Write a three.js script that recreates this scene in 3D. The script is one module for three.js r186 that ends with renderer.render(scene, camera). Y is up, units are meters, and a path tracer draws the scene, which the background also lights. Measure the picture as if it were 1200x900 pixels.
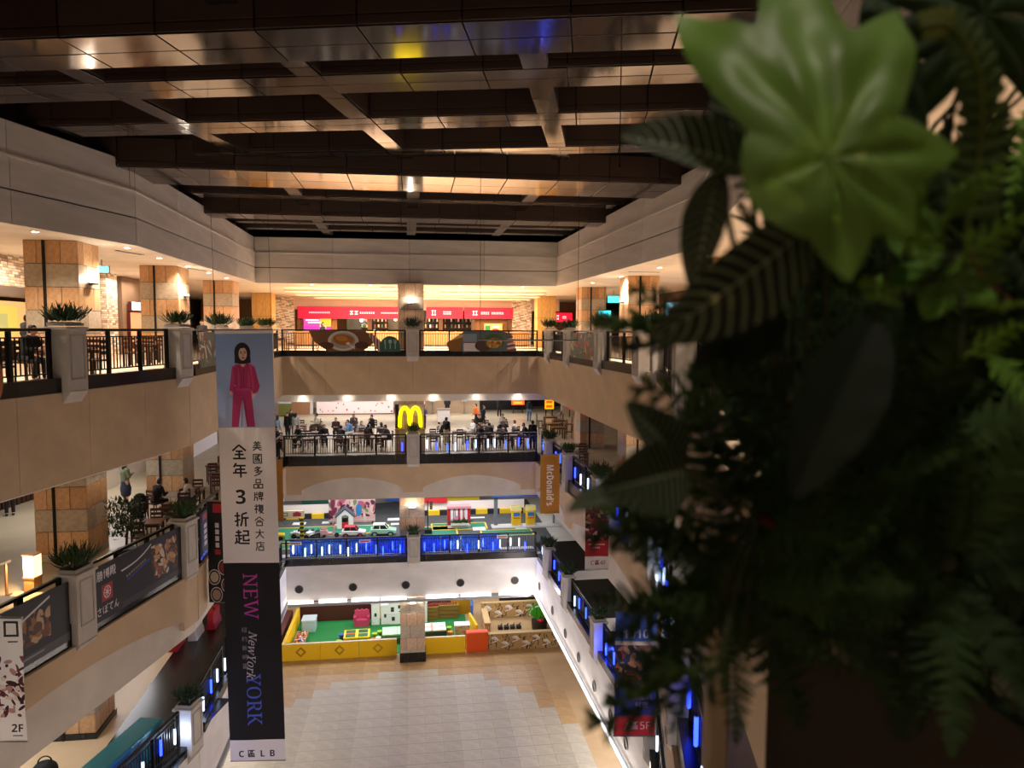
import * as THREE from 'three';
import { mergeGeometries, mergeVertices } from 'three/addons/utils/BufferGeometryUtils.js';
import { RoundedBoxGeometry } from 'three/addons/geometries/RoundedBoxGeometry.js';
import { MarchingCubes } from 'three/addons/objects/MarchingCubes.js';
import { RectAreaLightUniformsLib } from 'three/addons/lights/RectAreaLightUniformsLib.js';

// ---------------------------------------------------------------- camera, light, exposure
// plan coordinates: X to the right, D straight ahead of the camera, Y above or below the camera (eye 18.5 m above the lowest floor)
const E = 18.5;
const scene = new THREE.Scene();
scene.background = new THREE.Color(0x000000);
const camera = new THREE.PerspectiveCamera(55.26, 4 / 3, 0.05, 200);
camera.position.set(0, E, 0);
camera.rotation.order = 'YXZ';
camera.rotation.set(-Math.atan(63 / 860), 0, 0.0044);
camera.focus = 34;
camera.userData.fStop = 2.6;
const renderer = new THREE.WebGLRenderer({ antialias: true });
renderer.toneMapping = THREE.LinearToneMapping;
renderer.toneMappingExposure = 3.1;
renderer.shadowMap.enabled = true;
RectAreaLightUniformsLib.init();

const NEAR = -0.115, BACK = 0.133;            // the two halves of the hall are turned against each other
const WARM = 0xffe6ce, SOFT = 0xfff2e8, WHITE = 0xfbfaff, COOL = 0xeaf0ff;
// ceiling light panels: [X, Y, D, width, depth, turn, colour, intensity]
const PANELS = [
  // top floor
  [-6, 2.46, 47, 14, 1.0, BACK, WARM, 11], [-6.5, 2.46, 53, 14, 1.0, BACK, WARM, 11],
  [-16.5, 2.3, 22, 0.8, 8, NEAR, WARM, 3.8], [-17.6, 2.3, 33, 0.8, 8, BACK, WARM, 4], [9.4, 2.3, 30, 0.8, 12, BACK, WARM, 6.76],
  [8.0, 2.3, 13, 0.8, 8, NEAR, WARM, 3.64],
  // middle floor
  [-6, -3.42, 43.5, 15, 0.9, BACK, WHITE, 3.28], [-6.5, -3.42, 50, 16, 0.9, BACK, WHITE, 3.77], [-7.5, -3.42, 57, 18, 0.9, BACK, WHITE, 5.25],
  [-13.6, -3.42, 16, 0.8, 6, NEAR, WARM, 1.51], [-16.6, -3.42, 28, 0.9, 9, BACK, WHITE, 3.78], [7.4, -3.42, 30, 0.9, 12, BACK, SOFT, 3.03],
  // play floor
  [-6, -9.05, 42.5, 15, 0.9, BACK, WHITE, 3.66], [-6.6, -9.05, 46, 16, 0.9, BACK, WHITE, 3.66],
  [-14, -9.05, 19, 0.9, 9, NEAR, WHITE, 2.83], [-15.6, -9.05, 30, 0.9, 8, BACK, WHITE, 2.49], [6.6, -9.05, 30, 0.9, 14, BACK, WHITE, 1.83], [4.6, -9.05, 14, 0.9, 8, NEAR, WHITE, 1.16],
  // lowest floor, under the balconies
  [-6, -14.5, 42.5, 15, 1.2, BACK, WHITE, 2.78], [-6.6, -14.5, 46.5, 16, 1.2, BACK, WHITE, 2.14],
  [-13.2, -14.5, 26, 1.4, 14, BACK, WHITE, 3], [5.6, -14.5, 28, 1.4, 14, BACK, WHITE, 3],
  // behind the camera, the same four floors go on
  [-9, 2.46, -9, 12, 1, NEAR, WARM, 3.5], [-6.5, -3.42, -4.5, 14, 1, NEAR, WHITE, 16], [-6.5, -9.05, -4.5, 14, 1, NEAR, WHITE, 15], [-6.5, -14.5, -4, 14, 1.2, NEAR, WHITE, 14],
];
for (const [X, Y, D, w, d, turn, color, power] of PANELS) {
  const l = new THREE.RectAreaLight(color, power, w, d);
  l.name = 'ceiling_panel'; l.position.set(X, E + Y - 0.03, -D);
  l.rotation.order = 'YXZ'; l.rotation.set(-Math.PI / 2, turn, 0);
  scene.add(l);
}
// ---------------------------------------------------------------- helpers
let seed = 7;
const rnd = (a = 0, b = 1) => { seed = (seed + 0x6d2b79f5) | 0; let t = Math.imul(seed ^ (seed >>> 15), 1 | seed); t = (t + Math.imul(t ^ (t >>> 7), 61 | t)) ^ t; return a + (b - a) * (((t ^ (t >>> 14)) >>> 0) / 4294967296); };
const V = (X, Y, D) => new THREE.Vector3(X, E + Y, -D);
const names = {};
const numbered = (n) => { const k = names[n] = (names[n] ?? -1) + 1; return k ? n + '_' + String(k).padStart(3, '0') : n; };
const TENS = ['', '', 'twenty', 'thirty', 'forty'], ONES = ['', 'first', 'second', 'third', 'fourth', 'fifth', 'sixth', 'seventh', 'eighth', 'ninth', 'tenth', 'eleventh', 'twelfth', 'thirteenth', 'fourteenth', 'fifteenth', 'sixteenth', 'seventeenth', 'eighteenth', 'nineteenth'];
const ORD = Array.from({ length: 45 }, (_, i) => { const n = i + 1; return n < 20 ? ONES[n] : n % 10 ? TENS[n / 10 | 0] + '-' + ONES[n % 10] : TENS[n / 10 | 0].replace('y', 'ieth'); });
function tag(o, label, category, group) { o.userData.label = label; o.userData.category = category; if (group) o.userData.group = group; return o; }
function thing(name, label, category, X, Y, D, turn = 0, group) {
  const o = new THREE.Group(); o.name = numbered(name); o.position.copy(V(X, Y, D)); o.rotation.y = turn; scene.add(o);
  return tag(o, label, category, group);
}
function structGroup(name, X = 0, Y = 0, D = 0, turn = 0) {
  const o = new THREE.Group(); o.name = numbered(name); o.position.copy(V(X, Y, D)); o.rotation.y = turn; o.userData.kind = 'structure'; scene.add(o); return o;
}
const geo1 = (g) => { const a = Array.isArray(g) ? g : [g]; if (a.length === 1) return a[0]; return mergeGeometries(a.map((x) => { const y = x.index ? x.toNonIndexed() : x.clone(); for (const k of Object.keys(y.attributes)) if (!['position', 'normal', 'uv'].includes(k)) y.deleteAttribute(k); if (!y.attributes.uv) y.setAttribute('uv', new THREE.BufferAttribute(new Float32Array(y.attributes.position.count * 2), 2)); return y; })); };
function mk(name, g, mat, parent) {
  const m = new THREE.Mesh(geo1(g), mat); m.castShadow = m.receiveShadow = true;
  if (parent) { m.name = name; parent.add(m); } else { m.name = numbered(name); scene.add(m); }
  return m;
}
function struct(name, g, mat, parent) { const m = mk(name, g, mat, parent); if (!parent) m.userData.kind = 'structure'; return m; }
const boxes = {};
function bx(w, h, d, x = 0, y = 0, z = 0, ry = 0) { const g = new THREE.BoxGeometry(w, h, d); if (ry) g.rotateY(ry); g.translate(x, y, z); return g; }
const unit = (w, h, d, r = 0) => boxes[[w, h, d, r]] ??= r ? new RoundedBoxGeometry(w, h, d, 1, r) : new THREE.BoxGeometry(w, h, d);
function piece(name, w, h, d, x, y, z, mat, parent, r = 0) { const m = mk(name, unit(w, h, d, r), mat, parent); m.position.set(x, y, z); return m; }
function cyl(r0, r1, h, x = 0, y = 0, z = 0, n = 14) { const g = new THREE.CylinderGeometry(r0, r1, h, n); g.translate(x, y, z); return g; }
function bar(a, b, r, n = 8) { const A = new THREE.Vector3(...a), B = new THREE.Vector3(...b), d = B.clone().sub(A), g = new THREE.CylinderGeometry(r, r, d.length(), n); g.applyQuaternion(new THREE.Quaternion().setFromUnitVectors(new THREE.Vector3(0, 1, 0), d.normalize())); g.translate(...A.add(B).multiplyScalar(0.5).toArray()); return g; }
function pipe(pts, r, seg = 24, n = 8) { return new THREE.TubeGeometry(new THREE.CatmullRomCurve3(pts.map((p) => new THREE.Vector3(...p))), seg, r, n); }
function extr(pts, depth, bevel = 0) { const s = new THREE.Shape(pts.map((p) => new THREE.Vector2(...p))); return new THREE.ExtrudeGeometry(s, { depth, bevelEnabled: !!bevel, bevelSize: bevel, bevelThickness: bevel, bevelSegments: 1 }); }
function metric(g, s = 1) {                                      // uv in metres, by the main direction of each face
  g = g.index ? g.toNonIndexed() : g; const p = g.attributes.position, n = g.attributes.normal, uv = new Float32Array(p.count * 2);
  for (let i = 0; i < p.count; i++) { const a = Math.abs(n.getX(i)), b = Math.abs(n.getY(i)), c = Math.abs(n.getZ(i)); uv[2 * i] = (a > b && a > c ? p.getZ(i) : p.getX(i)) / s; uv[2 * i + 1] = (b >= a && b >= c ? p.getZ(i) : p.getY(i)) / s; }
  g.setAttribute('uv', new THREE.BufferAttribute(uv, 2)); return g;
}
const mats = {};
function M(color, rough = 0.7, metal = 0, o = {}) { const k = [color, rough, metal, JSON.stringify(o)].join(); return mats[k] ??= new THREE.MeshPhysicalMaterial({ color, roughness: rough, metalness: metal, ...o }); }
function glow(color, power, base = 0x111111) { return mats['g' + color + power] ??= new THREE.MeshStandardMaterial({ color: base, emissive: color, emissiveIntensity: power, roughness: 0.5 }); }
// value noise, tiling
function noiseField(n, cells, s) { const old = seed; seed = s; const g = Array.from({ length: cells * cells }, () => rnd()); seed = old; const f = (t) => t * t * (3 - 2 * t), out = new Float32Array(n * n);
  for (let y = 0; y < n; y++) for (let x = 0; x < n; x++) { const u = x / n * cells, v = y / n * cells, i = u | 0, j = v | 0, a = f(u - i), b = f(v - j), q = (p, r) => g[(r % cells) * cells + (p % cells)]; out[y * n + x] = (q(i, j) * (1 - a) + q(i + 1, j) * a) * (1 - b) + (q(i, j + 1) * (1 - a) + q(i + 1, j + 1) * a) * b; } return out; }
function fbm(n, base, oct, s) { const o = new Float32Array(n * n); let a = 0.5; for (let k = 0; k < oct; k++, a /= 2) { const f = noiseField(n, base << k, s + k * 31); for (let i = 0; i < o.length; i++) o[i] += f[i] * a; } return o; }
function dataTex(n, fn, srgb = true) { const d = new Uint8Array(n * n * 4); for (let i = 0; i < n * n; i++) { const c = fn(i % n, (i / n) | 0, i); d.set([c[0], c[1], c[2], 255], i * 4); } const t = new THREE.DataTexture(d, n, n); t.wrapS = t.wrapT = THREE.RepeatWrapping; t.magFilter = THREE.LinearFilter; t.minFilter = THREE.LinearFilter; if (srgb) t.colorSpace = THREE.SRGBColorSpace; t.needsUpdate = true; return t; }
function canvas(w, h, draw) { const c = document.createElement('canvas'); c.width = w; c.height = h; const x = c.getContext('2d'); draw(x, w, h); const t = new THREE.CanvasTexture(c); t.colorSpace = THREE.SRGBColorSpace; return t; }
function printMat(t, o = {}) { return new THREE.MeshStandardMaterial({ map: t, roughness: 0.55, ...o }); }
const N1 = fbm(256, 4, 5, 11), N2 = fbm(256, 8, 4, 91), N3 = fbm(256, 3, 6, 57);
const mottle = (lo, hi, f = N1) => dataTex(256, (x, y, i) => { const v = f[i] * 255; const t = lo + (hi - lo) * f[i]; const q = Math.min(255, t * 255); return [q, q, q]; });
const PLASTER = mottle(0.88, 1.04), GRAIN = mottle(0.84, 1.08, N2);
const MARBLE = dataTex(256, (x, y, i) => { const v = Math.abs(N3[i] - 0.5) * 2, k = Math.pow(1 - Math.min(1, v * 3.2), 6) * 60 + N2[i] * 26; return [34 + k, 31 + k, 30 + k]; });
const STONE = dataTex(256, (x, y, i) => { const row = (y / 16) | 0, off = (row * 53) % 96, m = ((x + off) % 64), e = (y % 16 < 2 || m < 2) ? 0.55 : 1, h = 0.75 + 0.35 * ((Math.sin(row * 12.9 + (((x + off) / 64) | 0) * 78.2) * 43758.5) % 1 + 1) % 1; const k = e * h * (0.85 + 0.3 * N2[i]); return [225 * k, 200 * k, 178 * k].map((q) => Math.min(255, q)); });
const WOODT = dataTex(256, (x, y, i) => { const k = 0.86 + 0.22 * N2[(y * 256 + ((x * 6) % 256))] ; return [255 * Math.min(1, k), 250 * Math.min(1, k), 245 * Math.min(1, k)]; });
const texM = (color, map, rough, o = {}) => { const k = 't' + [color, map.uuid, rough, JSON.stringify(o)].join(); return mats[k] ??= new THREE.MeshPhysicalMaterial({ color, map, roughness: rough, ...o }); };

// plan polygons: the balcony edges and the upper walls, clockwise from the near left
const BAL = [[-11.34, 1.7], [-9.5, 21.3], [-12, 38], [1.45, 39.8], [4.3, 21.5], [1.49, 1.7]];
const UPP = [[-14.7, 0], [-11.2, 22], [-13.7, 39.3], [2.5, 41.2], [5.5, 22.3], [2.3, 0]];
const SIDES = ['near_left', 'left', 'back', 'right', 'near_right'];
const SIDEWORDS = ['near left', 'left', 'back', 'right', 'near right'];
function seg(poly, i) { const [a, b] = [poly[i], poly[i + 1]], dx = b[0] - a[0], dd = b[1] - a[1], len = Math.hypot(dx, dd); return { a, b, len, turn: Math.atan2(dd, dx), at: (t, into = 0) => { const u = [dx / len, dd / len]; return [a[0] + u[0] * t - u[1] * into, a[1] + u[1] * t + u[0] * into]; } }; }
const S = [0, 1, 2, 3, 4].map((i) => seg(BAL, i)), U = [0, 1, 2, 3, 4].map((i) => seg(UPP, i));
// where along a side a given D lies
const tOfD = (s, D) => (D - s.a[1]) / (s.b[1] - s.a[1]) * s.len;
const LEVEL = { top: { floor: -1.25, rail: 0, curb: -1.4, word: 'top' }, middle: { floor: -6.85, rail: -5.55, curb: -7.15, word: 'middle' }, play: { floor: -12.3, rail: -11.1, curb: -12.5, word: 'lower' } };

// ---------------------------------------------------------------- lettering drawn stroke by stroke
const GL = {
  全: '50 5 8 42,50 5 92 42,28 45 72 45,22 66 78 66,10 92 90 92,50 45 50 92',
  年: '28 5 12 32,24 22 88 22,24 45 84 45,24 45 24 68,6 68 94 68,56 22 56 98',
  折: '6 28 42 28,24 5 24 92 14 88,6 66 42 52,86 8 54 18,54 18 54 60 44 96,54 42 96 42,76 42 76 98',
  起: '28 4 28 44,10 20 46 20,4 42 50 42,30 42 30 84,30 62 48 62,14 54 14 78 4 96,12 80 34 92 96 93,56 12 90 12 90 40 58 40 58 74 92 74 92 62',
  美: '34 3 40 14,66 3 60 14,16 18 84 18,22 33 78 33,12 49 88 49,50 18 50 49,6 67 94 67,50 55 46 72 8 97,54 70 92 97',
  國: '10 6 90 6 90 96 10 96 10 6,22 24 78 24,28 40 48 40 48 58 28 58 28 40,22 76 50 70,56 14 60 60 78 84,74 50 54 84,66 14 74 20',
  多: '48 3 20 26,44 12 72 12 54 34 16 48,40 22 54 30,62 40 30 68,56 50 90 50 64 80 14 98,46 60 62 72',
  品: '28 6 72 6 72 40 28 40 28 6,6 56 44 56 44 94 6 94 6 56,56 56 94 56 94 94 56 94 56 56',
  牌: '12 8 12 60 4 96,12 34 42 34,32 6 32 34,12 58 34 58 34 96,68 2 62 14,52 14 90 14 90 50 52 50 52 14,52 32 90 32,70 14 70 50 50 62,46 74 98 74,76 56 76 98',
  複: '20 3 28 14,6 22 36 22 6 60,22 42 22 98,28 48 40 60,56 4 44 24,50 14 94 14,52 26 88 26 88 50 52 50 52 26,52 38 88 38,60 54 44 76,54 64 88 64 56 98,56 72 94 98',
  合: '50 3 6 42,50 3 94 42,30 42 70 42,22 56 78 56 78 94 22 94 22 56',
  大: '8 34 92 34,50 4 50 36 40 66 8 96,50 36 62 68 92 96',
  店: '50 2 54 12,12 14 94 14,18 14 18 60 6 96,56 24 56 56,56 38 88 38,34 56 84 56 84 92 34 92 34 56',
  區: '92 8 10 8 10 92 94 92,38 20 64 20 64 42 38 42 38 20,22 54 44 54 44 78 22 78 22 54,58 54 82 54 82 78 58 78 58 54',
  紐: '28 4 12 24 30 26 8 48 40 46,24 48 24 96,10 62 6 86,38 62 42 80,50 12 90 12 84 92,56 50 86 50,66 12 60 92,46 92 98 92',
  約: '28 4 12 24 30 26 8 48 40 46,24 48 24 96,10 62 6 86,38 62 42 80,64 4 50 36,58 22 92 22 88 90 72 88,64 44 72 60',
  新: '26 3 26 12,8 16 46 16,16 22 20 34,38 22 34 34,4 38 48 38,6 56 46 56,26 38 26 98,24 60 6 84,30 62 46 78,86 6 58 16 58 60 50 96,58 42 96 42,78 42 78 98',
  時: '8 14 34 14 34 80 8 80 8 14,8 46 34 46,48 18 92 18,70 4 70 36,42 36 96 36,42 56 96 56,80 44 80 96 68 92,52 68 60 80',
  的: '24 3 18 18,8 20 40 20 40 88 8 88 8 20,8 54 40 54,66 3 52 40,60 24 92 24 88 92 72 90,62 46 72 62',
  料: '26 4 26 96,6 16 14 34,46 14 38 34,4 44 50 44,24 48 4 78,30 50 48 70,60 20 70 30,58 44 68 54,54 72 98 64,84 4 84 98',
  理: '6 14 42 14,6 46 40 46,24 14 24 82,4 86 44 76,52 8 92 8 92 50 52 50 52 8,52 29 92 29,72 8 72 92,54 70 92 70,46 92 98 92',
  勝: '12 8 12 60 4 94,12 8 34 8 34 94 26 90,12 36 34 36,12 62 34 62,52 6 58 18,82 6 74 18,44 26 94 26,42 42 96 42,66 8 62 36 40 62,68 42 96 62,48 70 86 70 80 96 70 94,66 54 60 78 42 98',
  博: '4 34 34 34,18 4 18 96,40 16 96 16,46 26 90 26 90 56 46 56 46 26,46 41 90 41,68 4 68 62,82 4 88 10,38 68 98 68,80 60 80 96 68 94,50 76 58 86',
  殿: '10 8 48 8 48 24 10 24,10 8 10 60 4 94,20 34 48 34,26 26 26 58,40 26 40 58,14 60 52 60,24 66 14 86,38 66 48 84,62 8 60 34 54 42,62 8 84 8 84 32 96 36,56 50 90 50 72 78 54 96,60 56 94 96',
  さ: '14 28 86 22,46 4 66 52 42 56,24 62 22 82 42 94 74 90',
  ぼ: '12 8 8 50 16 92,38 18 84 18,38 44 88 44,64 18 64 82 48 90 38 80 52 70 88 88,84 2 90 12,94 0 99 8',
  て: '10 16 90 12 62 22 42 42 42 68 74 92',
  ん: '50 4 12 92 34 50 46 54 50 84 66 92 90 60',
};
function glyphs(x, text, px, py, size, { down = false, weight = 9, gap = 1.08, color } = {}) {
  x.save(); if (color) x.strokeStyle = color; x.lineWidth = size * weight / 100; x.lineCap = 'butt'; x.lineJoin = 'miter'; x.miterLimit = 3;
  [...text].forEach((c, k) => {
    const ox = px + (down ? 0 : k * size * gap), oy = py + (down ? k * size * gap : 0);
    for (const st of (GL[c] || '').split(',').filter(Boolean)) { const n = st.trim().split(' ').map(Number); x.beginPath(); for (let i = 0; i < n.length; i += 2) x[i ? 'lineTo' : 'moveTo'](ox + n[i] * size / 100, oy + n[i + 1] * size / 100); x.stroke(); }
  }); x.restore();
}
// ---------------------------------------------------------------- large structure
const mWall = texM(0xe4e0dc, PLASTER, 0.8), mWallDark = texM(0xded9d5, PLASTER, 0.8), mFascia = texM(0xd6bc9a, PLASTER, 0.75), mArch = texM(0xe0d9ce, PLASTER, 0.75), mWhite = texM(0xf3f1f0, PLASTER, 0.7);
const mCeil = texM(0xe6ddd2, PLASTER, 0.85), mBlack = M(0x0c0b0a, 0.8), mGroove = M(0x2b2826, 0.9), mGranite = texM(0x8a8482, MARBLE, 0.25), mSteel = M(0x191614, 0.42, 0.6), mBeigeFloor = texM(0xd9cdb8, PLASTER, 0.35);
function slab(name, hole, Y0, t, mat, outer = [[-27, -14], [-27, 84], [22, 84], [22, -14]]) {
  const s = new THREE.Shape(outer.map((p) => new THREE.Vector2(...p)));
  if (hole) s.holes.push(new THREE.Path(hole.map((p) => new THREE.Vector2(...p))));
  const g = new THREE.ExtrudeGeometry(s, { depth: t, bevelEnabled: false }); g.rotateX(-Math.PI / 2); g.translate(0, E + Y0, 0);
  return struct(name, metric(g, 3), mat);
}
slab('floor', null, -18.9, 0.4, texM(0xcfae84, PLASTER, 0.3));
slab('floor', BAL, -14.3, 2.0, texM(0xd8d2c6, PLASTER, 0.4));
slab('floor', BAL, -8.9, 2.05, texM(0xb9a98c, PLASTER, 0.35));
slab('floor', BAL, -3.3, 2.05, texM(0xddc9ae, PLASTER, 0.4));
{ const outer = [[-27, -14], [-27, 84], [22, 84], [22, -14]]; slab('ceiling', UPP, 2.5, 0.2, mCeil, outer); }
// roof over the hall and the outer walls that close the building
const roof = structGroup('ceiling'); roof.position.set(0, 0, 0);
{ const m = mk('roof_slab', bx(49, 0.4, 98, -2.5, E + 7.4, -35), mBlack, roof); }
for (const [n, w, d, X, D] of [['wall_left', 0.4, 98, -27.2, 35], ['wall_right', 0.4, 98, 22.2, 35], ['wall_back', 49, 0.4, -2.5, 84.2], ['wall_front', 49, 0.4, -2.5, -14.2]])
  struct(n, bx(w, 26.6, d, X, E - 5.6, -D), texM(0x8c8378, PLASTER, 0.85));

// coffered ceiling: a bronze-clad beam is a dark core with clad panels on its underside and front face
const mBronze = [0x564d4a, 0x504744, 0x5c524f, 0x4c4340].map((c, i) => M(c, 0.09 + 0.025 * (i % 2), 0.92, { specularIntensity: 1 })), mBronzeFace = [0x43342e, 0x3f302b, 0x473731].map((c) => M(c, 0.45, 0.1));
function beam(name, D0, X0, width, Y0, turn, span, face) {
  const g = new THREE.Group(); g.name = name; g.position.copy(V(X0, Y0, D0)); g.rotation.y = turn; roof.add(g);
  mk('core', bx(span, 7.2 - Y0 - 0.1, width - 0.1, 0, (7.2 - Y0) / 2 + 0.05, -width / 2), mBlack, g);
  const n = Math.round(span / 1.62), w = span / n, off = rnd(-0.4, 0.4);
  for (let k = 0; k < n; k++) {
    const x = -span / 2 + (k + 0.5) * w + off;
    for (let r = 0; r < 2; r++) piece('soffit_panel', w - 0.025, 0.04, width / 2 - 0.025, x, 0.02 + rnd(0, 0.004), -width * (0.25 + 0.5 * r), mBronze[(k * 3 + r) % 4], g, 0.008);
    const rows = face > 1.2 ? [0.16, 0.66, 0.66] : [0.16, 0.66];
    let y = 0; rows.forEach((h) => { piece('face_panel', w - 0.03, h - 0.02, 0.04, x, y + h / 2 + 0.02, 0.0, mBronzeFace[k % 3], g, 0.008); y += h; });
  }
}
// across the near half
for (const [D, w, Y, f] of [[11.5, 1.35, 4.6, 2], [14.8, 1.1, 5, 1], [17.8, 1, 5, 1], [21, 0.8, 5, 1]]) beam('beam', D, -0.174 * D, w, Y, NEAR * 0.9, 26, f);
// across the far half
for (const [D, w, Y, f] of [[22.3, 2.5, 4.6, 1], [28.5, 0.9, 5, 1], [30.6, 1.3, 4.6, 1], [35.4, 0.6, 5, 1], [37.6, 0.6, 5, 1]]) beam('beam', D, -0.174 * D, w, Y, BACK, 24, f);
function rib(x0, d0, x1, d1, w) {
  const g = new THREE.Group(), L = Math.hypot(x1 - x0, d1 - d0); g.name = 'rib'; g.position.copy(V(x0, 5.0, d0)); g.rotation.y = Math.atan2(d1 - d0, x1 - x0); roof.add(g);
  mk('core', bx(L, 1.9, w - 0.1, L / 2, 1.0, 0), mBlack, g);
  const n = Math.round(L / 1.9);
  for (let k = 0; k < n; k++) { piece('soffit_panel', L / n - 0.02, 0.04, w, (k + 0.5) * L / n, 0.03, 0, mBronze[k % 4], g, 0.008); for (const s of [-1, 1]) piece('side_panel', L / n - 0.02, 0.8, 0.03, (k + 0.5) * L / n, 0.46, s * w / 2, mBronzeFace[k % 3], g, 0.008); }
}
for (const x of [-13.2, -8.65, -4.1, 0.45, 5.0]) rib(x - 1.0, 7, x + 0.95, 22, 0.48);
for (const x of [-12.3, -7.8, -3.4, 1.1, 5.6]) rib(x + 0.2, 24.2, x - 2.0, 39.5, 0.45);

// upper walls: three bands of plaster panels, the top one set back behind a ledge
U.forEach((s, i) => {
  const g = structGroup('wall_upper_' + SIDES[i], s.a[0], 0, s.a[1], s.turn);
  mk('backing', bx(s.len + 0.3, 2.4, 0.2, s.len / 2, 3.72, -0.14), mGroove, g);
  const n = Math.round(s.len / 4.6), w = s.len / n;
  for (let k = 0; k < n; k++) for (const [y0, y1, z] of [[2.45, 3.25, 0.05], [3.29, 4.03, 0.05], [4.03, 4.88, 0.0]])
    piece('panel', w - 0.014, y1 - y0, 0.12, (k + 0.5) * w, (y0 + y1) / 2, z - 0.06, k % 2 ? mWall : mWallDark, g, 0.012);
  mk('ledge', bx(s.len, 0.07, 0.2, s.len / 2, 4.05, -0.02), mWall, g);
});

// balcony edges
S.forEach((s, i) => {
  // top floor: plain tan boards with fine joints
  let g = structGroup('wall_top_' + SIDES[i], s.a[0], 0, s.a[1], s.turn);
  mk('backing', bx(s.len, 1.96, 0.1, s.len / 2, -2.4, -0.02), mGroove, g);
  let n = Math.round(s.len / 2.25);
  for (let k = 0; k < n; k++) piece('panel', s.len / n - 0.008, 1.98, 0.1, (k + 0.5) * s.len / n, -2.4, 0.05, mFascia, g, 0.006);
  mk('lower_moulding', bx(s.len, 0.16, 0.1, s.len / 2, -3.34, 0.03), mFascia, g);
  // middle floor: arches cut from a tan layer over a pale one
  g = structGroup('wall_middle_' + SIDES[i], s.a[0], 0, s.a[1], s.turn);
  mk('pale_band', metric(bx(s.len, 1.85, 0.12, s.len / 2, -8.075, 0), 3), mArch, g);
  const arcs = i === 0 ? [[9.2, 18.9], [0.6, 8.4]] : i === 1 ? [[1, 8], [9, 16]] : i === 2 ? [[1.0, 6.25], [7.3, 12.6]] : i === 3 ? [[0.9, 7.3], [8.3, 17.6]] : [[0.8, 9.4], [10.4, 19]];
  const sh = new THREE.Shape(); sh.moveTo(0, -7.15); sh.lineTo(0, -8.66);
  for (const [a, b] of arcs.sort((p, q) => p[0] - q[0])) { sh.lineTo(a, -8.66); sh.lineTo(a, -8.42); for (let k = 0; k <= 24; k++) { const t = k / 24; sh.lineTo(a + (b - a) * t, -8.42 + 0.62 * Math.sin(Math.PI * t) ** 0.8); } sh.lineTo(b, -8.42); sh.lineTo(b, -8.66); }
  sh.lineTo(s.len, -8.66); sh.lineTo(s.len, -7.15); sh.closePath();
  const ag = new THREE.ExtrudeGeometry(sh, { depth: 0.14, bevelEnabled: false }); ag.translate(0, 0, 0.05); mk('arch_facing', metric(ag, 3), mFascia, g);
  // lower floor: white wall with small round speakers and a light strip along its foot
  g = structGroup('wall_lower_' + SIDES[i], s.a[0], 0, s.a[1], s.turn);
  n = Math.round(s.len / 4);
  for (let k = 0; k < n; k++) piece('panel', s.len / n - 0.006, 1.9, 0.12, (k + 0.5) * s.len / n, -13.45, 0.04, mWhite, g, 0.005);
  mk('foot_lip', bx(s.len, 0.14, 0.3, s.len / 2, -14.62, 0.02), M(0xaeb2bb, 0.6), g);
});
// pale bulkhead under the top floor edge
for (const i of [0, 2]) { const s = S[i], g = structGroup('trim'); g.position.copy(V(s.a[0], 0, s.a[1])); g.rotation.y = s.turn; mk('bulkhead', bx(s.len + (i ? 6 : -0.6), i ? 0.5 : 0.16, 0.15, s.len / 2 - (i ? 0 : 0.3), i ? -3.6 : -3.44, i ? -0.75 : -0.25), M(0xf2ede4, 0.8), g); }

// ground tiles: pale in the middle of the hall, tan outside a curved border
{
  const ground = structGroup('floor', 0, -18.5, 0), q = 0.8, pale = [0xc9bda6, 0xc4b8a2, 0xcdc1ab].map((c) => texM(c, PLASTER, 0.45)), tan = [0xc79f6c, 0xc19866, 0xcba473].map((c) => texM(c, PLASTER, 0.4));
  const fx = (u, v) => [-12.8 + u * 0.991 - v * 0.133, 26.4 + u * 0.133 + v * 0.991], paleT = [], tanT = []; let made = 0;
  const inPale = (X, D) => { const c = Math.hypot((X + 4.7) / 9.2, (D - 26) / 12.6); return c < 1; };
  for (let v = 0; v < 20; v++) for (let u = 0; u < 22; u++) {
    const [X, D] = fx((u + 0.5) * q, (v + 0.5) * q), row = 0.155 * (39 - D);
    if (X < -12.6 + 0.02 * row || X > 2.0 + row || D > 41.8 || D < 27.6) continue;
    const m = (inPale(X, D) ? pale : tan)[(u * 7 + v * 3) % 3];
    if (made++ < 298) { const t = piece('tile', q - 0.012, 0.02, q - 0.012, X, 0.01, -D, m, ground, 0.004); t.rotation.y = BACK; } else { const b = bx(q - 0.012, 0.02, q - 0.012, 0, 0.01, 0, BACK); b.translate(X, 0, -D); (inPale(X, D) ? paleT : tanT).push(b); }
  }
  for (const [l, m] of [[paleT, pale[0]], [tanT, tan[0]]]) if (l.length) mk('tiles', l, m, ground).userData.kind = 'stuff';
}

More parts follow.
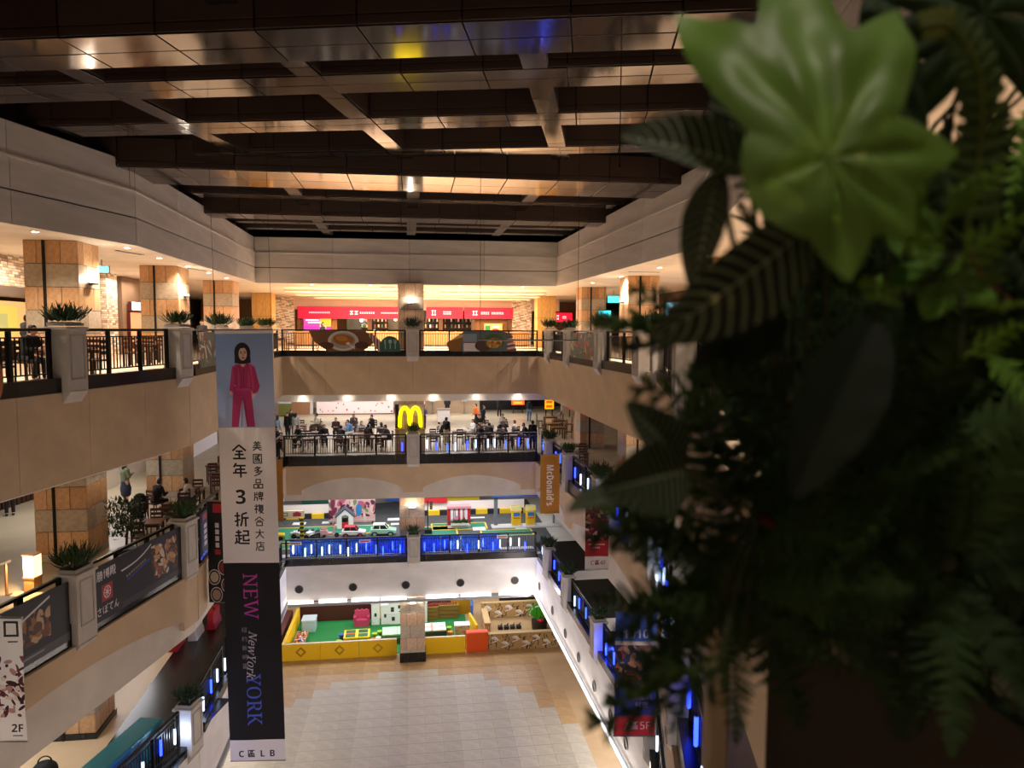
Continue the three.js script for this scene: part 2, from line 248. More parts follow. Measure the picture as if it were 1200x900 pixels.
// tiled columns
const tileW = [[0xd2a577, 0xca9c6e, 0xd8ac80], [0xbcac94, 0xb5a58e, 0xc3b39c]].map((r) => r.map((c) => texM(c, GRAIN, 0.45))), tileP = [[0xd8b597, 0xd2ae90, 0xdcbb9e], [0xc9bba6, 0xc2b49f, 0xcfc1ad]].map((r) => r.map((c) => texM(c, GRAIN, 0.45)));
function column(X, D, Y0, Y1, w, turn, set, base = 0, rowH = 0.66, conduit = true) {
  const g = structGroup('column', X, 0, D, turn), H = Y1 - Y0;
  mk('core', bx(w - 0.06, H, w - 0.06, 0, (Y0 + Y1) / 2, 0), mGroove, g);
  if (base) mk('granite_base', metric(bx(w + 0.08, base, w + 0.08, 0, Y0 + base / 2, 0), 2), mGranite, g);
  const rows = Math.ceil((H - base) / rowH);
  for (let r = 0; r < rows; r++) {
    const y1 = Y1 - r * rowH, y0 = Math.max(Y0 + base, y1 - rowH); if (y1 - y0 < 0.06) continue;
    for (let f = 0; f < 4; f++) {
      const c = Math.cos(f * Math.PI / 2), s = Math.sin(f * Math.PI / 2), cuts = r % 2 ? [0, 0.38, 1] : [0, 0.24, 0.68, 1];
      for (let k = 0; k + 1 < cuts.length; k++) { const x = (cuts[k] + cuts[k + 1] - 1) / 2 * w, tw = (cuts[k + 1] - cuts[k]) * w - 0.014, z = w / 2 - 0.02; const p = piece('tile', tw, y1 - y0 - 0.014, 0.05, c * x + s * z, (y0 + y1) / 2, -s * x + c * z, set[r % 2][(r + k + f) % 3], g, 0.008); p.rotation.y = f * Math.PI / 2; }
    }
  }
  if (conduit) mk('conduit', bx(0.07, H, 0.05, -w * 0.12, (Y0 + Y1) / 2, w / 2 + 0.03), mBlack, g);
  return g;
}
const COLS = [[-13.25, 21.8, BACK], [-14.15, 30.1, BACK], [-15.3, 38.8, BACK], [5.9, 34.4, BACK], [4.6, 43.2, BACK], [7.3, 25.8, BACK]];
for (const [X, D, t] of COLS) column(X, D, -1.25, 2.5, 1.44, t, tileW);
for (const [X, D, t] of [COLS[0], COLS[1], COLS[3], COLS[4], COLS[5]]) column(X, D, -6.85, -3.3, 1.44, t, tileW);
for (const [X, D, t] of [COLS[0], COLS[1], COLS[3]]) column(X, D, -12.3, -8.9, 1.44, t, tileW, 0.2);
for (const [Y0, Y1, b] of [[-18.5, -14.3, 0.55], [-12.3, -8.9, 0], [-6.85, -3.3, 0], [-1.25, 2.5, 0]]) column(-5.55, 40.35, Y0, Y1, 1.36, BACK, tileP, b, 0.7, false);
for (const [X, D] of [[-17.4, 51.6], [2.4, 54.2]]) column(X, D, -1.25, 2.5, 1.35, BACK, [[0, 1, 2].map(() => texM(0xd9ac66, GRAIN, 0.5)), [0, 1, 2].map(() => texM(0xd5a862, GRAIN, 0.5))], 0, 1.6, false);

// wall lamps on the columns: [X, Y, D, turn, power, words]
function sconce(X, Y, D, turn, power, where) {
  const t = thing('wall_lamp', 'glowing wall lamp on ' + where, 'wall lamp', X, Y, D, turn);
  mk('bracket', [bx(0.1, 0.16, 0.06, 0, 0, 0.03), bx(0.34, 0.05, 0.14, 0, -0.03, 0.1)], M(0x3a3430, 0.4, 0.7), t);
  mk('lamp', bx(0.3, 0.05, 0.1, 0, 0.03, 0.1), glow(0xfff0d8, 6), t);
  const l = new THREE.PointLight(0xffead2, power * 0.3); l.name = 'wall_lamp'; l.position.set(0, 0.12, 0.24); l.castShadow = true; t.add(l);
}
function sconceOn(X, D, w, turn, face, Y, power, where) { const a = turn + face * Math.PI / 2, k = w / 2 + 0.01; sconce(X + Math.sin(a) * k, Y, D - Math.cos(a) * k, a, power, where); }
[['the nearest tiled column of the top left floor', 0], ['the second tiled column of the top left floor', 1]].forEach(([w, k]) => sconceOn(COLS[k][0], COLS[k][1], 1.44, COLS[k][2], 1, 1.35, 2.4, w));
sconceOn(COLS[3][0], COLS[3][1], 1.44, BACK, -1, 1.35, 2.4, 'the top floor column behind the pine sprigs');
sconceOn(COLS[0][0], COLS[0][1], 1.44, BACK, 1, -4.0, 2.4, 'the middle floor column beside the leafy tree');
sconceOn(-5.55, 40.35, 1.36, BACK, 0, 1.45, 2.6, 'the central back column of the top floor');
sconceOn(-5.55, 40.35, 1.36, BACK, 0, -9.7, 2.6, 'the central back column of the toy car floor');
sconceOn(-5.55, 40.35, 1.36, BACK, 0, -15.1, 3.0, 'the central column on the lowest floor');

// railings ------------------------------------------------------------------
const mRail = M(0x1d1815, 0.35, 0.5), mRailLight = M(0x8b8580, 0.3, 0.7);
function railing(i, t0, t1, lv, label, { film = false, gap = 0.125, posts = 3 } = {}) {
  const s = S[i], L = LEVEL[lv], [X, D] = s.at(t0, 0.12), len = t1 - t0, t = thing('balcony_railing', label, 'railing', X, L.floor, D, s.turn), h = L.rail - L.floor, c0 = L.curb - L.floor;
  const kt = { top: 0.16, middle: 0.22, play: 0.12 }[lv], y0 = kt + 0.1;
  mk('kerb', metric(bx(len, kt - c0, 0.26, len / 2, (c0 + kt) / 2, 0.1), 2), mGranite, t);
  mk('top_rail', new RoundedBoxGeometry(len, 0.07, 0.1, 1, 0.015).translate(len / 2, h - 0.035, 0), mRail, t);
  mk('rail', bx(len, 0.03, 0.04, len / 2, h - 0.2, 0), mSteel, t); mk('rail', bx(len, 0.03, 0.04, len / 2, y0, 0), mSteel, t);
  for (let k = 0; k <= posts; k++) piece('post', 0.08, h - 0.2, 0.08, THREE.MathUtils.clamp(len * k / posts, 0.05, len - 0.05), h / 2 + 0.06, 0, mSteel, t);
  const n = Math.floor(len / gap), near = lv === 'top' && D < 24 || i === 0, bars = [];
  for (let k = 1; k < n; k++) { const x = k * len / n; if (near) piece('baluster', 0.022, h - 0.2 - y0, 0.022, x, (h - 0.2 + y0) / 2, 0, mSteel, t); else bars.push(bx(0.024, h - 0.2 - y0, 0.024, x, (h - 0.2 + y0) / 2, 0)); }
  if (bars.length) mk('balusters', bars, mSteel, t).userData.kind = 'stuff';
  return t;
}
// ---------------------------------------------------------------- pedestals with shrubs
const mPed = texM(0xccc6be, PLASTER, 0.7), mPedDark = texM(0xb4aea6, PLASTER, 0.75), mSoil = M(0x2a2018, 0.95);
function makePedestal(lv) {
  const L = LEVEL[lv], t = new THREE.Group(), h = L.rail - L.floor + 0.02, c0 = L.curb - L.floor, w = 0.66, d = 0.52;
  const bodyG = new RoundedBoxGeometry(w, h - c0, d, 1, 0.015); bodyG.translate(0, (h + c0) / 2, 0); mk('body', bodyG, mPed, t);
  piece('cap', w + 0.08, 0.07, d + 0.08, 0, h - 0.02, 0, mPed, t, 0.015);
  const z = d / 2 + 0.006, fr = []; for (const [x, y, ww, hh] of [[0, h - 0.17, 0.46, 0.03], [0, 0.12, 0.46, 0.03], [-0.215, h / 2 - 0.02, 0.03, h - 0.32], [0.215, h / 2 - 0.02, 0.03, h - 0.32]]) fr.push(bx(ww, hh, 0.025, x, y, z)); mk('panel_moulding', fr, mPedDark, t);
  const f = extr([[-d / 2, c0], [d / 2 + 0.02, c0], [d / 2 - 0.16, c0 - 0.26], [-d / 2, c0 - 0.26]], w - 0.06); f.rotateY(-Math.PI / 2); f.translate(w / 2 - 0.03, 0, 0); mk('foot_bracket', f, mPed, t);
  return t;
}
const leafG = (() => { const g = new THREE.PlaneGeometry(0.05, 0.26, 2, 3), p = g.attributes.position; for (let i = 0; i < p.count; i++) { const y = p.getY(i) + 0.13, k = y / 0.26; p.setXYZ(i, p.getX(i) * (1 - k * k * 0.9), y, -0.35 * k * k * 0.26 + Math.abs(p.getX(i)) * 0.4); } g.computeVertexNormals(); return g; })();
function shrubGeo(n, R, H, s) { const old = seed; seed = s; const out = []; for (let i = 0; i < n; i++) { const g = leafG.clone(), a = rnd(0, 6.283), e = rnd(0.15, 1.35), k = rnd(0.7, 1.35); g.scale(k, k, k); g.rotateX(Math.PI / 2 - e); g.rotateZ(rnd(-0.5, 0.5)); g.rotateY(a); const r = Math.sqrt(rnd()) * R; g.translate(Math.sin(a) * r, 0.04 + rnd(0, H) * (1 - r / R * 0.6), Math.cos(a) * r); out.push(g); } seed = old; return geo1(out); }
const mLeaf = [0x2c4a20, 0x35561f, 0x263f1d].map((c) => M(c, 0.65, 0, { side: THREE.DoubleSide, transmission: 0.25 }));
const shrubs = [1, 2, 3].map((k) => shrubGeo(150, 0.26, 0.26, k * 77));
let shrubN = 0;
const proto = {};
function pedestal(i, D, lv, where, { shrub = true, dx = 0 } = {}) {
  const s = S[i], [X, DD] = s.at(Array.isArray(D) ? D[0] : tOfD(s, D), 0.0), L = LEVEL[lv];
  const p = (proto[lv] ??= makePedestal(lv)).clone(); p.name = numbered('stone_pedestal'); scene.add(p); p.position.copy(V(X, L.floor, DD)); p.rotation.y = s.turn;
  tag(p, 'pale panelled pedestal in the ' + where, 'pedestal', 'stone pedestals between the balcony railings');
  if (!shrub) return;
  const q = thing('potted_shrub', 'green shrub on the pedestal in the ' + where, 'shrub', X, L.rail + 0.055, DD, s.turn, 'shrubs on the balcony pedestals');
  mk('trough', [bx(0.6, 0.07, 0.46, 0, 0.035, 0)], mPedDark, q); mk('soil', bx(0.52, 0.02, 0.38, 0, 0.075, 0), mSoil, q);
  const f = mk('leaves', shrubs[shrubN % 3], mLeaf[shrubN++ % 3], q); f.userData.kind = 'stuff'; f.position.y = 0.06; f.rotation.y = rnd(0, 3); const k = rnd(0.9, 1.15); f.scale.set(k, k * rnd(0.85, 1.15), k);
}
const COUNT = (lv, arr) => arr;
for (const lv of ['top', 'middle', 'play']) {
  const w = LEVEL[lv].word;
  if (lv !== 'play') pedestal(0, 16.4, lv, w + ' left railing, the nearest one on that side');
  pedestal(0, 20.95, lv, w + ' left railing, ' + (lv === 'play' ? 'beside the teal counter' : 'at the bend'));
  if (lv === 'top') { [25.4, 29.9, 34.2].forEach((D, k) => pedestal(1, D, lv, 'top left railing, ' + ['first', 'second', 'third'][k] + ' one behind the tall banner')); }
  pedestal(2, [S[2].len / 2], lv, w + ' back railing, ' + { top: 'below the red shop signs', middle: 'below the yellow arches', play: 'between the blue panels' }[lv]);
  [36.8, 32.6, 27.5, 22.9].forEach((D, k) => { pedestal(3, D, lv, w + ' right railing, ' + ORD[k] + ' from the back corner'); });
  pedestal(4, 20.9, lv, w + ' right railing, just past the bend');
  if (lv !== 'play') pedestal(4, 12.5, lv, w + ' right railing, largely hidden by the big plants');
}
// railings between the pedestals: spans along each side
function spans(i, cuts) { const r = []; for (let k = 0; k + 1 < cuts.length; k++) r.push([cuts[k] + 0.34, cuts[k + 1] - 0.34]); return r; }
for (const lv of ['top', 'middle', 'play']) {
  const w = LEVEL[lv].word, T = (i, D) => tOfD(S[i], D);
  spans(0, [T(0, 12.2), T(0, 16.4), T(0, 20.95)]).forEach(([a, b], k) => railing(0, a, b, lv, w + ' floor dark left railing, ' + (k ? 'between the two nearest pedestals' : 'before the nearest pedestal')));
  spans(1, [T(1, 21.6), T(1, 25.4), T(1, 29.9), T(1, 34.2), S[1].len + 0.2]).forEach(([a, b], k) => railing(1, a, b, lv, w + ' floor dark left railing, ' + ORD[k] + ' span past the bend', { posts: 2 }));
  spans(2, [-0.3, S[2].len / 2, S[2].len + 0.3]).forEach(([a, b], k) => railing(2, a, b, lv, 'long dark railing of the ' + w + ' floor at the back, ' + (k ? 'right' : 'left') + ' of the middle pedestal', { posts: 4 }));
  spans(3, [0.1, T(3, 36.8), T(3, 32.6), T(3, 27.5), T(3, 22.9)]).forEach(([a, b], k) => railing(3, a, b, lv, w + ' floor dark right railing, ' + ORD[k] + ' span from the back corner', { posts: 2 }));
  spans(4, [T(4, 20.9), T(4, 16.7), T(4, 12.5), T(4, 8)]).forEach(([a, b], k) => railing(4, a, b, lv, w + ' floor dark right railing behind the plants, ' + ORD[k] + ' span past the bend', { posts: 2 }));
}

// ---------------------------------------------------------------- light tubes hanging on the lower railings
const mTubeB = glow(0x2038ff, 2.6, 0x111144), mTubeW = glow(0xbfd8ff, 1.1, 0x8899aa);
const tubeG = geo1([new THREE.CapsuleGeometry(0.035, 0.42, 3, 8)]), tubeHang = geo1([cyl(0.004, 0.004, 0.3, 0, 0.36, 0, 5), cyl(0.022, 0.022, 0.05, 0, 0.24, 0, 8)]);
function tubes(i, lv, list, where, lamp = 0, z = 0.062) {
  const s = S[i], L = LEVEL[lv];
  list.forEach(([t, kind, drop], k) => {
    const [X, D] = s.at(t, z), blue = kind === 'b', o = thing('light_tube', (blue ? 'slim blue' : 'slim white') + ' light tube on the ' + where + ', ' + ORD[k] + ' along it', 'light tube', X, L.rail - 0.5 - (drop || 0), D, s.turn, (blue ? 'blue' : 'white') + ' light tubes on the ' + where);
    mk('tube', tubeG, blue ? mTubeB : mTubeW, o); mk('hanger', tubeHang, mSteel, o);
    if (lamp && k % lamp === 0) { const l = new THREE.PointLight(blue ? 0x3050ff : 0xc8dcff, blue ? 0.9 : 0.5); l.name = 'light_tube'; l.position.set(0, 0, 0.1); l.castShadow = true; o.add(l); }
  });
}
const row = (a, b, n, s) => { seed = s; return Array.from({ length: n }, (_, k) => [a + (b - a) * (k + 0.5) / n + rnd(-0.12, 0.12), rnd() < 0.58 ? 'b' : 'w', rnd(0, 0.3)]); };
tubes(2, 'middle', row(7.2, 13.2, 11, 5), 'middle back railing, right half'); tubes(2, 'middle', [[6.2, 'b', 0.2]], 'middle back railing, left half');
tubes(2, 'play', row(0.3, 6.3, 13, 9), 'lower back railing, left half', 2); tubes(2, 'play', row(7.2, 13.2, 13, 15), 'lower back railing, right half', 2);
tubes(3, 'middle', row(0.6, 18, 17, 21), 'middle right railing', 6); tubes(3, 'play', row(0.6, 18, 17, 25), 'lower right railing', 6);
tubes(4, 'middle', row(0.8, 14, 14, 31).filter(([t]) => Math.abs(t - 4.85) > 0.6 && Math.abs(t - 0.6) > 0.5), 'middle right railing behind the plants', 6); tubes(4, 'play', row(0.8, 12, 7, 37), 'lower right railing behind the plants');
tubes(0, 'play', row(16.0, 20.5, 6, 41), 'lower left railing by the teal counter', 3); tubes(1, 'play', row(0.8, 8, 8, 45), 'lower left railing past the bend', 5);
// blue sheets fixed behind the back railing of the toy car floor
const BLUE = canvas(512, 128, (x, w, h) => { x.fillStyle = '#1c4f9c'; x.fillRect(0, 0, w, h); seed = 60; for (let k = 0; k < 260; k++) { x.fillStyle = ['#0c2858', '#2a6cc0', '#5f9fe6', '#081c48', '#1d4fa4'][k % 5]; x.globalAlpha = 0.5; x.beginPath(); x.ellipse(rnd(0, w), rnd(0, h), rnd(3, 22), rnd(2, 9), rnd(0, 3), 0, 7); x.fill(); } x.globalAlpha = 1; x.fillStyle = '#1a66b8'; x.fillRect(0, 0, w, 14); });
for (const [t0, n, w] of [[0.25, 4, 'left'], [7.15, 4, 'right']]) for (let k = 0; k < n; k++) {
  const wd = w === 'left' ? 1.52 : 1.1, s = S[2], [X, D] = s.at(t0 + (k + 0.5) * wd, 0.3);
  const o = thing('blue_sheet', 'blue printed sheet behind the lower back railing, ' + ORD[k] + ' of the ' + w + ' half', 'panel', X, -12.1, D, s.turn, 'blue sheets behind the lower railing');
  mk('sheet', bx(wd - 0.03, 0.95, 0.015, 0, 0.48, 0), printMat(BLUE, { roughness: 0.35, emissive: 0x1030a0, emissiveIntensity: 0.1 }), o); mk('fastener', [bx(0.04, 0.04, 0.03, -wd / 2 + 0.06, 0.8, 0), bx(0.04, 0.04, 0.03, wd / 2 - 0.06, 0.8, 0)], mRailLight, o);
}
// white notices above the blue sheets
for (const [t, w] of [[0.6, 'left end of the blue sheets'], [4.2, 'middle of the left blue sheets'], [11.6, 'right end of the blue sheets']]) { const [X, D] = S[2].at(t, -0.06), o = thing('small_notice', 'small red and white notice at the ' + w, 'notice', X, -11.28, D, S[2].turn); mk('board', bx(0.6, 0.17, 0.02), M(0xe8e4e0, 0.6), o); mk('red_print', bx(0.5, 0.06, 0.006, 0, 0, 0.013), M(0xb02028, 0.6), o); }

// ---------------------------------------------------------------- hanging banners
const hung = (cloth) => M(0xb9b7b5, 0.85);
const TALL = canvas(257, 2028, (x) => { const w = 330, h = 2600; x.scale(0.78, 0.78);
  x.fillStyle = '#efebec'; x.fillRect(0, 0, w, h);
  let gr = x.createLinearGradient(0, 30, w, 560); gr.addColorStop(0, '#86a6d8'); gr.addColorStop(0.6, '#9fb2de'); gr.addColorStop(1, '#bcc0e0'); x.fillStyle = gr; x.fillRect(0, 22, w, 548);
  // printed model in a magenta suit
  const P = (pts, c) => { x.fillStyle = c; x.beginPath(); pts.forEach((p, i) => x[i ? 'lineTo' : 'moveTo'](p[0], p[1])); x.closePath(); x.fill(); };
  P([[96, 330], [78, 566], [118, 566], [146, 392], [168, 566], [214, 566], [196, 330]], '#b03069');
  P([[118, 196], [92, 214], [72, 356], [92, 366], [110, 300], [108, 356], [200, 352], [204, 380], [236, 362], [248, 330], [222, 214], [188, 190], [150, 204]], '#c23a76');
  P([[128, 200], [186, 194], [176, 340], [134, 340]], '#a82c62'); P([[100, 220], [128, 204], [122, 330], [104, 320]], '#a3285c'); P([[204, 216], [222, 216], [246, 330], [222, 368], [208, 366], [216, 320]], '#ac2e66');
  x.strokeStyle = '#6b173c'; x.lineWidth = 3; for (const l of [[[130, 206], [144, 260], [140, 346]], [[184, 200], [196, 280], [200, 352]], [[156, 212], [156, 330]], [[146, 396], [138, 566]], [[158, 396], [172, 566]], [[96, 330], [200, 336]]]) { x.beginPath(); l.forEach((p, i) => x[i ? 'lineTo' : 'moveTo'](p[0], p[1])); x.stroke(); }
  P([[140, 168], [140, 204], [156, 218], [172, 200], [170, 168]], '#d8ac9a');
  x.fillStyle = '#1d191d'; x.beginPath(); x.ellipse(154, 132, 46, 58, 0, 0, 7); x.fill(); P([[110, 130], [108, 192], [140, 198], [168, 198], [200, 190], [198, 130]], '#1d191d');
  x.fillStyle = '#dcb4a4'; x.beginPath(); x.ellipse(156, 140, 24, 38, 0.05, 0, 7); x.fill(); P([[128, 116], [154, 92], [184, 116], [170, 104], [140, 108]], '#1d191d');
  x.fillStyle = '#3a2622'; x.fillRect(141, 132, 10, 5); x.fillRect(163, 132, 10, 5); x.fillRect(139, 124, 14, 3); x.fillRect(161, 124, 14, 3); x.fillStyle = '#a0706a'; x.fillRect(154, 138, 5, 16); x.fillStyle = '#8c2f3c'; x.beginPath(); x.ellipse(157, 163, 9, 4, 0, 0, 7); x.fill();
  P([[74, 352], [70, 376], [84, 378], [90, 360]], '#d8ac9a'); P([[204, 372], [200, 392], [216, 396], [224, 372]], '#d8ac9a');
  glyphs(x, '全年', 70, 668, 92, { down: true, weight: 11, gap: 1.16, color: '#1c1a1c' });
  x.fillStyle = '#1c1a1c'; x.font = 'bold 118px sans-serif'; x.fillText('3', 84, 1022);
  glyphs(x, '折起', 70, 1068, 92, { down: true, weight: 11, gap: 1.16, color: '#1c1a1c' });
  glyphs(x, '美國多品牌複合大店', 192, 650, 58, { down: true, weight: 9.5, gap: 1.29, color: '#1c1a1c' });
  x.fillStyle = '#131114'; x.fillRect(0, 1378, w, 1090);
  x.save(); x.translate(112, 1440); x.rotate(Math.PI / 2); x.font = '116px serif'; x.fillStyle = '#c03ca8'; x.fillText('NEW', 0, 0); x.fillStyle = '#4a64d0'; x.fillText('YORK', 620, 0); x.restore();
  x.save(); x.translate(136, 1790); x.rotate(Math.PI / 2 + 0.08); x.transform(1, 0, -0.35, 1, 0, 0); x.font = '66px serif'; x.fillStyle = '#c9c6cc'; x.fillText('NewYork', 0, 0); x.restore();
  glyphs(x, '紐約新時區', 92, 1770, 32, { down: true, weight: 10, gap: 1.75, color: '#8b878d' });
  x.fillStyle = '#efebec'; x.fillRect(0, 2468, w, 132);
  x.fillStyle = '#1c1a1c'; x.font = 'bold 56px sans-serif'; x.fillText('C', 48, 2574); glyphs(x, '區', 104, 2530, 46, { weight: 11, color: '#1c1a1c' }); x.fillText('L', 176, 2574); x.fillText('B', 232, 2574);
});
const mCable = M(0x241f1c, 0.5, 0.6);
function cloth(w, h, mat, wave = 0.01) { const g = new THREE.PlaneGeometry(w, h, 8, 60), p = g.attributes.position; for (let i = 0; i < p.count; i++) { const u = p.getX(i) / w, v = p.getY(i) / h; p.setZ(i, wave * (Math.sin(v * 26 + u * 4) * 0.4 + Math.sin(u * 5 + v * 7)) * (0.6 + (0.5 - v))); } g.computeVertexNormals(); return g; }
function banner(name, label, X, Y, D, w, h, turn, tex, cables = 0, roll = 0, arm = 0) {
  const t = thing(name, label, 'banner', X, Y, D, turn); t.rotation.z = roll;
  mk('cloth', cloth(w, h), new THREE.MeshStandardMaterial({ map: tex, roughness: 0.8, side: THREE.DoubleSide }), t).position.y = -h / 2;
  mk('rod', bar([-w / 2 - 0.02, 0, 0], [w / 2 + 0.02, 0, 0], 0.02), mRailLight, t); mk('rod', bar([-w / 2 - 0.01, -h, 0], [w / 2 + 0.01, -h, 0], 0.015), mRailLight, t);
  if (arm) mk('arm', bar([0, 0.02, 0], [arm, 0.02, 0], 0.022), mRailLight, t);
  if (cables) for (const s of [-1, 1]) mk('cable', bar([s * w * 0.49, 0, 0], [s * w * 0.49, cables, 0], 0.006, 5), mCable, t);
  return t;
}
banner('hanging_banner', 'tall hanging banner with a woman in a magenta suit above black characters', -7.64, -0.02, 20.9, 1.62, 12.76, 0.02, TALL, 5.25, 0.012);
{ // bare banner bars hung from the ceiling
  const a = thing('banner_bar', 'bare metal bar hanging on two thin cables before the back railing', 'bar', 0.45, -0.28, 21.0, 0);
  mk('bar', bar([-1.42, 0, 0], [1.42, 0, 0], 0.022), mRailLight, a); for (const s of [-1.36, 1.42]) mk('cable', bar([s, 0, 0], [s, 5.35, 0], 0.007, 5), mCable, a);
  const b = thing('ceiling_cable', 'single dark cable hanging from the ceiling in front of the bronze beams', 'cable', 1.87, 2.92, 13.1, 0); mk('cable', bar([0, 0, 0], [0, 2.0, 0], 0.01, 5), mCable, b); mk('end_weight', cyl(0.02, 0.02, 0.08, 0, -0.04, 0), mCable, b);
}
const sideways = (bg, draw) => canvas(256, 800, (x, w, h) => { x.fillStyle = bg; x.fillRect(0, 0, w, h); draw(x, w, h); });
const BROWN = sideways('#c98a34', (x, w) => { x.save(); x.translate(84, 130); x.rotate(Math.PI / 2); x.font = 'bold 128px sans-serif'; x.fillStyle = '#ffffff'; x.fillText("McDonald's", 0, 0, 570); x.restore(); });
const meat = (x, x0, y0, w, h, s, cols) => { seed = s; x.save(); x.beginPath(); x.rect(x0, y0, w, h); x.clip(); for (let k = 0; k < 90; k++) { x.fillStyle = cols[k % cols.length]; x.beginPath(); x.ellipse(x0 + rnd(0, w), y0 + rnd(0, h), rnd(0.04, 0.16) * w, rnd(0.02, 0.07) * w, rnd(0, 3), 0, 7); x.fill(); } x.restore(); };
const C4 = sideways('#57202a', (x, w, h) => { meat(x, 0, 0, w, 490, 4, ['#6b1f28', '#a04a44', '#d9c8bd', '#3b1a1c', '#7d8f52', '#8c2f34', '#2a1416']); x.fillStyle = '#b8242e'; x.fillRect(0, 490, w, 170); x.fillStyle = '#e8dcd8'; for (let k = 0; k < 9; k++) x.fillRect(40 + k * 20, 520, 14, 16); for (let k = 0; k < 4; k++) x.fillRect(88 + k * 20, 556, 14, 16); x.fillStyle = '#ece6e8'; x.fillRect(0, 660, w, 140); x.fillStyle = '#7d2430'; x.font = '66px sans-serif'; x.fillText('C', 60, 752); glyphs(x, '區', 110, 702, 50, { weight: 12, color: '#7d2430' }); x.fillText('4F', 166, 752); });
const A5 = sideways('#2a3a6c', (x, w, h) => { x.fillStyle = '#4562b0'; x.fillRect(0, 0, w, 190); x.fillStyle = '#cfcbd0'; x.font = 'bold 76px sans-serif'; x.fillText('1010', 44, 170); meat(x, 0, 215, w, 280, 8, ['#4a2c22', '#7a4a34', '#a66c4a', '#2c1a16', '#8c3a2c', '#c08a66']); x.fillStyle = '#cdb9a6'; x.fillRect(0, 190, w, 25); x.fillStyle = '#3044b0'; x.fillRect(0, 490, w, 180); glyphs(x, '全國的', 104, 524, 40, { weight: 11, gap: 1.12, color: '#dcd8e0' }); glyphs(x, '料理', 128, 578, 40, { weight: 11, color: '#dcd8e0' }); x.fillStyle = '#c42a3c'; x.fillRect(0, 668, w, 132); x.fillStyle = '#ded8da'; x.font = '64px sans-serif'; x.fillText('A', 62, 756); glyphs(x, '區', 104, 708, 48, { weight: 12, color: '#ded8da' }); x.fillText('5F', 160, 756); });
const K2 = sideways('#eceae8', (x, w, h) => { x.strokeStyle = '#181618'; x.lineWidth = 14; x.strokeRect(150, 30, 76, 86); x.fillStyle = '#181618'; x.fillRect(166, 150, 60, 8); meat(x, 0, 245, w, 400, 12, ['#5a2026', '#7c3036', '#b88a86', '#2c1216', '#e0cfc8', '#3c1a1e']); x.fillStyle = '#efece9'; x.fillRect(0, 645, w, 155); x.fillStyle = '#2a2628'; x.font = 'bold 70px sans-serif'; x.fillText('2F', 160, 740); x.fillRect(170, 760, 60, 6); });
const BOWLS = sideways('#191617', (x, w, h) => { x.fillStyle = '#b02430'; x.fillRect(60, 20, 90, 70); x.fillStyle = '#d8d0d0'; for (let k = 0; k < 4; k++) x.fillRect(80, 170 + k * 52, 40, 38); x.fillStyle = '#b02430'; x.fillRect(70, 380, 60, 40); for (const [a, b, c] of [[160, 520, '#8c3030'], [60, 600, '#c8b8a0'], [190, 660, '#a05c3c'], [80, 740, '#b89878']]) { x.fillStyle = '#d9d0c8'; x.beginPath(); x.arc(a, b, 62, 0, 7); x.fill(); x.fillStyle = '#2a2224'; x.beginPath(); x.arc(a, b, 54, 0, 7); x.fill(); x.fillStyle = c; x.beginPath(); x.arc(a, b, 42, 0, 7); x.fill(); } });
banner('wall_banner', 'brown banner with sideways white lettering at the back right corner', 1.59, -5.12, 30.0, 0.8, 2.45, 0.05, BROWN, 0, 0, 1.35);
banner('wall_banner', 'plain brown banner edge showing behind the tall banner', -9.55, -5.2, 29.0, 0.8, 2.5, 0, sideways('#b8802f', () => {}), 0, 0, -1.2);
banner('wall_banner', 'red and white banner with meat photographs on the right balcony', 2.92, -5.6, 24.6, 0.8, 2.55, 0.02, C4, 0, 0, 0.9);
banner('wall_banner', 'blue and red banner hanging lowest behind the plant tips', 2.42, -5.4, 13.8, 0.8, 2.5, 0.0, A5, 0, 0, 0.75);
banner('wall_banner', 'pale banner with meat photograph cut by the left picture edge', -9.72, -5.5, 13.6, 0.8, 2.45, 0.0, K2, 0, 0, -0.6);
banner('wall_banner', 'dark banner with round food bowls beside the tall banner', -9.02, -5.3, 22.3, 0.8, 3.2, -0.1, BOWLS, 0, 0, -0.6);

// printed boards fixed on the railings ----------------------------------------
function railBoard(label, i, t0, t1, lv, y0, y1, tex, shape, z = -0.1) {
  const s = S[i], [X, D] = s.at((t0 + t1) / 2, z), w = t1 - t0, h = y1 - y0, o = thing('railing_board', label, 'board', X, LEVEL[lv].floor + y0, D, s.turn);
  if (shape) { const sh = new THREE.Shape(shape.map((p) => new THREE.Vector2(p[0] * w - w / 2, p[1] * h))), g = new THREE.ExtrudeGeometry(sh, { depth: 0.02, bevelEnabled: false }), uv = g.attributes.uv, ps = g.attributes.position; for (let k = 0; k < uv.count; k++) uv.setXY(k, ps.getX(k) / w + 0.5, ps.getY(k) / h); mk('board', g, printMat(tex), o); }
  else mk('board', bx(w, h, 0.02, 0, h / 2, 0.01), [M(0x222222), M(0x222222), M(0x222222), M(0x222222), printMat(tex), M(0x222222)], o);
  mk('clip', [bx(0.05, 0.05, 0.05, -w * 0.3, h * 0.5, -0.02), bx(0.05, 0.05, 0.05, w * 0.3, h * 0.5, -0.02)], mSteel, o); return o;
}
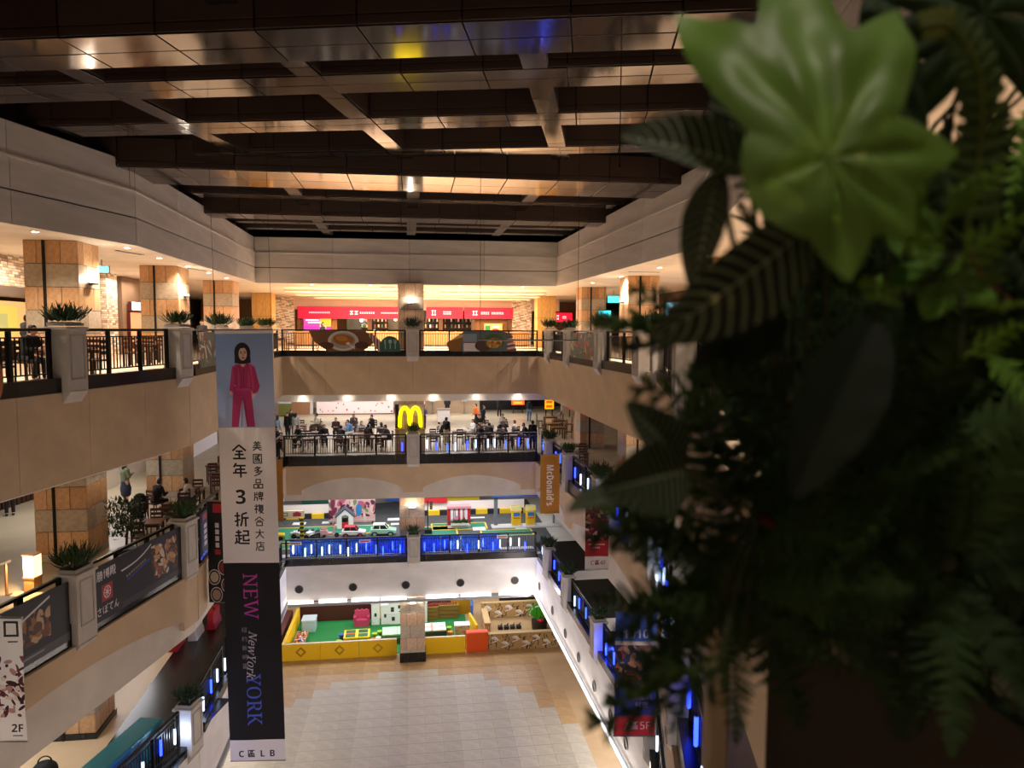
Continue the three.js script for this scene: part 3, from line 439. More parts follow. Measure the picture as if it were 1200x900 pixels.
const PIZZA = canvas(256, 256, (x, w) => { x.fillStyle = '#8a4a22'; x.fillRect(0, 0, w, w); x.fillStyle = '#a8622e'; x.beginPath(); x.arc(128, 128, 126, 0, 7); x.fill(); x.fillStyle = '#a8442e'; x.beginPath(); x.arc(128, 128, 104, 0, 7); x.fill(); seed = 3; for (let k = 0; k < 60; k++) { const a = rnd(0, 6.3), r = rnd(0, 92); x.fillStyle = ['#c8a070', '#8c2c24', '#d8b890', '#40301c', '#587038', '#b85040'][k % 6]; x.beginPath(); x.arc(128 + Math.cos(a) * r, 128 + Math.sin(a) * r, rnd(6, 16), 0, 7); x.fill(); } });
{ const [X, D] = S[0].at(tOfD(S[0], 13.6), -0.14), o = thing('pizza_board', 'round printed pizza board on the nearest top railing', 'board', X, -1.0, D, S[0].turn); const g = new THREE.CylinderGeometry(0.8, 0.8, 0.03, 40, 1); g.rotateX(Math.PI / 2); mk('board', g, [M(0x7a4420), printMat(PIZZA), M(0x333333)], o); mk('clip', bx(0.3, 0.05, 0.05, 0, 0.3, -0.03), mSteel, o); }
const swirl = (s, cols, bg) => canvas(512, 256, (x, w, h) => { x.fillStyle = bg; x.fillRect(0, 0, w, h); seed = s; for (let k = 0; k < 40; k++) { x.fillStyle = cols[k % cols.length]; x.save(); x.translate(rnd(0, w), rnd(0, h)); x.rotate(rnd(0, 3)); x.beginPath(); x.ellipse(0, 0, rnd(12, 80), rnd(6, 26), 0, 0, 7); x.fill(); x.restore(); } });
railBoard('green printed strip board above the round pizza board', 0, tOfD(S[0], 12.2) + 0.3, tOfD(S[0], 14), 'top', 0.75, 1.18, swirl(6, ['#3f6a58', '#2e5244', '#58806c'], '#3d6654'));
railBoard('printed board with brown and white swirls beside the tall banner', 1, tOfD(S[1], 22.3), tOfD(S[1], 24.8), 'top', 0.05, 1.15, swirl(12, ['#8c4a38', '#d0c6ba', '#4a2c24', '#a98268', '#6c7c68', '#e0d8cc'], '#5b6258'));
const EGG = canvas(512, 240, (x, w, h) => { x.fillStyle = '#6e4a2a'; x.fillRect(0, 0, w, h); x.fillStyle = '#7d5733'; for (let k = 0; k < 8; k++) x.fillRect(0, k * 32, w, 3); x.fillStyle = '#c9c4be'; x.beginPath(); x.arc(260, 120, 116, 0, 7); x.fill(); x.fillStyle = '#9a9690'; x.beginPath(); x.arc(260, 120, 92, 0, 7); x.fill(); x.fillStyle = '#a8672a'; x.beginPath(); x.ellipse(262, 108, 80, 62, 0.3, 0, 7); x.fill(); x.fillStyle = '#c58a3c'; x.beginPath(); x.ellipse(250, 92, 46, 30, 0.3, 0, 7); x.fill(); x.fillStyle = '#4e2a18'; x.beginPath(); x.ellipse(130, 176, 58, 44, 0, 0, 7); x.fill(); x.beginPath(); x.ellipse(400, 170, 54, 42, 0, 0, 7); x.fill(); x.fillStyle = '#e0dcd6'; x.save(); x.translate(330, 190); x.rotate(-0.7); x.fillRect(-4, -60, 8, 90); x.fillRect(-14, -66, 28, 26); x.restore(); });
railBoard('brown six-sided board printed with a breakfast plate', 2, 1.45, 4.9, 'top', 0.12, 1.2, EGG, [[0, 0.98], [0.08, 0.45], [0.28, 0], [0.8, 0], [1, 0.5], [0.84, 0.98]]);
railBoard('red striped slanting board right of the breakfast plate board', 2, 4.45, 5.7, 'top', 0.1, 1.1, canvas(128, 128, (x, w, h) => { for (let k = 0; k < 16; k++) { x.fillStyle = k % 2 ? '#c9c2ba' : '#7d2c2a'; x.fillRect(k * 8, 0, 8, h); } }), [[0, 0.95], [0.2, 0.95], [1, 0], [0.45, 0]], -0.13);
const FORK = canvas(256, 256, (x, w) => { x.fillStyle = '#2f5f52'; x.fillRect(0, 0, w, w); x.fillStyle = '#a9c0b8'; x.beginPath(); x.ellipse(128, 90, 22, 34, 0, 0, 7); x.fill(); x.fillRect(122, 90, 12, 120); x.fillRect(60, 60, 12, 150); x.fillRect(52, 60, 10, 70); x.fillRect(186, 110, 12, 100); for (let k = 0; k < 3; k++) x.fillRect(176 + k * 12, 56, 7, 50); x.fillRect(176, 100, 32, 14); });
{ const [X, D] = S[2].at(5.62, -0.16), o = thing('cutlery_sign', 'green arched sign with pale cutlery outlines on the back railing', 'sign', X, -1.15, D, S[2].turn); const sh = new THREE.Shape(); sh.moveTo(-0.52, 0); sh.lineTo(-0.52, 0.3); sh.absarc(0, 0.3, 0.52, Math.PI, 0, true); sh.lineTo(0.52, 0); sh.closePath(); const g = new THREE.ExtrudeGeometry(sh, { depth: 0.02, bevelEnabled: false, curveSegments: 24 }), uv = g.attributes.uv, ps = g.attributes.position; for (let k = 0; k < uv.count; k++) uv.setXY(k, ps.getX(k) / 1.04 + 0.5, ps.getY(k) / 0.82); mk('board', g, printMat(FORK), o); mk('stand', bx(0.5, 0.04, 0.08, 0, 0, -0.04), mSteel, o); }
const BURGER = canvas(768, 220, (x, w, h) => { x.fillStyle = '#54666a'; x.fillRect(0, 0, w, h); x.fillStyle = '#8c5f22'; x.beginPath(); x.moveTo(0, 90); x.lineTo(190, 40); x.lineTo(150, h); x.lineTo(30, h); x.fill(); x.fillStyle = '#c9b48c'; x.beginPath(); x.moveTo(0, 80); x.lineTo(190, 30); x.lineTo(190, 64); x.lineTo(0, 120); x.fill(); x.fillStyle = '#7f99ad'; x.fillRect(180, 30, 150, 190); x.fillStyle = '#d8d4d2'; x.fillRect(190, 130, 170, 90); x.fillStyle = '#962a2a'; x.fillRect(180, 118, 170, 12); x.fillStyle = '#49302a'; x.beginPath(); x.ellipse(400, 160, 90, 60, 0, 0, 7); x.fill(); x.fillStyle = '#3f5c30'; x.beginPath(); x.ellipse(520, 110, 110, 80, 0, 0, 7); x.fill(); x.fillStyle = '#b08a34'; x.beginPath(); x.ellipse(520, 130, 84, 56, 0, 0, 7); x.fill(); seed = 5; for (let k = 0; k < 26; k++) { x.fillStyle = ['#c9a64a', '#7d5a24', '#a03c2c'][k % 3]; x.beginPath(); x.arc(rnd(440, 600), rnd(90, 180), rnd(6, 16), 0, 7); x.fill(); } for (let k = 0; k < 7; k++) { x.fillStyle = k % 2 ? '#c9c2ba' : '#87302c'; x.save(); x.translate(660, 60 + k * 24); x.rotate(-0.2); x.fillRect(0, 0, 100, 24); x.restore(); } });
railBoard('long printed food board with burger and red stripes', 2, 8.55, 12.35, 'top', 0.12, 1.2, BURGER, [[0, 0.4], [0.26, 1], [0.36, 1.0], [0.75, 1], [0.92, 0.9], [1, 0], [0.05, 0]]);
railBoard('printed board with red fruit and bread on the right railing', 3, tOfD(S[3], 32.0), tOfD(S[3], 28.3), 'top', 0.1, 1.15, swirl(33, ['#9c3a34', '#c9a070', '#3c5a4c', '#a86a48', '#d4c8a8', '#7c2c2a'], '#51685c'));
const TON = canvas(1024, 330, (x, w, h) => { x.fillStyle = '#121012'; x.fillRect(0, 0, w, h); x.fillStyle = '#1c191b'; x.beginPath(); x.ellipse(620, 220, 380, 120, -0.2, 0, 7); x.fill(); glyphs(x, '勝博殿', 52, 30, 62, { weight: 12, gap: 1.05, color: '#d8d4d4' }); x.fillStyle = '#a81c28'; x.fillRect(96, 124, 110, 100); x.strokeStyle = '#e8d8d8'; x.lineWidth = 6; x.beginPath(); x.arc(151, 174, 34, 0, 7); x.stroke(); for (let k = 0; k < 8; k++) { x.beginPath(); x.moveTo(151, 174); x.lineTo(151 + 30 * Math.cos(k * 0.785), 174 + 30 * Math.sin(k * 0.785)); x.stroke(); } glyphs(x, 'さぼてん', 44, 246, 54, { weight: 11, gap: 1.05, color: '#d8d4d4' });
  meat(x, 640, 40, 330, 230, 22, ['#8a5228', '#b0763c', '#6a3a1c', '#c99a64', '#e0c8b4', '#4a2814']); x.strokeStyle = '#dcdcdc'; x.lineWidth = 10; x.beginPath(); x.moveTo(300, 96); x.bezierCurveTo(420, 90, 520, 80, 640, 20); x.stroke(); x.strokeStyle = '#2a3cb4'; x.lineWidth = 14; x.beginPath(); x.moveTo(360, 170); x.lineTo(620, 112); x.stroke(); x.fillStyle = '#9c8a40'; x.save(); x.translate(350, 140); x.rotate(-0.2); for (let k = 0; k < 9; k++) x.fillRect(k * 26, 0, 18, 14); x.restore(); x.fillStyle = '#3a383a'; x.fillRect(300, 290, w - 300, 40); });
railBoard('black printed board with a red crest and fried pork on the left railing', 0, tOfD(S[0], 16.75), tOfD(S[0], 20.6), 'middle', -0.12, 1.22, TON);
railBoard('black glossy board with a fried cutlet nearest the camera', 0, tOfD(S[0], 12.4), tOfD(S[0], 16.0), 'middle', -0.12, 1.22, canvas(1024, 330, (x, w, h) => { x.fillStyle = '#131112'; x.fillRect(0, 0, w, h); meat(x, 420, 70, 440, 170, 31, ['#7a4622', '#a06830', '#c8a880', '#5c3018', '#402418']); x.strokeStyle = '#e0e0e0'; x.lineWidth = 12; x.beginPath(); x.moveTo(200, 130); x.lineTo(560, 66); x.lineTo(640, 90); x.lineTo(860, 30); x.stroke(); x.fillStyle = '#4a484a'; x.fillRect(0, 280, w, 50); x.fillStyle = '#8a888a'; x.fillRect(100, 292, 700, 10); }));
railBoard('dark menu board on the left railing beside the tall banner', 1, tOfD(S[1], 21.9), tOfD(S[1], 23.4), 'middle', -0.1, 1.2, canvas(128, 256, (x, w, h) => { x.fillStyle = '#151314'; x.fillRect(0, 0, w, h); x.fillStyle = '#a02430'; x.fillRect(30, 16, 50, 36); x.fillStyle = '#cfc8c8'; for (let k = 0; k < 4; k++) x.fillRect(40, 80 + k * 36, 26, 26); }));
// ---------------------------------------------------------------- people: one continuous body from a field of tapered bones
function fieldMesh(bones, k, res, size, cy) {
  const mc = new MarchingCubes(res, M(0xffffff), false, false, 120000), f = mc.field, h = res / 2, big = 10; f.fill(-big);
  const cell = size / h;                                          // metres per cell
  for (const [a, ra, b, rb] of bones) {
    const R = Math.max(ra, rb) + k * 2 + cell, lo = [0, 1, 2].map((c) => Math.max(1, Math.floor((Math.min(a[c], b[c]) - (c === 1 ? cy : 0) - R) / cell + h))), hi = [0, 1, 2].map((c) => Math.min(res - 2, Math.ceil((Math.max(a[c], b[c]) - (c === 1 ? cy : 0) + R) / cell + h)));
    const d = [b[0] - a[0], b[1] - a[1], b[2] - a[2]], dd = d[0] * d[0] + d[1] * d[1] + d[2] * d[2] || 1e-9;
    for (let z = lo[2]; z <= hi[2]; z++) for (let y = lo[1]; y <= hi[1]; y++) for (let x = lo[0]; x <= hi[0]; x++) {
      const p = [(x - h) * cell - a[0], (y - h) * cell + cy - a[1], (z - h) * cell - a[2]], t = Math.min(1, Math.max(0, (p[0] * d[0] + p[1] * d[1] + p[2] * d[2]) / dd));
      const s = Math.hypot(p[0] - t * d[0], p[1] - t * d[1], p[2] - t * d[2]) - (ra + (rb - ra) * t), i = z * res * res + y * res + x, o = -f[i];
      const m = Math.max(k - Math.abs(o - s), 0) / k; f[i] = -(Math.min(o, s) - m * m * k * 0.25);
    }
  }
  mc.isolation = 0; mc.update();
  const g = new THREE.BufferGeometry(); g.setAttribute('position', new THREE.BufferAttribute(mc.positionArray.slice(0, mc.count * 3), 3));
  const w = mergeVertices(g, 1e-4), p = w.attributes.position; for (let i = 0; i < p.count; i++) p.setXYZ(i, p.getX(i) * size, p.getY(i) * size + cy, p.getZ(i) * size);
  let vol = 0; const ix = w.index.array, q = (i) => new THREE.Vector3().fromBufferAttribute(p, i); for (let i = 0; i < ix.length; i += 3) vol += q(ix[i]).dot(q(ix[i + 1]).cross(q(ix[i + 2])));
  if (vol < 0) for (let i = 0; i < ix.length; i += 3) { const s = ix[i]; ix[i] = ix[i + 1]; ix[i + 1] = s; }
  w.computeVertexNormals(); return w;
}
const lerp3 = (a, b, t) => a.map((v, i) => v + (b[i] - v) * t);
const poses = {};
function pose(kind) {
  if (poses[kind]) return poses[kind];
  const sit = kind.startsWith('sit'), hip = sit ? 0.57 : 0.93, lean = { sitlean: 0.16, sit: 0.04, sitside: 0.07, walk: 0.05 }[kind] ?? 0.01;
  const P = [0, hip, sit ? -0.02 : 0], C = [0, hip + 0.36, lean * 0.7], Nk = [0, hip + 0.53, lean], H = [0, hip + 0.67, lean + 0.02 + (kind === 'sitlean' ? 0.05 : 0)];
  const arm = (s) => { const sh = [s * 0.175, hip + 0.46, lean * 0.85];
    if (kind === 'sitlean' || kind === 'sit') return [sh, [s * 0.23, hip + 0.2, lean + 0.06], [s * 0.1, hip + 0.22, lean + 0.3]];
    if (kind === 'sitside') return [sh, [s * 0.24, hip + 0.19, lean + 0.04], s > 0 ? [0.12, hip + 0.4, lean + 0.22] : [-0.12, hip + 0.12, lean + 0.25]];
    if (kind === 'hold') return [sh, [s * 0.22, hip + 0.2, 0.04], [s * 0.06, hip + 0.26, 0.26]];
    if (kind === 'walk') return [sh, [s * 0.23, hip + 0.2, -s * 0.08], [s * 0.22, hip - 0.02, -s * 0.16 + 0.08]];
    return [sh, [s * 0.22, hip + 0.19, 0], [s * 0.22, hip - 0.06, 0.06]]; };
  const leg = (s) => { const h = [s * 0.095, hip - 0.02, P[2]];
    if (sit) return [h, [s * 0.11, 0.5, 0.4], [s * 0.11, 0.09, 0.36 + (s > 0 ? 0.05 : -0.04)]];
    if (kind === 'walk') return [h, [s * 0.1, 0.5, s * 0.12 + 0.02], [s * 0.1, 0.09, s * 0.26 - 0.04]];
    return [h, [s * 0.1, 0.5, 0.01], [s * 0.105, 0.09, -0.01]]; };
  const arms = [-1, 1].map(arm), legs = [-1, 1].map(leg), body = [[P, 0.135, C, 0.15], [C, 0.15, Nk, 0.07], [Nk, 0.055, H, 0.06], [[0, H[1] + 0.03, H[2] - 0.01], 0.088, [0, H[1] - 0.04, H[2] + 0.025], 0.066], [[0, H[1] - 0.005, H[2] + 0.085], 0.016, [0, H[1] - 0.025, H[2] + 0.1], 0.018]];
  for (const s of [-1, 1]) body.push([[s * 0.083, H[1] + 0.01, H[2]], 0.018, [s * 0.086, H[1] - 0.02, H[2]], 0.016]);
  const shirt = [[[0, hip + 0.02, P[2]], 0.15, C, 0.17], [C, 0.17, [0, hip + 0.48, lean * 0.9], 0.1]], pants = [[P, 0.155, [0, hip + 0.06, P[2]], 0.145]], fing = [];
  for (const [sh, el, wr] of arms) { body.push([[sh[0] * 0.5, sh[1] + 0.02, sh[2]], 0.07, sh, 0.062], [sh, 0.056, el, 0.042], [el, 0.042, wr, 0.03]); shirt.push([[sh[0] * 0.5, sh[1] + 0.02, sh[2]], 0.085, sh, 0.076], [sh, 0.07, el, 0.056], [el, 0.056, lerp3(el, wr, 0.85), 0.046]);
    const d = wr.map((v, i) => v - el[i]), L = Math.hypot(...d), u = d.map((v) => v / L), pm = wr.map((v, i) => v + u[i] * 0.06); body.push([wr, 0.028, pm, 0.032]);
    const side = Math.abs(u[1]) > 0.7 ? [0, 0, 1] : [0, 1, 0];
    for (let k = 0; k < 4; k++) { const o = (k - 1.5) * 0.019, a = pm.map((v, i) => v + side[i] * o), m = a.map((v, i) => v + u[i] * (0.05 + 0.008 * (k === 1 || k === 2))), e = m.map((v, i) => v + u[i] * 0.03 - (i === 0 ? Math.sign(sh[0]) * 0.016 : 0)); fing.push(bar(a, m, 0.009, 5), bar(m, e, 0.008, 5)); }
    fing.push(bar(wr.map((v, i) => v + side[i] * 0.03 + u[i] * 0.015), wr.map((v, i) => v + side[i] * 0.058 + u[i] * 0.06), 0.01, 5)); }
  const shoes = [];
  for (const [h, kn, an] of legs) { body.push([h, 0.085, kn, 0.052], [kn, 0.052, an, 0.035], [an, 0.036, [an[0], 0.04, an[2] + 0.12], 0.03]); pants.push([h, 0.102, kn, 0.072], [kn, 0.07, [an[0], an[1] + 0.03, an[2]], 0.06]); const g = new THREE.SphereGeometry(1, 10, 8); g.scale(0.05, 0.045, 0.14); g.translate(an[0], 0.045, an[2] + 0.06); shoes.push(g); }
  const skirt = sit ? [[P, 0.16, [0, 0.55, 0.2], 0.19], [[0, 0.55, 0.2], 0.19, [0, 0.5, 0.38], 0.17]] : [[P, 0.15, [0, 0.62, 0.02], 0.2], [[0, 0.62, 0.02], 0.2, [0, 0.45, 0.02], 0.19]];
  const hair = [[[0, H[1] + 0.05, H[2] - 0.025], 0.093, [0, H[1] - 0.02, H[2] - 0.045], 0.082]], longHair = hair.concat([[[0, H[1] + 0.01, H[2] - 0.05], 0.088, [0, H[1] - 0.2, H[2] - 0.07], 0.07]]);
  const cyy = 0.88, F = (b, k = 0.035) => fieldMesh(b, k, 76, 0.95, cyy);
  const bodyG = geo1([F(body), ...fing.map((g) => { g.deleteAttribute('uv'); return g; })]);
  return poses[kind] = { body: bodyG, shirt: F(shirt), pants: F(pants), skirt: F(skirt), hair: F(hair, 0.02), longHair: F(longHair, 0.02), shoes };
}
const SEATED = [], SKIN = 0xc79a80;
function person(label, X, Y, D, turn, kind, shirt, pants, { hair = 0x15110f, long = false, skirt = false, shoe = 0x1a1818, scale = 0.97, group } = {}) {
  const p = pose(kind), t = thing('person', label, 'person', X, Y, D, turn, group); t.scale.setScalar(scale);
  mk('body', p.body, M(SKIN, 0.6), t); mk('top', p.shirt, M(shirt, 0.85), t); mk(skirt ? 'skirt' : 'trousers', skirt ? p.skirt : p.pants, M(pants, 0.85), t); mk('hair', long ? p.longHair : p.hair, M(hair, 0.5), t);
  for (const g of p.shoes) mk('shoe', g, M(shoe, 0.6), t);
  if (kind.startsWith('sit')) SEATED.push([label, X, Y, D, turn]);
  return t;
}

// ---------------------------------------------------------------- tables and chairs
const mWood = texM(0x4a2c1c, WOODT, 0.4), mWoodMid = texM(0x74492c, WOODT, 0.35), mPale = texM(0xb98a54, WOODT, 0.45), mDark = M(0x17110e, 0.5);
const tp = {};
function table(kind, label, X, Y, D, turn, group) {
  const k = tp[kind] ??= (() => { const t = new THREE.Group(), top = { dark: mWoodMid, low: mWoodMid, pale: M(0xd8d2cb, 0.4) }[kind]; mk('tabletop', new RoundedBoxGeometry(0.9, 0.05, 0.75, 1, 0.015).translate(0, 0.735, 0), top, t); mk('apron', bx(0.7, 0.06, 0.55, 0, 0.68, 0), mWood, t); for (const a of [-1, 1]) for (const b of [-1, 1]) mk('leg', bx(0.05, 0.7, 0.05, a * 0.38, 0.35, b * 0.3), mWood, t); return t; })();
  const o = k.clone(); o.name = numbered('dining_table'); scene.add(o); o.position.copy(V(X, Y, D)); o.rotation.y = turn; return tag(o, label, 'table', group);
}
let chairP;
function chair(label, X, Y, D, turn, group) {
  chairP ??= (() => { const t = new THREE.Group(); mk('seat', new RoundedBoxGeometry(0.42, 0.05, 0.42, 1, 0.012).translate(0, 0.45, 0), mWood, t); for (const a of [-1, 1]) { mk('leg', bar([a * 0.18, 0, 0.18], [a * 0.18, 0.43, 0.17], 0.02), mWood, t); mk('leg', bar([a * 0.18, 0, -0.2], [a * 0.18, 0.95, -0.23], 0.02), mWood, t); } const bk = [0.92, 0.78, 0.64].map((y) => bx(0.36, 0.09, 0.025, 0, y, -0.225)); mk('backrest', bk, mWood, t); return t; })();
  const o = chairP.clone(); o.name = numbered('dining_chair'); scene.add(o); o.position.copy(V(X, Y, D)); o.rotation.y = turn; return tag(o, label, 'chair', group);
}
const off = (X, D, turn, x, z) => [X + x * Math.cos(turn) + z * Math.sin(turn), D + x * Math.sin(turn) - z * Math.cos(turn)];
const SIDE4 = ['near', 'far', 'right', 'left'];
function setOf(X, Y, D, turn, kind, which, place, group, sides = [1, 1, 0, 0], tone = 'dark') {
  table(kind, `${tone} table ${place}, ${which}`, X, Y, D, turn, group + ', tables');
  [[0, 0.66, Math.PI], [0, -0.66, 0], [0.72, 0, -Math.PI / 2], [-0.72, 0, Math.PI / 2]].forEach(([x, z, a], k) => { if (!sides[k]) return; const [cx, cd] = off(X, D, turn, x, z); chair(`dark chair, ${SIDE4[k]} side, ${which} table ${place}`, cx, Y, cd, turn + a, group + ', chairs'); });
}
const MF = -6.85;
// middle floor, behind the back railing
const gL = 'food court left of the yellow arches', gR = 'food court right of the yellow arches';
for (const [X, D, s, n] of [[-13.2, 40.8, [1, 1, 0, 0]], [-11.3, 40.7, [0, 1, 0, 1]], [-9.6, 41.0, [1, 0, 1, 0]], [-12.0, 43.4, [1, 1, 0, 0]], [-10.3, 45.6, [0, 1, 0, 0]], [-8.9, 42.9, [0, 1, 0, 0]], [-7.6, 41.6, [1, 0, 0, 0]], [-13.6, 46.6, [0, 1, 0, 0]]].sort((p, q) => p[0] - q[0]).map((q, k) => [...q, ORD[k] + ' from the left']))
  setOf(X, MF, D, BACK, 'dark', n, 'left of the yellow arches', gL, s);
for (const [X, D, s, n] of [[-4.6, 42.6, [1, 1, 0, 0]], [-3.2, 44.2, [1, 0, 1, 0]], [-1.9, 41.8, [1, 0, 0, 0]], [-0.9, 44.3, [0, 0, 1, 1]], [0.4, 42.4, [1, 1, 0, 0]], [-1.6, 47.0, [0, 1, 0, 0]]].sort((p, q) => p[0] - q[0]).map((q, k) => [...q, ORD[k] + ' from the left']))
  setOf(X, MF, D, BACK, 'dark', n, 'right of the yellow arches', gR, s);
[[2.7, 51.8], [3.2, 49.9], [2.7, 48.0], [2.9, 46.1]].forEach(([X, D], k) => setOf(X, MF, D, BACK, 'dark', ORD[k] + ' from the back', 'in the far right food court corner', 'empty tables in the far right corner', [0, 0, 1, 1]));
[[3.6, 39.0], [3.4, 36.6], [4.0, 32.2], [4.5, 29.8], [4.9, 27.8]].forEach(([X, D], k) => setOf(X, MF, D, BACK, 'low', ORD[k] + ' from the back', 'behind the middle right railing', 'tables along the right railing', [1, 0, 0, 0], 'brown'));
// middle floor, left side
for (const [X, D, n] of [[-11.55, 22.9, 'nearest'], [-11.7, 25.2, 'second nearest'], [-12.2, 27.6, 'third nearest'], [-12.2, 30.5, 'fourth nearest'], [-13.3, 32.8, 'second farthest'], [-13.7, 35.2, 'farthest']]) setOf(X, MF, D, BACK + 0.02, 'low', n, 'along the middle left railing', 'tables along the left railing, ' + n, [1, 1, 0, 0], 'brown');
person('woman in a green vest and dark skirt carrying things, standing by the white wall', -15.1, MF, 28.3, 2.6, 'hold', 0x6c7458, 0x2c3448, { skirt: true, long: true });
person('seated person in a white top looking down at the left railing tables', -11.9, MF, 26.9, -1.5, 'sitlean', 0xd0c8c0, 0x3a3a40, {});
person('seated person in black seen from behind beside the dark column base', -13.1, MF, 26.6, 2.7, 'sitlean', 0x141416, 0x1c1c20, {});
person('dark figure with a blue top far left by the slatted wall', -18.4, MF, 26.5, 0.6, 'stand', 0x2c3650, 0x17171c, {});
// food court crowd
[['standing woman in a pale blue top at the far left of the food court', -14.1, 43.9, 2.6, 'stand', 0x8c9cac, 0xcfc6b6, { skirt: true, long: true }],
 ['standing person in a black jacket turned to the left group', -14.0, 45.5, -0.4, 'stand', 0x111113, 0x1a1a1e, {}],
 ['standing woman in a white skirt beside the black jacket', -13.4, 45.2, 2.9, 'stand', 0xa8a49e, 0xd8d2c8, { skirt: true, long: true }],
 ['standing person with black hair at the back of the left group', -14.3, 47.2, 0.2, 'stand', 0x1c1c22, 0x202028, {}],
 ['seated person in a cream shirt behind the standing group', -12.9, 48.3, -1.4, 'sit', 0xc8c0b2, 0x4c4438, {}],
 ['seated person in black leaning at the dark left tables', -11.7, 44.1, 1.2, 'sitlean', 0x131214, 0x1a181c, {}],
 ['seated person in a dark red top facing the blue shirt', -11.1, 46.0, 0.2, 'sitlean', 0x3a2024, 0x221e22, {}],
 ['seated person in a blue shirt with pale trousers', -9.9, 44.9, -1.3, 'sitlean', 0x5c86b8, 0xcfc4b2, {}],
 ['person in black seated upright behind the blue shirt', -9.1, 47.6, -0.8, 'sitside', 0x121214, 0x1b1b20, {}],
 ['person in grey seated upright at the back table', -10.4, 48.0, 0.1, 'sitside', 0x5a5458, 0x2c2a30, { long: true }],
 ['seated woman in a grey patterned top left of the arches', -9.2, 44.3, 0.5, 'sitlean', 0x8c8c86, 0xa89c8c, { long: true }],
 ['broad seated person in black seen from behind left of the arches', -8.4, 42.6, 3.0, 'sit', 0x101012, 0x18181c, {}],
 ['seated person with long hair and grey coat nearest the arches', -7.8, 43.6, -2.7, 'sit', 0x6c6866, 0x2e2c30, { long: true }],
 ['person in black bending over the table at the left railing', -9.9, 41.9, 3.0, 'sitlean', 0x0f0f11, 0x17171a, {}],
 ['standing man in a black jacket and beige trousers right of the arches', -3.9, 43.4, 2.7, 'stand', 0x121214, 0xb09c7c, {}],
 ['seated person in white beside the standing black jacket', -2.4, 45.4, -1.0, 'sit', 0xd5d0ca, 0x8c847c, {}],
 ['person in a bright orange top walking past the tables', -2.5, 51.5, -1.4, 'walk', 0xe06a20, 0x1a1a1e, {}],
 ['person in black walking behind the orange top', -2.0, 50.2, 1.4, 'walk', 0x121214, 0x19191d, {}],
 ['seated person in black at the round of right tables, facing away', -1.4, 43.4, 2.9, 'sitlean', 0x131316, 0x1c1c20, {}],
 ['seated person in grey with the head lowered at the right tables', -0.6, 42.7, -2.6, 'sitlean', 0x74706c, 0x2a2a2e, { long: true }],
 ['seated person in white at the right tables', 0.2, 44.9, -2.0, 'sit', 0xdad5d0, 0x55504c, {}],
 ['seated person in a dark jacket at the right end of the tables', 0.9, 43.7, -1.4, 'sitlean', 0x18181c, 0x222226, {}],
 ['seated person with long hair facing the right tables', -0.5, 46.4, 0.2, 'sitside', 0x4a3c3c, 0x2a2628, { long: true }],
 ['seated person in a black coat at the far left railing table', -13.6, 41.6, 1.2, 'sitlean', 0x131315, 0x1a1a1e, {}],
 ['seated person in dark green behind the left railing bars', -12.3, 42.3, -0.6, 'sitlean', 0x1c2620, 0x1e1e22, {}],
 ['seated woman with long black hair behind the left railing bars', -11.0, 42.6, 0.4, 'sitlean', 0x221c20, 0x28242a, { long: true }],
 ['seated person in charcoal just left of the arches kiosk', -7.2, 42.6, -1.2, 'sitlean', 0x2c2a2e, 0x1c1c20, {}],
 ['seated person in a black hood right of the arches kiosk', -4.3, 44.6, 1.3, 'sitlean', 0x121214, 0x1c1c20, {}],
 ['seated woman in a dark purple top among the right tables', -1.8, 42.9, -0.4, 'sitlean', 0x2c2030, 0x201c24, { long: true }],
 ['standing person in black at the right end of the back railing', 1.2, 42.0, 2.9, 'stand', 0x121216, 0x16161a, {}],
 ['seated person in black at the back of the right tables', -2.2, 48.2, 0.3, 'sitlean', 0x151517, 0x1c1c20, {}],
 ['seated person in pale grey at the back of the right tables', -0.6, 48.4, -0.6, 'sit', 0xb4b0ac, 0x3a3a3e, {}],
 ['standing person in black trousers at the serving counter', -5.2, 58.8, 3.1, 'stand', 0x151518, 0x141416, {}],
 ['standing customer in a dark jacket and jeans by the yellow poster', 1.3, 55.0, 2.8, 'stand', 0x1c1e26, 0x5a7088, {}],
 ['standing person in blue and grey beside the big yellow arches', -6.1, 50.4, 2.9, 'hold', 0x56627a, 0x33343c, {}],
 ['standing worker in black before the dark counter opening', -1.0, 58.0, 3.0, 'hold', 0x0f0f11, 0x151518, {}],
].forEach(([l, X, D, a, k, s, p, o]) => person(l, X, MF, D, a, k, s, p, o));
// top floor people and the chairs under everyone who sits
person('dark-dressed person walking behind the breakfast plate board', -10.9, -1.25, 42.2, 1.3, 'walk', 0x28242a, 0x1f1c22, { skirt: true, long: true });
person('man in grey standing behind the nearest top left railing', -15.5, -1.25, 23.5, 2.9, 'stand', 0x3a3c46, 0x24242a, {});
person('child in dark blue standing beside the man in grey', -15.3, -1.25, 25.2, 2.9, 'stand', 0x24304a, 0x22222a, { scale: 0.9 });
person('dark figure standing in the gap beyond the third left column', -15.6, -1.25, 37.0, 0.4, 'stand', 0x2c2a30, 0x1f1e22, {});
person('person seated in black behind the nearest left railing bars', -11.4, -1.25, 17.2, 1.4, 'sitlean', 0x131214, 0x1a191c, {});
for (const [X, D, n] of [[-11.3, 15.2, 'nearest'], [-11.2, 18.6, 'second']]) setOf(X, -1.25, D, NEAR, 'dark', n, 'behind the top left railing', 'top left tables, ' + n, [1, 1, 1, 1]);
for (const [X, D, n] of [[-12.6, 24.8, 'nearer'], [-13.4, 27.2, 'farther']]) setOf(X, -1.25, D, BACK, 'dark', n, 'between the tiled top columns', 'top floor tables between the columns', [1, 1, 0, 0]);
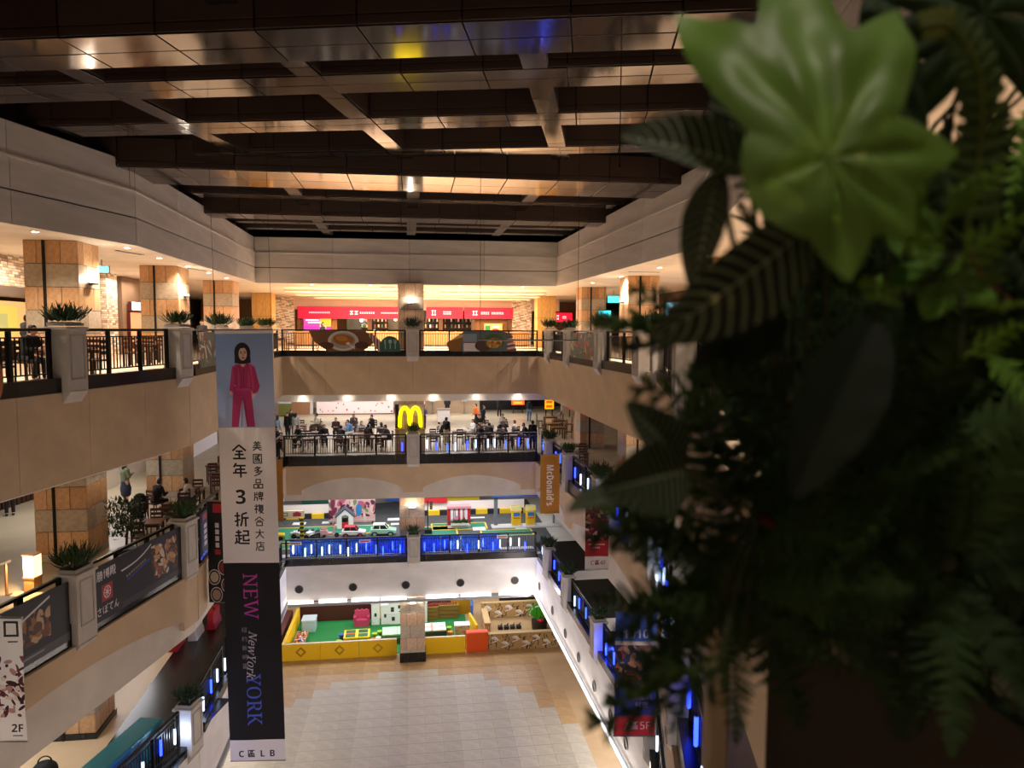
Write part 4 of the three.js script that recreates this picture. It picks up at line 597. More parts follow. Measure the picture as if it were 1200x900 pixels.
setOf(-13.2, -1.25, 41.5, BACK, 'dark', 'small', 'at the left end of the top back railing', 'table at the left end of the top railing', [0, 0, 1, 1]);

SEATED.forEach(([l, X, Y, D, a]) => chair('dark wooden chair under the ' + l.split(' ').slice(0, 11).join(' '), X, Y, D, a, 'occupied chairs'));

// ---------------------------------------------------------------- shops behind the top back railing
const signRed = (w, parts) => canvas(1024, 128, (x, W, H) => { x.fillStyle = '#d8102e'; x.fillRect(0, 0, W, H); x.fillStyle = '#fff4f0'; for (const [a, n, s] of parts) for (let k = 0; k < n; k++) { x.save(); x.translate(a * W + k * s, 64); const hh = s * 0.9; x.fillRect(0, -hh / 2, s * 0.7, hh * 0.22); x.fillRect(0, hh * 0.25, s * 0.7, hh * 0.2); x.fillRect(s * 0.25, -hh / 2, s * 0.2, hh); x.restore(); } });
function glowSign(label, X, Y, D, w, h, tex, power = 1.0, turn = BACK, cat = 'sign', depth = 0.16) {
  const o = thing('lit_sign', label, cat, X, Y, D, turn), side = M(0x5a1018, 0.5);
  mk('case', bx(w, h, depth, 0, 0, -depth / 2 - 0.01), side, o);
  mk('lit_face', new THREE.PlaneGeometry(w - 0.02, h - 0.02), new THREE.MeshStandardMaterial({ map: tex, emissive: 0xffffff, emissiveMap: tex, emissiveIntensity: power * 0.5, roughness: 0.4 }), o);
  return o;
}
const bw = structGroup('wall_shops_back', -8.4, -1.25, 58.6, BACK);      // local x runs along the shops
mk('wall_plate', bx(34, 4.0, 0.3, 0, 2, -5.2), texM(0x8d6a48, PLASTER, 0.8), bw);
mk('lintel', bx(22, 0.95, 0.3, 1.3, 3.28, 0.1), texM(0xecd0c2, PLASTER, 0.8), bw);
for (const [x, w] of [[-9.6, 1.9], [9.2, 1.6]]) mk('stone_wall', metric(bx(w, 3.75, 0.5, x, 1.87, 0.1), 1.6), texM(0xffffff, STONE, 0.9), bw);
for (const x of [-8.3, -2.9, 0.1, 2.7, 5.3, 8.2]) mk('shop_pillar', bx(0.3, 2.8, 0.3, x, 1.4, 0.1), texM(0x7a5634, WOODT, 0.6), bw);
mk('side_panel', bx(2.9, 2.8, 0.1, -6.9, 1.4, -0.1), texM(0xc08a50, WOODT, 0.6), bw); mk('side_panel', bx(3.0, 2.8, 0.1, 6.7, 1.4, -0.3), texM(0xc08a50, WOODT, 0.6), bw);
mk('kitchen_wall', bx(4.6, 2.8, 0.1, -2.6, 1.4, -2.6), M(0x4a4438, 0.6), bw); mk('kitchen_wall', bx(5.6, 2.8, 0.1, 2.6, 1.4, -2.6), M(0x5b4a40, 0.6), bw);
const bpt = (x, y, z) => [-8.4 + x * Math.cos(BACK) + z * Math.sin(BACK), -1.25 + y, 58.6 + x * Math.sin(BACK) - z * Math.cos(BACK)];
const red1 = signRed(9, [[0.1, 12, 16], [0.46, 2, 44], [0.55, 7, 20], [0.74, 12, 16]]), red2 = signRed(4, [[0.14, 2, 70], [0.46, 6, 38]]), red3 = signRed(7, [[0.17, 2, 58], [0.34, 6, 30], [0.56, 10, 26]]);
{ const a = bpt(-4.05, 2.56, 0.5); glowSign('long red lit shop sign left of the central column', ...a, 8.6, 0.95, red1, 0.95); const b = bpt(3.0, 2.6, 0.5); glowSign('short red lit shop sign right of the central column', ...b, 2.9, 0.9, red2, 0.95); const c = bpt(6.5, 2.6, 0.5); glowSign('red lit shop sign farthest right on the shop row', ...c, 3.9, 0.9, red3, 0.95); const d = bpt(12.5, 2.3, 0.9); glowSign('small red lit sign between the yellow column and tiled column', ...d, 1.5, 0.75, red2, 0.95); const e = bpt(-11.1, 2.2, 0.3); glowSign('narrow red lit sign edge beside the stone wall', ...e, 0.5, 1.5, signRed(1, []), 0.8); }
const MENU = canvas(256, 160, (x, w, h) => { x.fillStyle = '#e03a8c'; x.fillRect(0, 0, w, h); x.fillStyle = '#f4a028'; x.fillRect(150, 0, 106, h); x.fillStyle = '#c92a9c'; x.fillRect(0, 100, w, 60); x.fillStyle = '#fff'; x.fillRect(20, 24, 120, 14); x.fillRect(40, 50, 130, 14); x.fillStyle = '#f8e0a0'; x.beginPath(); x.arc(180, 110, 30, 0, 7); x.fill(); });
{ const a = bpt(-6.9, 1.62, 0.25); glowSign('bright pink and orange menu screen under the long red sign', ...a, 2.1, 1.15, MENU, 0.95, BACK, 'screen'); const b = bpt(6.9, 1.2, 0.2); glowSign('lit poster with green and red food under the right red sign', ...b, 1.5, 1.2, canvas(128, 128, (x, w, h) => { x.fillStyle = '#d8a858'; x.fillRect(0, 0, w, h); x.fillStyle = '#2f7a4a'; x.fillRect(8, 20, 36, 80); x.fillStyle = '#c03028'; x.beginPath(); x.arc(80, 80, 34, 0, 7); x.fill(); x.fillStyle = '#f0dcc0'; x.fillRect(60, 20, 50, 20); }), 0.8, BACK, 'poster'); }
// counters
function counter(label, X, Y, D, w, h, d, turn, face, top) { const o = thing('service_counter', label, 'counter', X, Y, D, turn); mk('front', bx(w, h - 0.06, d, 0, (h - 0.06) / 2, 0), face, o); mk('worktop', new RoundedBoxGeometry(w + 0.1, 0.07, d + 0.1, 1, 0.015).translate(0, h - 0.03, 0), top, o); mk('plinth', bx(w - 0.1, 0.1, d + 0.02, 0, 0.05, 0.0), mDark, o); return o; }
for (const [x, z, w, l] of [[-5.8, 2.2, 5.2, 'long pale wooden counter under the long red sign'], [-1.0, 3.2, 3.6, 'wooden counter beside the central top column'], [3.2, 2.2, 3.8, 'carved wooden counter under the short red sign'], [7.6, 2.2, 3.6, 'wooden counter before the poster under the right red sign']]) { const a = bpt(x, 0, z); counter(l, a[0], a[1], a[2], w, 1.1, 0.7, BACK, mPale, texM(0xe0b070, WOODT, 0.4)); }
// kitchen shelves with jars (seen through the openings)
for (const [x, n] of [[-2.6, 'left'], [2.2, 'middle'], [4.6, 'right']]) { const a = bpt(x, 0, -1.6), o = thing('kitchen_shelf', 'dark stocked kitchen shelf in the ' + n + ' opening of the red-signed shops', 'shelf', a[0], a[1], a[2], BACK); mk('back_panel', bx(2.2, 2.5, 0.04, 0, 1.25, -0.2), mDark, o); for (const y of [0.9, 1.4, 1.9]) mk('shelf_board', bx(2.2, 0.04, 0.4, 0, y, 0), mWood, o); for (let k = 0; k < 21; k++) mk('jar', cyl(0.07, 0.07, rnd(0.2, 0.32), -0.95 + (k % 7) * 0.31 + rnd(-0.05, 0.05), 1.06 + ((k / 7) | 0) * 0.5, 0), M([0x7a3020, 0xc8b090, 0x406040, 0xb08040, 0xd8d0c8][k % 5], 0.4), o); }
for (const [x, y, c, n] of [[-3.6, 2.0, 0xfff0d8, 'left'], [0.9, 1.95, 0xf4fff0, 'middle'], [-0.9, 2.1, 0xffd0a0, 'small orange']]) { const a = bpt(x, y, -0.9), o = thing('pendant_lamp', n + ' glowing lamp inside the red-signed shop openings', 'lamp', ...a, 0); mk('lamp', new THREE.SphereGeometry(0.13, 12, 8), glow(c, 6), o); mk('cord', cyl(0.01, 0.01, 0.5, 0, 0.35, 0, 5), mDark, o); const l = new THREE.PointLight(c, 4); l.castShadow = true; o.add(l); }
// warm cove strips in the top back ceiling
for (const [X, D, w, n] of [[-9.6, 45.4, 8.4, 'front left'], [-1.2, 46.6, 6.6, 'front right'], [-10.3, 50.4, 8.6, 'middle left'], [-1.6, 51.6, 7.0, 'middle right'], [-6.6, 55.4, 16, 'rear']]) { const o = thing('ceiling_light_strip', n + ' warm light strip in the top floor ceiling before the red signs', 'light strip', X, 2.34, D, BACK); mk('lamp', bx(w, 0.05, 0.16, 0, 0, 0), glow(0xffd9a0, 5), o); mk('trim', [bx(w + 0.1, 0.1, 0.05, 0, 0.0, 0.16), bx(w + 0.1, 0.1, 0.05, 0, 0.0, -0.16)], M(0xf0e4d0, 0.7), o); }
// recessed downlights of the top floor soffit
function downlight(X, D, where, power, Y = 2.5) { const o = thing('downlight', 'round recessed downlight in the ' + where, 'downlight', X, Y, D, 0); mk('trim_ring', new THREE.TorusGeometry(0.095, 0.022, 6, 20).rotateX(Math.PI / 2), M(0xd8d4cc, 0.5), o); mk('lamp', cyl(0.075, 0.075, 0.03, 0, -0.005, 0, 18), glow(0xfff2de, 12), o); const l = new THREE.SpotLight(0xffead6, power, 0, 1.15, 0.6); l.name = 'downlight'; l.position.set(0, -0.05, 0); l.castShadow = true; l.target.position.set(0, -3, 0); o.add(l, l.target); }
[[-12.6, 15.6], [-12.35, 19.2], [-11.9, 22.9], [-12.5, 26.2], [-12.9, 29.4], [-13.5, 32.9], [-14.0, 36.2]].forEach(([X, D], k) => downlight(X, D, 'left top soffit, ' + ORD[k] + ' from the near end', 18));
[[-11.2, 41.2], [-8.0, 41.6], [-3.0, 42.1], [0.6, 42.6]].forEach(([X, D], k) => downlight(X, D, 'back top soffit, ' + ORD[k] + ' from its left end', 28));
[[4.2, 38.6], [5.0, 34.0], [5.8, 29.2], [6.5, 24.6], [6.2, 18.4], [5.4, 13.6], [4.4, 8.4]].forEach(([X, D], k) => downlight(X, D, 'right top soffit, ' + ORD[k] + ' from the back corner', 26));
for (let k = 0; k < 6; k++) { const [X, D] = S[2].at(1.0 + k * 2.3, 0.42); downlight(X, D, 'gap under the top back balcony edge, ' + ORD[k] + ' from the left', 0.5, -3.33); }
for (const [X, D, n] of [[-12.9, 14.6, 'first'], [-12.6, 24.4, 'second'], [-13.3, 31.2, 'third'], [-7.0, 43.2, 'fourth'], [5.6, 31.4, 'fifth']]) { const o = thing('air_vent', 'long dark slot vent in the top soffit, ' + n + ' counted clockwise from the left', 'vent', X, 2.49, D, X < -8 ? NEAR + Math.PI / 2 : BACK); mk('slot', bx(1.3, 0.02, 0.09), mBlack, o); mk('frame', [bx(1.36, 0.02, 0.02, 0, 0, 0.06), bx(1.36, 0.02, 0.02, 0, 0, -0.06)], M(0xb8b0a6, 0.6), o); }
// left shops of the top floor
const lw = structGroup('wall_shops_left', -18.0, -1.25, 30.0, BACK + Math.PI / 2);  // local x runs away from the camera
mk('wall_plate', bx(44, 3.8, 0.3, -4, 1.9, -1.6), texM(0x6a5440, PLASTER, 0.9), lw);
mk('stone_wall', metric(bx(14, 1.1, 0.3, -5, 3.2, 0), 1.6), texM(0xffffff, STONE, 0.9), lw);
mk('stone_wall', metric(bx(1.2, 3.75, 0.3, 3.6, 1.9, 0.1), 1.6), texM(0xffffff, STONE, 0.9), lw);
mk('stall_wall', bx(4.6, 3.75, 0.3, 7.6, 1.87, -0.1), texM(0x9a8068, PLASTER, 0.8), lw);
mk('lintel', bx(14, 0.35, 0.4, -5, 2.5, 0.05), M(0x77685c, 0.7), lw);
mk('pink_panel', bx(4.4, 2.35, 0.1, -0.4, 1.17, 0), texM(0xd09a78, GRAIN, 0.6), lw); mk('panel_frame', [bx(0.14, 2.4, 0.16, 1.85, 1.2, 0.02), bx(4.5, 0.12, 0.16, -0.4, 2.36, 0.02)], texM(0x8a5a3c, WOODT, 0.6), lw);
const lpt = (x, y, z) => { const a = BACK + Math.PI / 2; return [-18.0 + x * Math.cos(a) + z * Math.sin(a), -1.25 + y, 30.0 + x * Math.sin(a) - z * Math.cos(a)]; };
{ const a = lpt(-5.0, 1.3, -0.9); glowSign('bright yellow lit menu wall seen beyond the nearest top left railing', ...a, 7.0, 1.9, canvas(256, 96, (x, w, h) => { x.fillStyle = '#e8b872'; x.fillRect(0, 0, w, h); x.fillStyle = '#dcc45c'; x.fillRect(150, 10, 80, 50); x.fillStyle = '#b4b070'; x.fillRect(165, 24, 40, 26); x.fillStyle = '#f4dcb0'; x.fillRect(10, 50, 100, 30); }), 0.7, BACK + Math.PI / 2, 'menu board'); const b = lpt(7.6, 2.35, 0.3); glowSign('blue and white lit shop sign between the left columns', ...b, 3.6, 0.42, canvas(256, 32, (x, w, h) => { x.fillStyle = '#e8eef4'; x.fillRect(0, 0, w, h); x.fillStyle = '#2c7ac8'; x.fillRect(110, 0, 40, h); x.fillStyle = '#333'; for (let k = 0; k < 6; k++) x.fillRect(165 + k * 14, 10, 9, 12); }), 1.0, BACK + Math.PI / 2); const c = lpt(7.6, 1.1, 0.22); glowSign('warm lit stall front under the blue and white sign', ...c, 3.6, 1.9, canvas(128, 64, (x, w, h) => { x.fillStyle = '#d88a5c'; x.fillRect(0, 0, w, h); seed = 9; for (let k = 0; k < 24; k++) { x.fillStyle = ['#f0c8a0', '#a04030', '#f4e4d0', '#803828'][k % 4]; x.fillRect(rnd(0, w), rnd(0, h), rnd(4, 16), rnd(4, 14)); } }), 0.75, BACK + Math.PI / 2, 'stall'); }
for (const [x, n, s] of [[-3.4, 'first', 0], [4.6, 'second', 1]]) { const a = lpt(x, 3.4, 2.6); const o = thing('exit_sign', n + ' small glowing cyan exit sign over the left top walkway', 'sign', ...a, BACK); mk('case', bx(0.5, 0.26, 0.06, 0, 0, -0.035), mDark, o); mk('lit_face', new THREE.PlaneGeometry(0.46, 0.22), glow(0x50d8e0, 2), o); mk('hanger', cyl(0.012, 0.012, 0.25, 0, 0.25, 0, 6), mDark, o); }
// right shops of the top floor
const rw = structGroup('wall_shops_right', 12.2, -1.25, 32.0, BACK - Math.PI / 2);
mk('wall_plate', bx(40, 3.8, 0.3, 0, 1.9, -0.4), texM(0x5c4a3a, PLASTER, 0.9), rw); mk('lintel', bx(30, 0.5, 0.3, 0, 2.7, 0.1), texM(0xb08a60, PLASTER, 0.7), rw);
{ const ry = BACK - 0.9; for (const [X, Y, D, w, h, c, n] of [[7.9, 0.9, 34.6, 1.6, 0.9, '#58b4dc', 'pale blue lit screen between plant leaves and right column'], [9.6, 0.75, 37.5, 1.8, 1.6, '#b8a8b0', 'greyish lit poster beside the pale blue screen'], [10.6, 1.35, 36.6, 1.2, 0.9, '#8cd4f4', 'bright cyan lit screen by the striped leaf']]) glowSign(n, X, Y, D, w, h, canvas(64, 64, (x, W, H) => { x.fillStyle = c; x.fillRect(0, 0, W, H); x.fillStyle = '#f4f8fc'; x.fillRect(8, 8, 30, 8); x.fillStyle = '#3c6c8c'; x.fillRect(8, 30, 44, 20); }), 1.1, ry, 'screen').add(mk('stand', bx(0.12, Y + 1.25 - h / 2 + 0.1, 0.1, 0, 0, 0), mDark, new THREE.Group()).translateY(-h / 2 - (Y + 1.25 - h / 2) / 2 + 0.05).translateZ(-0.12)); }
for (const [X, Y, D, n] of [[5.2, 0.92, 41.5, 'cyan exit sign right of the tiled column on the top floor'], [6.3, 1.95, 46, 'small cyan exit sign high behind the pine sprigs']]) { const o = thing('exit_sign', n, 'sign', X, Y, D, 0); mk('case', bx(0.75, 0.46, 0.06, 0, 0, -0.035), mDark, o); mk('lit_face', new THREE.PlaneGeometry(0.7, 0.4), glow(0x38d0d8, 1.4), o); mk('hanger', cyl(0.012, 0.012, 2.5 - Y - 0.23, 0, (2.5 - Y) / 2 + 0.11, 0, 6), mDark, o); }
// ---------------------------------------------------------------- middle floor: arches sign, counters, shop fronts
{ // yellow arches on a black box carried by a tan kiosk around the central column
  const k = thing('sign_kiosk', 'tan tiled kiosk carrying the yellow arches sign', 'kiosk', -5.55, MF, 39.75, BACK);
  const tan = texM(0xb89a68, PLASTER, 0.5);
  for (let r = 0; r < 2; r++) for (let c = 0; c < 2; c++) piece('tile', 0.74, 0.68, 0.12, -0.38 + c * 0.76, 0.36 + r * 0.7, 0.0, tan, k, 0.01);
  mk('side_panel', [bx(0.05, 1.42, 0.3, -0.78, 0.71, -0.1), bx(0.05, 1.42, 0.3, 0.78, 0.71, -0.1)], tan, k); mk('ledge', bx(1.65, 0.06, 0.4, 0, 1.44, -0.05), M(0xb8a030, 0.5), k);
  const s = thing('arches_sign', 'big glowing yellow arches on a black box', 'sign', -5.55, MF + 1.5, 39.75, BACK);
  mk('case', bx(1.6, 1.3, 0.3, 0, 0.65, -0.1), M(0x050403, 0.6), s);
  const A = []; for (const d of [-1, 1]) { const sh = new THREE.Shape(), O = [], I = []; for (let q = 0; q <= 20; q++) { const a = Math.PI * q / 20, ex = Math.abs(Math.sin(a)) ** 0.62; O.push([d * 0.29 - Math.cos(a) * 0.345, ex * 1.13]); I.push([d * 0.29 - Math.cos(a) * 0.19, ex * 0.97]); } O.concat(I.reverse()).forEach((p, i) => sh[i ? 'lineTo' : 'moveTo'](p[0], p[1])); sh.closePath(); A.push(new THREE.ExtrudeGeometry(sh, { depth: 0.07, bevelEnabled: false }).translate(0, 0.08, 0.06)); }
  mk('arches_lamp', A, glow(0xffe000, 2.6, 0x333000), s);
  const l = new THREE.RectAreaLight(0xffdc20, 2.2, 1.2, 1.1); l.position.set(0, 0.65, 0.2); l.rotation.y = Math.PI; l.name = 'arches_sign'; s.add(l);
}
// pale printed counter, left
{ const t = thing('service_counter', 'long pale pink counter front with small red prints at the left back', 'counter', -13.0, MF, 59.2, BACK);
  const tex = canvas(1024, 128, (x, w, h) => { x.fillStyle = '#efd8d4'; x.fillRect(0, 0, w, h); seed = 70; for (let k = 0; k < 22; k++) { x.fillStyle = ['#d8584c', '#c89080', '#8c9c70', '#b86858'][k % 4]; x.beginPath(); x.arc(rnd(0, w), rnd(20, 110), rnd(5, 13), 0, 7); x.fill(); } });
  mk('front', bx(6.1, 1.05, 0.4, 0.3, 0.56, 0), [M(0xefd8d4), M(0xefd8d4), M(0xefd8d4), M(0xefd8d4), printMat(tex), M(0xefd8d4)], t); mk('worktop', bx(6.2, 0.06, 0.6, 0.3, 1.12, -0.05), M(0xf4ece8, 0.3), t); mk('kick_plate', bx(6.1, 0.08, 0.42, 0.3, 0.04, 0), M(0x6a4438, 0.6), t);
  const b = thing('blue_shelf', 'dark blue canopy strip above the pale pink counter', 'canopy', -13.0, MF + 1.35, 59.9, BACK); mk('strip', bx(6.3, 0.28, 0.3, 0.3, 0, 0), M(0x24417c, 0.5), b); for (let k = 0; k < 3; k++) mk('display_case', bx(1.6, 0.3, 0.5, -1.9 + k * 2.1, 0.32, -0.1), M(0x32302e, 0.3, 0.4), b);
  const wL = structGroup('wall_food_court', -13.2, MF, 61.5, BACK); mk('wall_plate', bx(14, 3.5, 0.2, 0, 1.75, -3), texM(0xe8d4c4, PLASTER, 0.7), wL); mk('wood_panel', bx(1.9, 1.6, 0.12, -4.4, 0.8, 2.0), texM(0xb5825c, WOODT, 0.6), wL); mk('pale_panel', bx(1.6, 3.4, 0.12, -6.4, 1.7, 1.6), M(0xe4cfc4, 0.7), wL); mk('door_post', bx(0.25, 3.2, 0.2, -3.3, 1.6, 2.0), M(0xe9dcd2, 0.6), wL);
  const q = thing('poster_stand', 'landscape poster with blue sky beside the wooden panel', 'poster', -17.9, MF, 57.6, BACK); mk('board', bx(1.0, 1.9, 0.08, 0, 0.95, 0), [mDark, mDark, mDark, mDark, printMat(canvas(64, 128, (x, w, h) => { x.fillStyle = '#4c7cb4'; x.fillRect(0, 0, w, 60); x.fillStyle = '#dfe6ec'; x.fillRect(0, 40, w, 20); x.fillStyle = '#7c7c3c'; x.fillRect(0, 60, w, 68); })), mDark], q); mk('foot', bx(0.9, 0.05, 0.5, 0, 0.025, 0), mDark, q);
  const y = thing('fries_display', 'yellow fries shaped display in a blue box left of the arches', 'display', -8.0, MF, 55.2, BACK); mk('box', extr([[-0.35, 0.7], [0.35, 0.7], [0.48, 1.7], [-0.48, 1.7]], 0.4), M(0x1f2f6c, 0.5), y); for (let k = 0; k < 9; k++) piece('fry', 0.09, 0.7, 0.09, -0.4 + k * 0.1, 1.85 + (k % 3) * 0.12, 0.2, M(0xd8a028, 0.6), y); mk('base', bx(0.8, 0.7, 0.5, 0, 0.35, 0.2), M(0x262a3c, 0.5), y);
  const z = thing('yellow_stand', 'narrow yellow upright sign beside the fries display', 'sign', -7.0, MF, 51.5, BACK); mk('board', bx(0.36, 1.25, 0.06, 0, 0.68, 0), M(0xe0b020, 0.5), z); mk('print', bx(0.12, 0.9, 0.02, 0, 0.7, 0.035), M(0x8a5a10, 0.6), z); mk('foot', bx(0.4, 0.05, 0.35, 0, 0.025, 0), mDark, z);
}
{ // burger counter, right
  const t = thing('service_counter', 'tan counter of the burger shop right of the yellow arches', 'counter', -5.2, MF, 60.6, BACK); mk('front', bx(5.0, 1.1, 0.6, 0, 0.55, 0), texM(0xb09474, PLASTER, 0.5), t); mk('worktop', bx(5.1, 0.07, 0.8, 0, 1.13, 0), M(0xd8c8b0, 0.4), t);
  for (let k = 0; k < 3; k++) { const [X, D] = off(-5.2, 60.6, BACK, -1.4 + k * 1.3, 0.6); const o = thing('counter_notice', ORD[k] + ' small white notice standing before the burger counter', 'notice', X, MF, D, BACK); mk('sheet', bx(0.4, 0.6, 0.04, 0, 1.3, 0), M(0xd0e4ea, 0.5), o); mk('post', cyl(0.03, 0.03, 1.1, 0, 0.55, 0), mRailLight, o); mk('foot', cyl(0.18, 0.18, 0.03, 0, 0.015, 0), mRailLight, o); }
  const w = structGroup('wall_food_court', -2.4, MF, 63.5, BACK); mk('wall_plate', bx(16, 3.5, 0.2, 2, 1.75, -2), M(0x2a2420, 0.6), w); mk('dark_front', bx(4.2, 3.3, 0.2, 1.7, 1.65, 0.6), M(0x131110, 0.4), w); mk('tan_wall', bx(3.4, 3.4, 0.3, 7.6, 1.7, 4.5), texM(0xcdb394, PLASTER, 0.6), w);
  const post = (c1, c2) => canvas(64, 128, (x, W, H) => { x.fillStyle = c1; x.fillRect(0, 0, W, H); x.fillStyle = c2; for (let k = 0; k < 5; k++) x.fillRect(10, 10 + k * 24, 44, 14); });
  for (const [X, D, W, H, c1, c2, n] of [[0.5, 60.2, 1.1, 1.6, '#c8501c', '#f0a040', 'orange lit food poster by the dark counter opening'], [3.0, 58.5, 0.75, 1.9, '#f0b010', '#c05010', 'tall yellow lit poster on the food court wall'], [4.9, 57.8, 0.9, 1.8, '#c82838', '#f0c040', 'red and yellow lit poster beside the tan wall'], [-7.6, 58.8, 1.2, 1.9, '#e8a4a8', '#c04858', 'pink lit menu poster left of the yellow arches']]) { const o = glowSign(n, X, MF + 1.5, D, W, H, post(c1, c2), 0.8, BACK, 'poster'); mk('stand', [bx(0.08, 1.5, 0.06, -W * 0.35, -0.75, -0.1), bx(0.08, 1.5, 0.06, W * 0.35, -0.75, -0.1)], mDark, o); }
  const s = thing('baby_stroller', 'grey folded pushchair parked by the tan wall', 'pushchair', 3.3, MF, 52.6, BACK - 0.4); mk('seat', extr([[-0.25, 0.4], [0.2, 0.45], [0.3, 0.95], [0.15, 0.95], [0.02, 0.58], [-0.25, 0.52]], 0.4), M(0xb8b0ac, 0.8), s); mk('frame', [bar([-0.35, 0.1, 0], [0.35, 1.05, 0], 0.018), bar([0.35, 0.1, 0], [-0.2, 0.6, 0], 0.018), bar([-0.35, 0.1, 0.4], [0.35, 1.05, 0.4], 0.018), bar([0.35, 0.1, 0.4], [-0.2, 0.6, 0.4], 0.018), bar([0.35, 1.05, 0], [0.35, 1.05, 0.4], 0.02)], mDark, s); for (const [x, z] of [[-0.35, 0], [0.35, 0], [-0.35, 0.4], [0.35, 0.4]]) mk('wheel', new THREE.TorusGeometry(0.09, 0.025, 6, 16).translate(x, 0.115, z), mDark, s);
  const c = thing('condiment_trolley', 'white patterned trolley behind the yellow arches pedestal', 'trolley', -5.0, MF, 53.4, BACK); mk('body', new RoundedBoxGeometry(0.9, 0.9, 0.6, 2, 0.05).translate(0, 0.6, 0), M(0xd8d0cc, 0.6), c); mk('top', bx(1.0, 0.06, 0.7, 0, 1.08, 0), M(0xa88878, 0.5), c); for (const a of [-1, 1]) mk('wheel', cyl(0.08, 0.08, 0.06, 0, 0, 0).rotateX(Math.PI / 2).translate(a * 0.35, 0.08, 0.2), mDark, c);
}
// left side of the middle floor: white wall, slatted wall, lantern, tree
{ const w = structGroup('wall_middle_left', -17.2, MF, 30.5, BACK + Math.PI / 2); mk('white_wall', bx(6.5, 3.5, 0.2, 1.4, 1.75, 0), texM(0xf0e8dc, PLASTER, 0.6), w); mk('bright_wall', bx(8, 3.5, 0.2, 9, 1.75, 1.2), M(0xf2eef4, 0.6), w);
  const sl = structGroup('wall_slatted', -19.4, MF, 22, NEAR * 0.3 + Math.PI / 2); mk('backing', bx(16, 2.2, 0.1, 0, 1.1, -0.1), mDark, sl); for (let k = 0; k < 60; k++) piece('slat', 0.17, 2.15, 0.05, -7.9 + k * 0.265, 1.08, 0, mWood, sl);
  const wl = structGroup('wall_middle_left', -20.5, MF, 20, Math.PI / 2); mk('wall_plate', bx(40, 3.6, 0.2, 0, 1.8, 0), texM(0x9c8a78, PLASTER, 0.8), wl); }
{ const t = thing('paper_lantern', 'glowing upright white lantern box with a red crest on a pale wooden base', 'lantern', -12.5, MF, 18.75, NEAR); t.scale.set(0.72, 0.72, 0.72); mk('lamp', new RoundedBoxGeometry(0.42, 0.8, 0.42, 2, 0.03).translate(0, 0.95, 0), glow(0xffd8a8, 0.6, 0xffeedd), t); mk('crest', new THREE.CircleGeometry(0.09, 18).translate(0.02, 1.1, 0.215), M(0xb02030, 0.6), t); mk('frame', [bx(0.46, 0.04, 0.46, 0, 1.36, 0), bx(0.46, 0.04, 0.46, 0, 0.53, 0)], mPale, t); mk('base', bx(0.4, 0.5, 0.4, 0, 0.25, 0), mPale, t); const l = new THREE.PointLight(0xffd9a0, 2.5); l.name = 'paper_lantern'; l.position.set(0, 0.95, 0.35); l.castShadow = true; t.add(l); }
{ const t = thing('slatted_fence', 'low pale slatted fence before the glowing lantern', 'fence', -12.9, MF, 16.4, NEAR + Math.PI / 2); for (let k = 0; k < 13; k++) piece('slat', 0.06, 0.95, 0.04, -1.7 + k * 0.28, 0.5, 0, mPale, t); mk('rail', [bx(3.6, 0.06, 0.07, 0, 0.98, 0), bx(3.6, 0.05, 0.06, 0, 0.12, 0)], mRailLight, t); }
table('pale', 'long pale wooden table at the nearest left railing', -11.6, MF, 15.9, NEAR + Math.PI / 2);
{ const t = thing('potted_tree', 'bushy dark potted tree against the nearest middle left column', 'tree', -11.35, MF, 21.2, 0.3); mk('pot', cyl(0.25, 0.2, 0.4, 0, 0.2, 0, 20), mDark, t); mk('trunk', [bar([0, 0.3, 0], [0.05, 1.0, 0], 0.035), bar([0.05, 1.0, 0], [-0.2, 1.5, 0.1], 0.025), bar([0.05, 1.0, 0], [0.3, 1.5, -0.1], 0.025)], M(0x4a3422, 0.9), t); const old = seed; seed = 900; const lv = []; for (let k = 0; k < 420; k++) { const g = leafG.clone(); g.scale(1.4, 0.6, 0.8); g.rotateX(rnd(0.4, 2)); g.rotateY(rnd(0, 6.3)); const a = rnd(0, 6.3), r = Math.sqrt(rnd()) * 0.5, y = rnd(0.75, 1.85); g.translate(Math.cos(a) * r, y, Math.sin(a) * r); lv.push(g); } seed = old; mk('leaves', lv, mLeaf[2], t).userData.kind = 'stuff'; }
for (const [X, D, n] of [[-12.6, 24.3, 'beside the leafy tree'], [-13.0, 25.3, 'behind the nearest left tables']]) { const t = thing('black_coat', 'black coat hung on a chair ' + n, 'coat', X, MF + 0.42, D, 0.2); chair('dark chair under the black coat ' + n, X, MF, D + 0.05, 0.2, 'occupied chairs'); mk('coat', new THREE.CapsuleGeometry(0.22, 0.35, 4, 12).scale(1, 1, 0.6).translate(0, 0.3, 0), M(0x111112, 0.9), t); mk('collar', new THREE.TorusGeometry(0.12, 0.04, 6, 14).rotateX(Math.PI / 2).translate(0, 0.62, 0), M(0x1c1c1e, 0.9), t); }

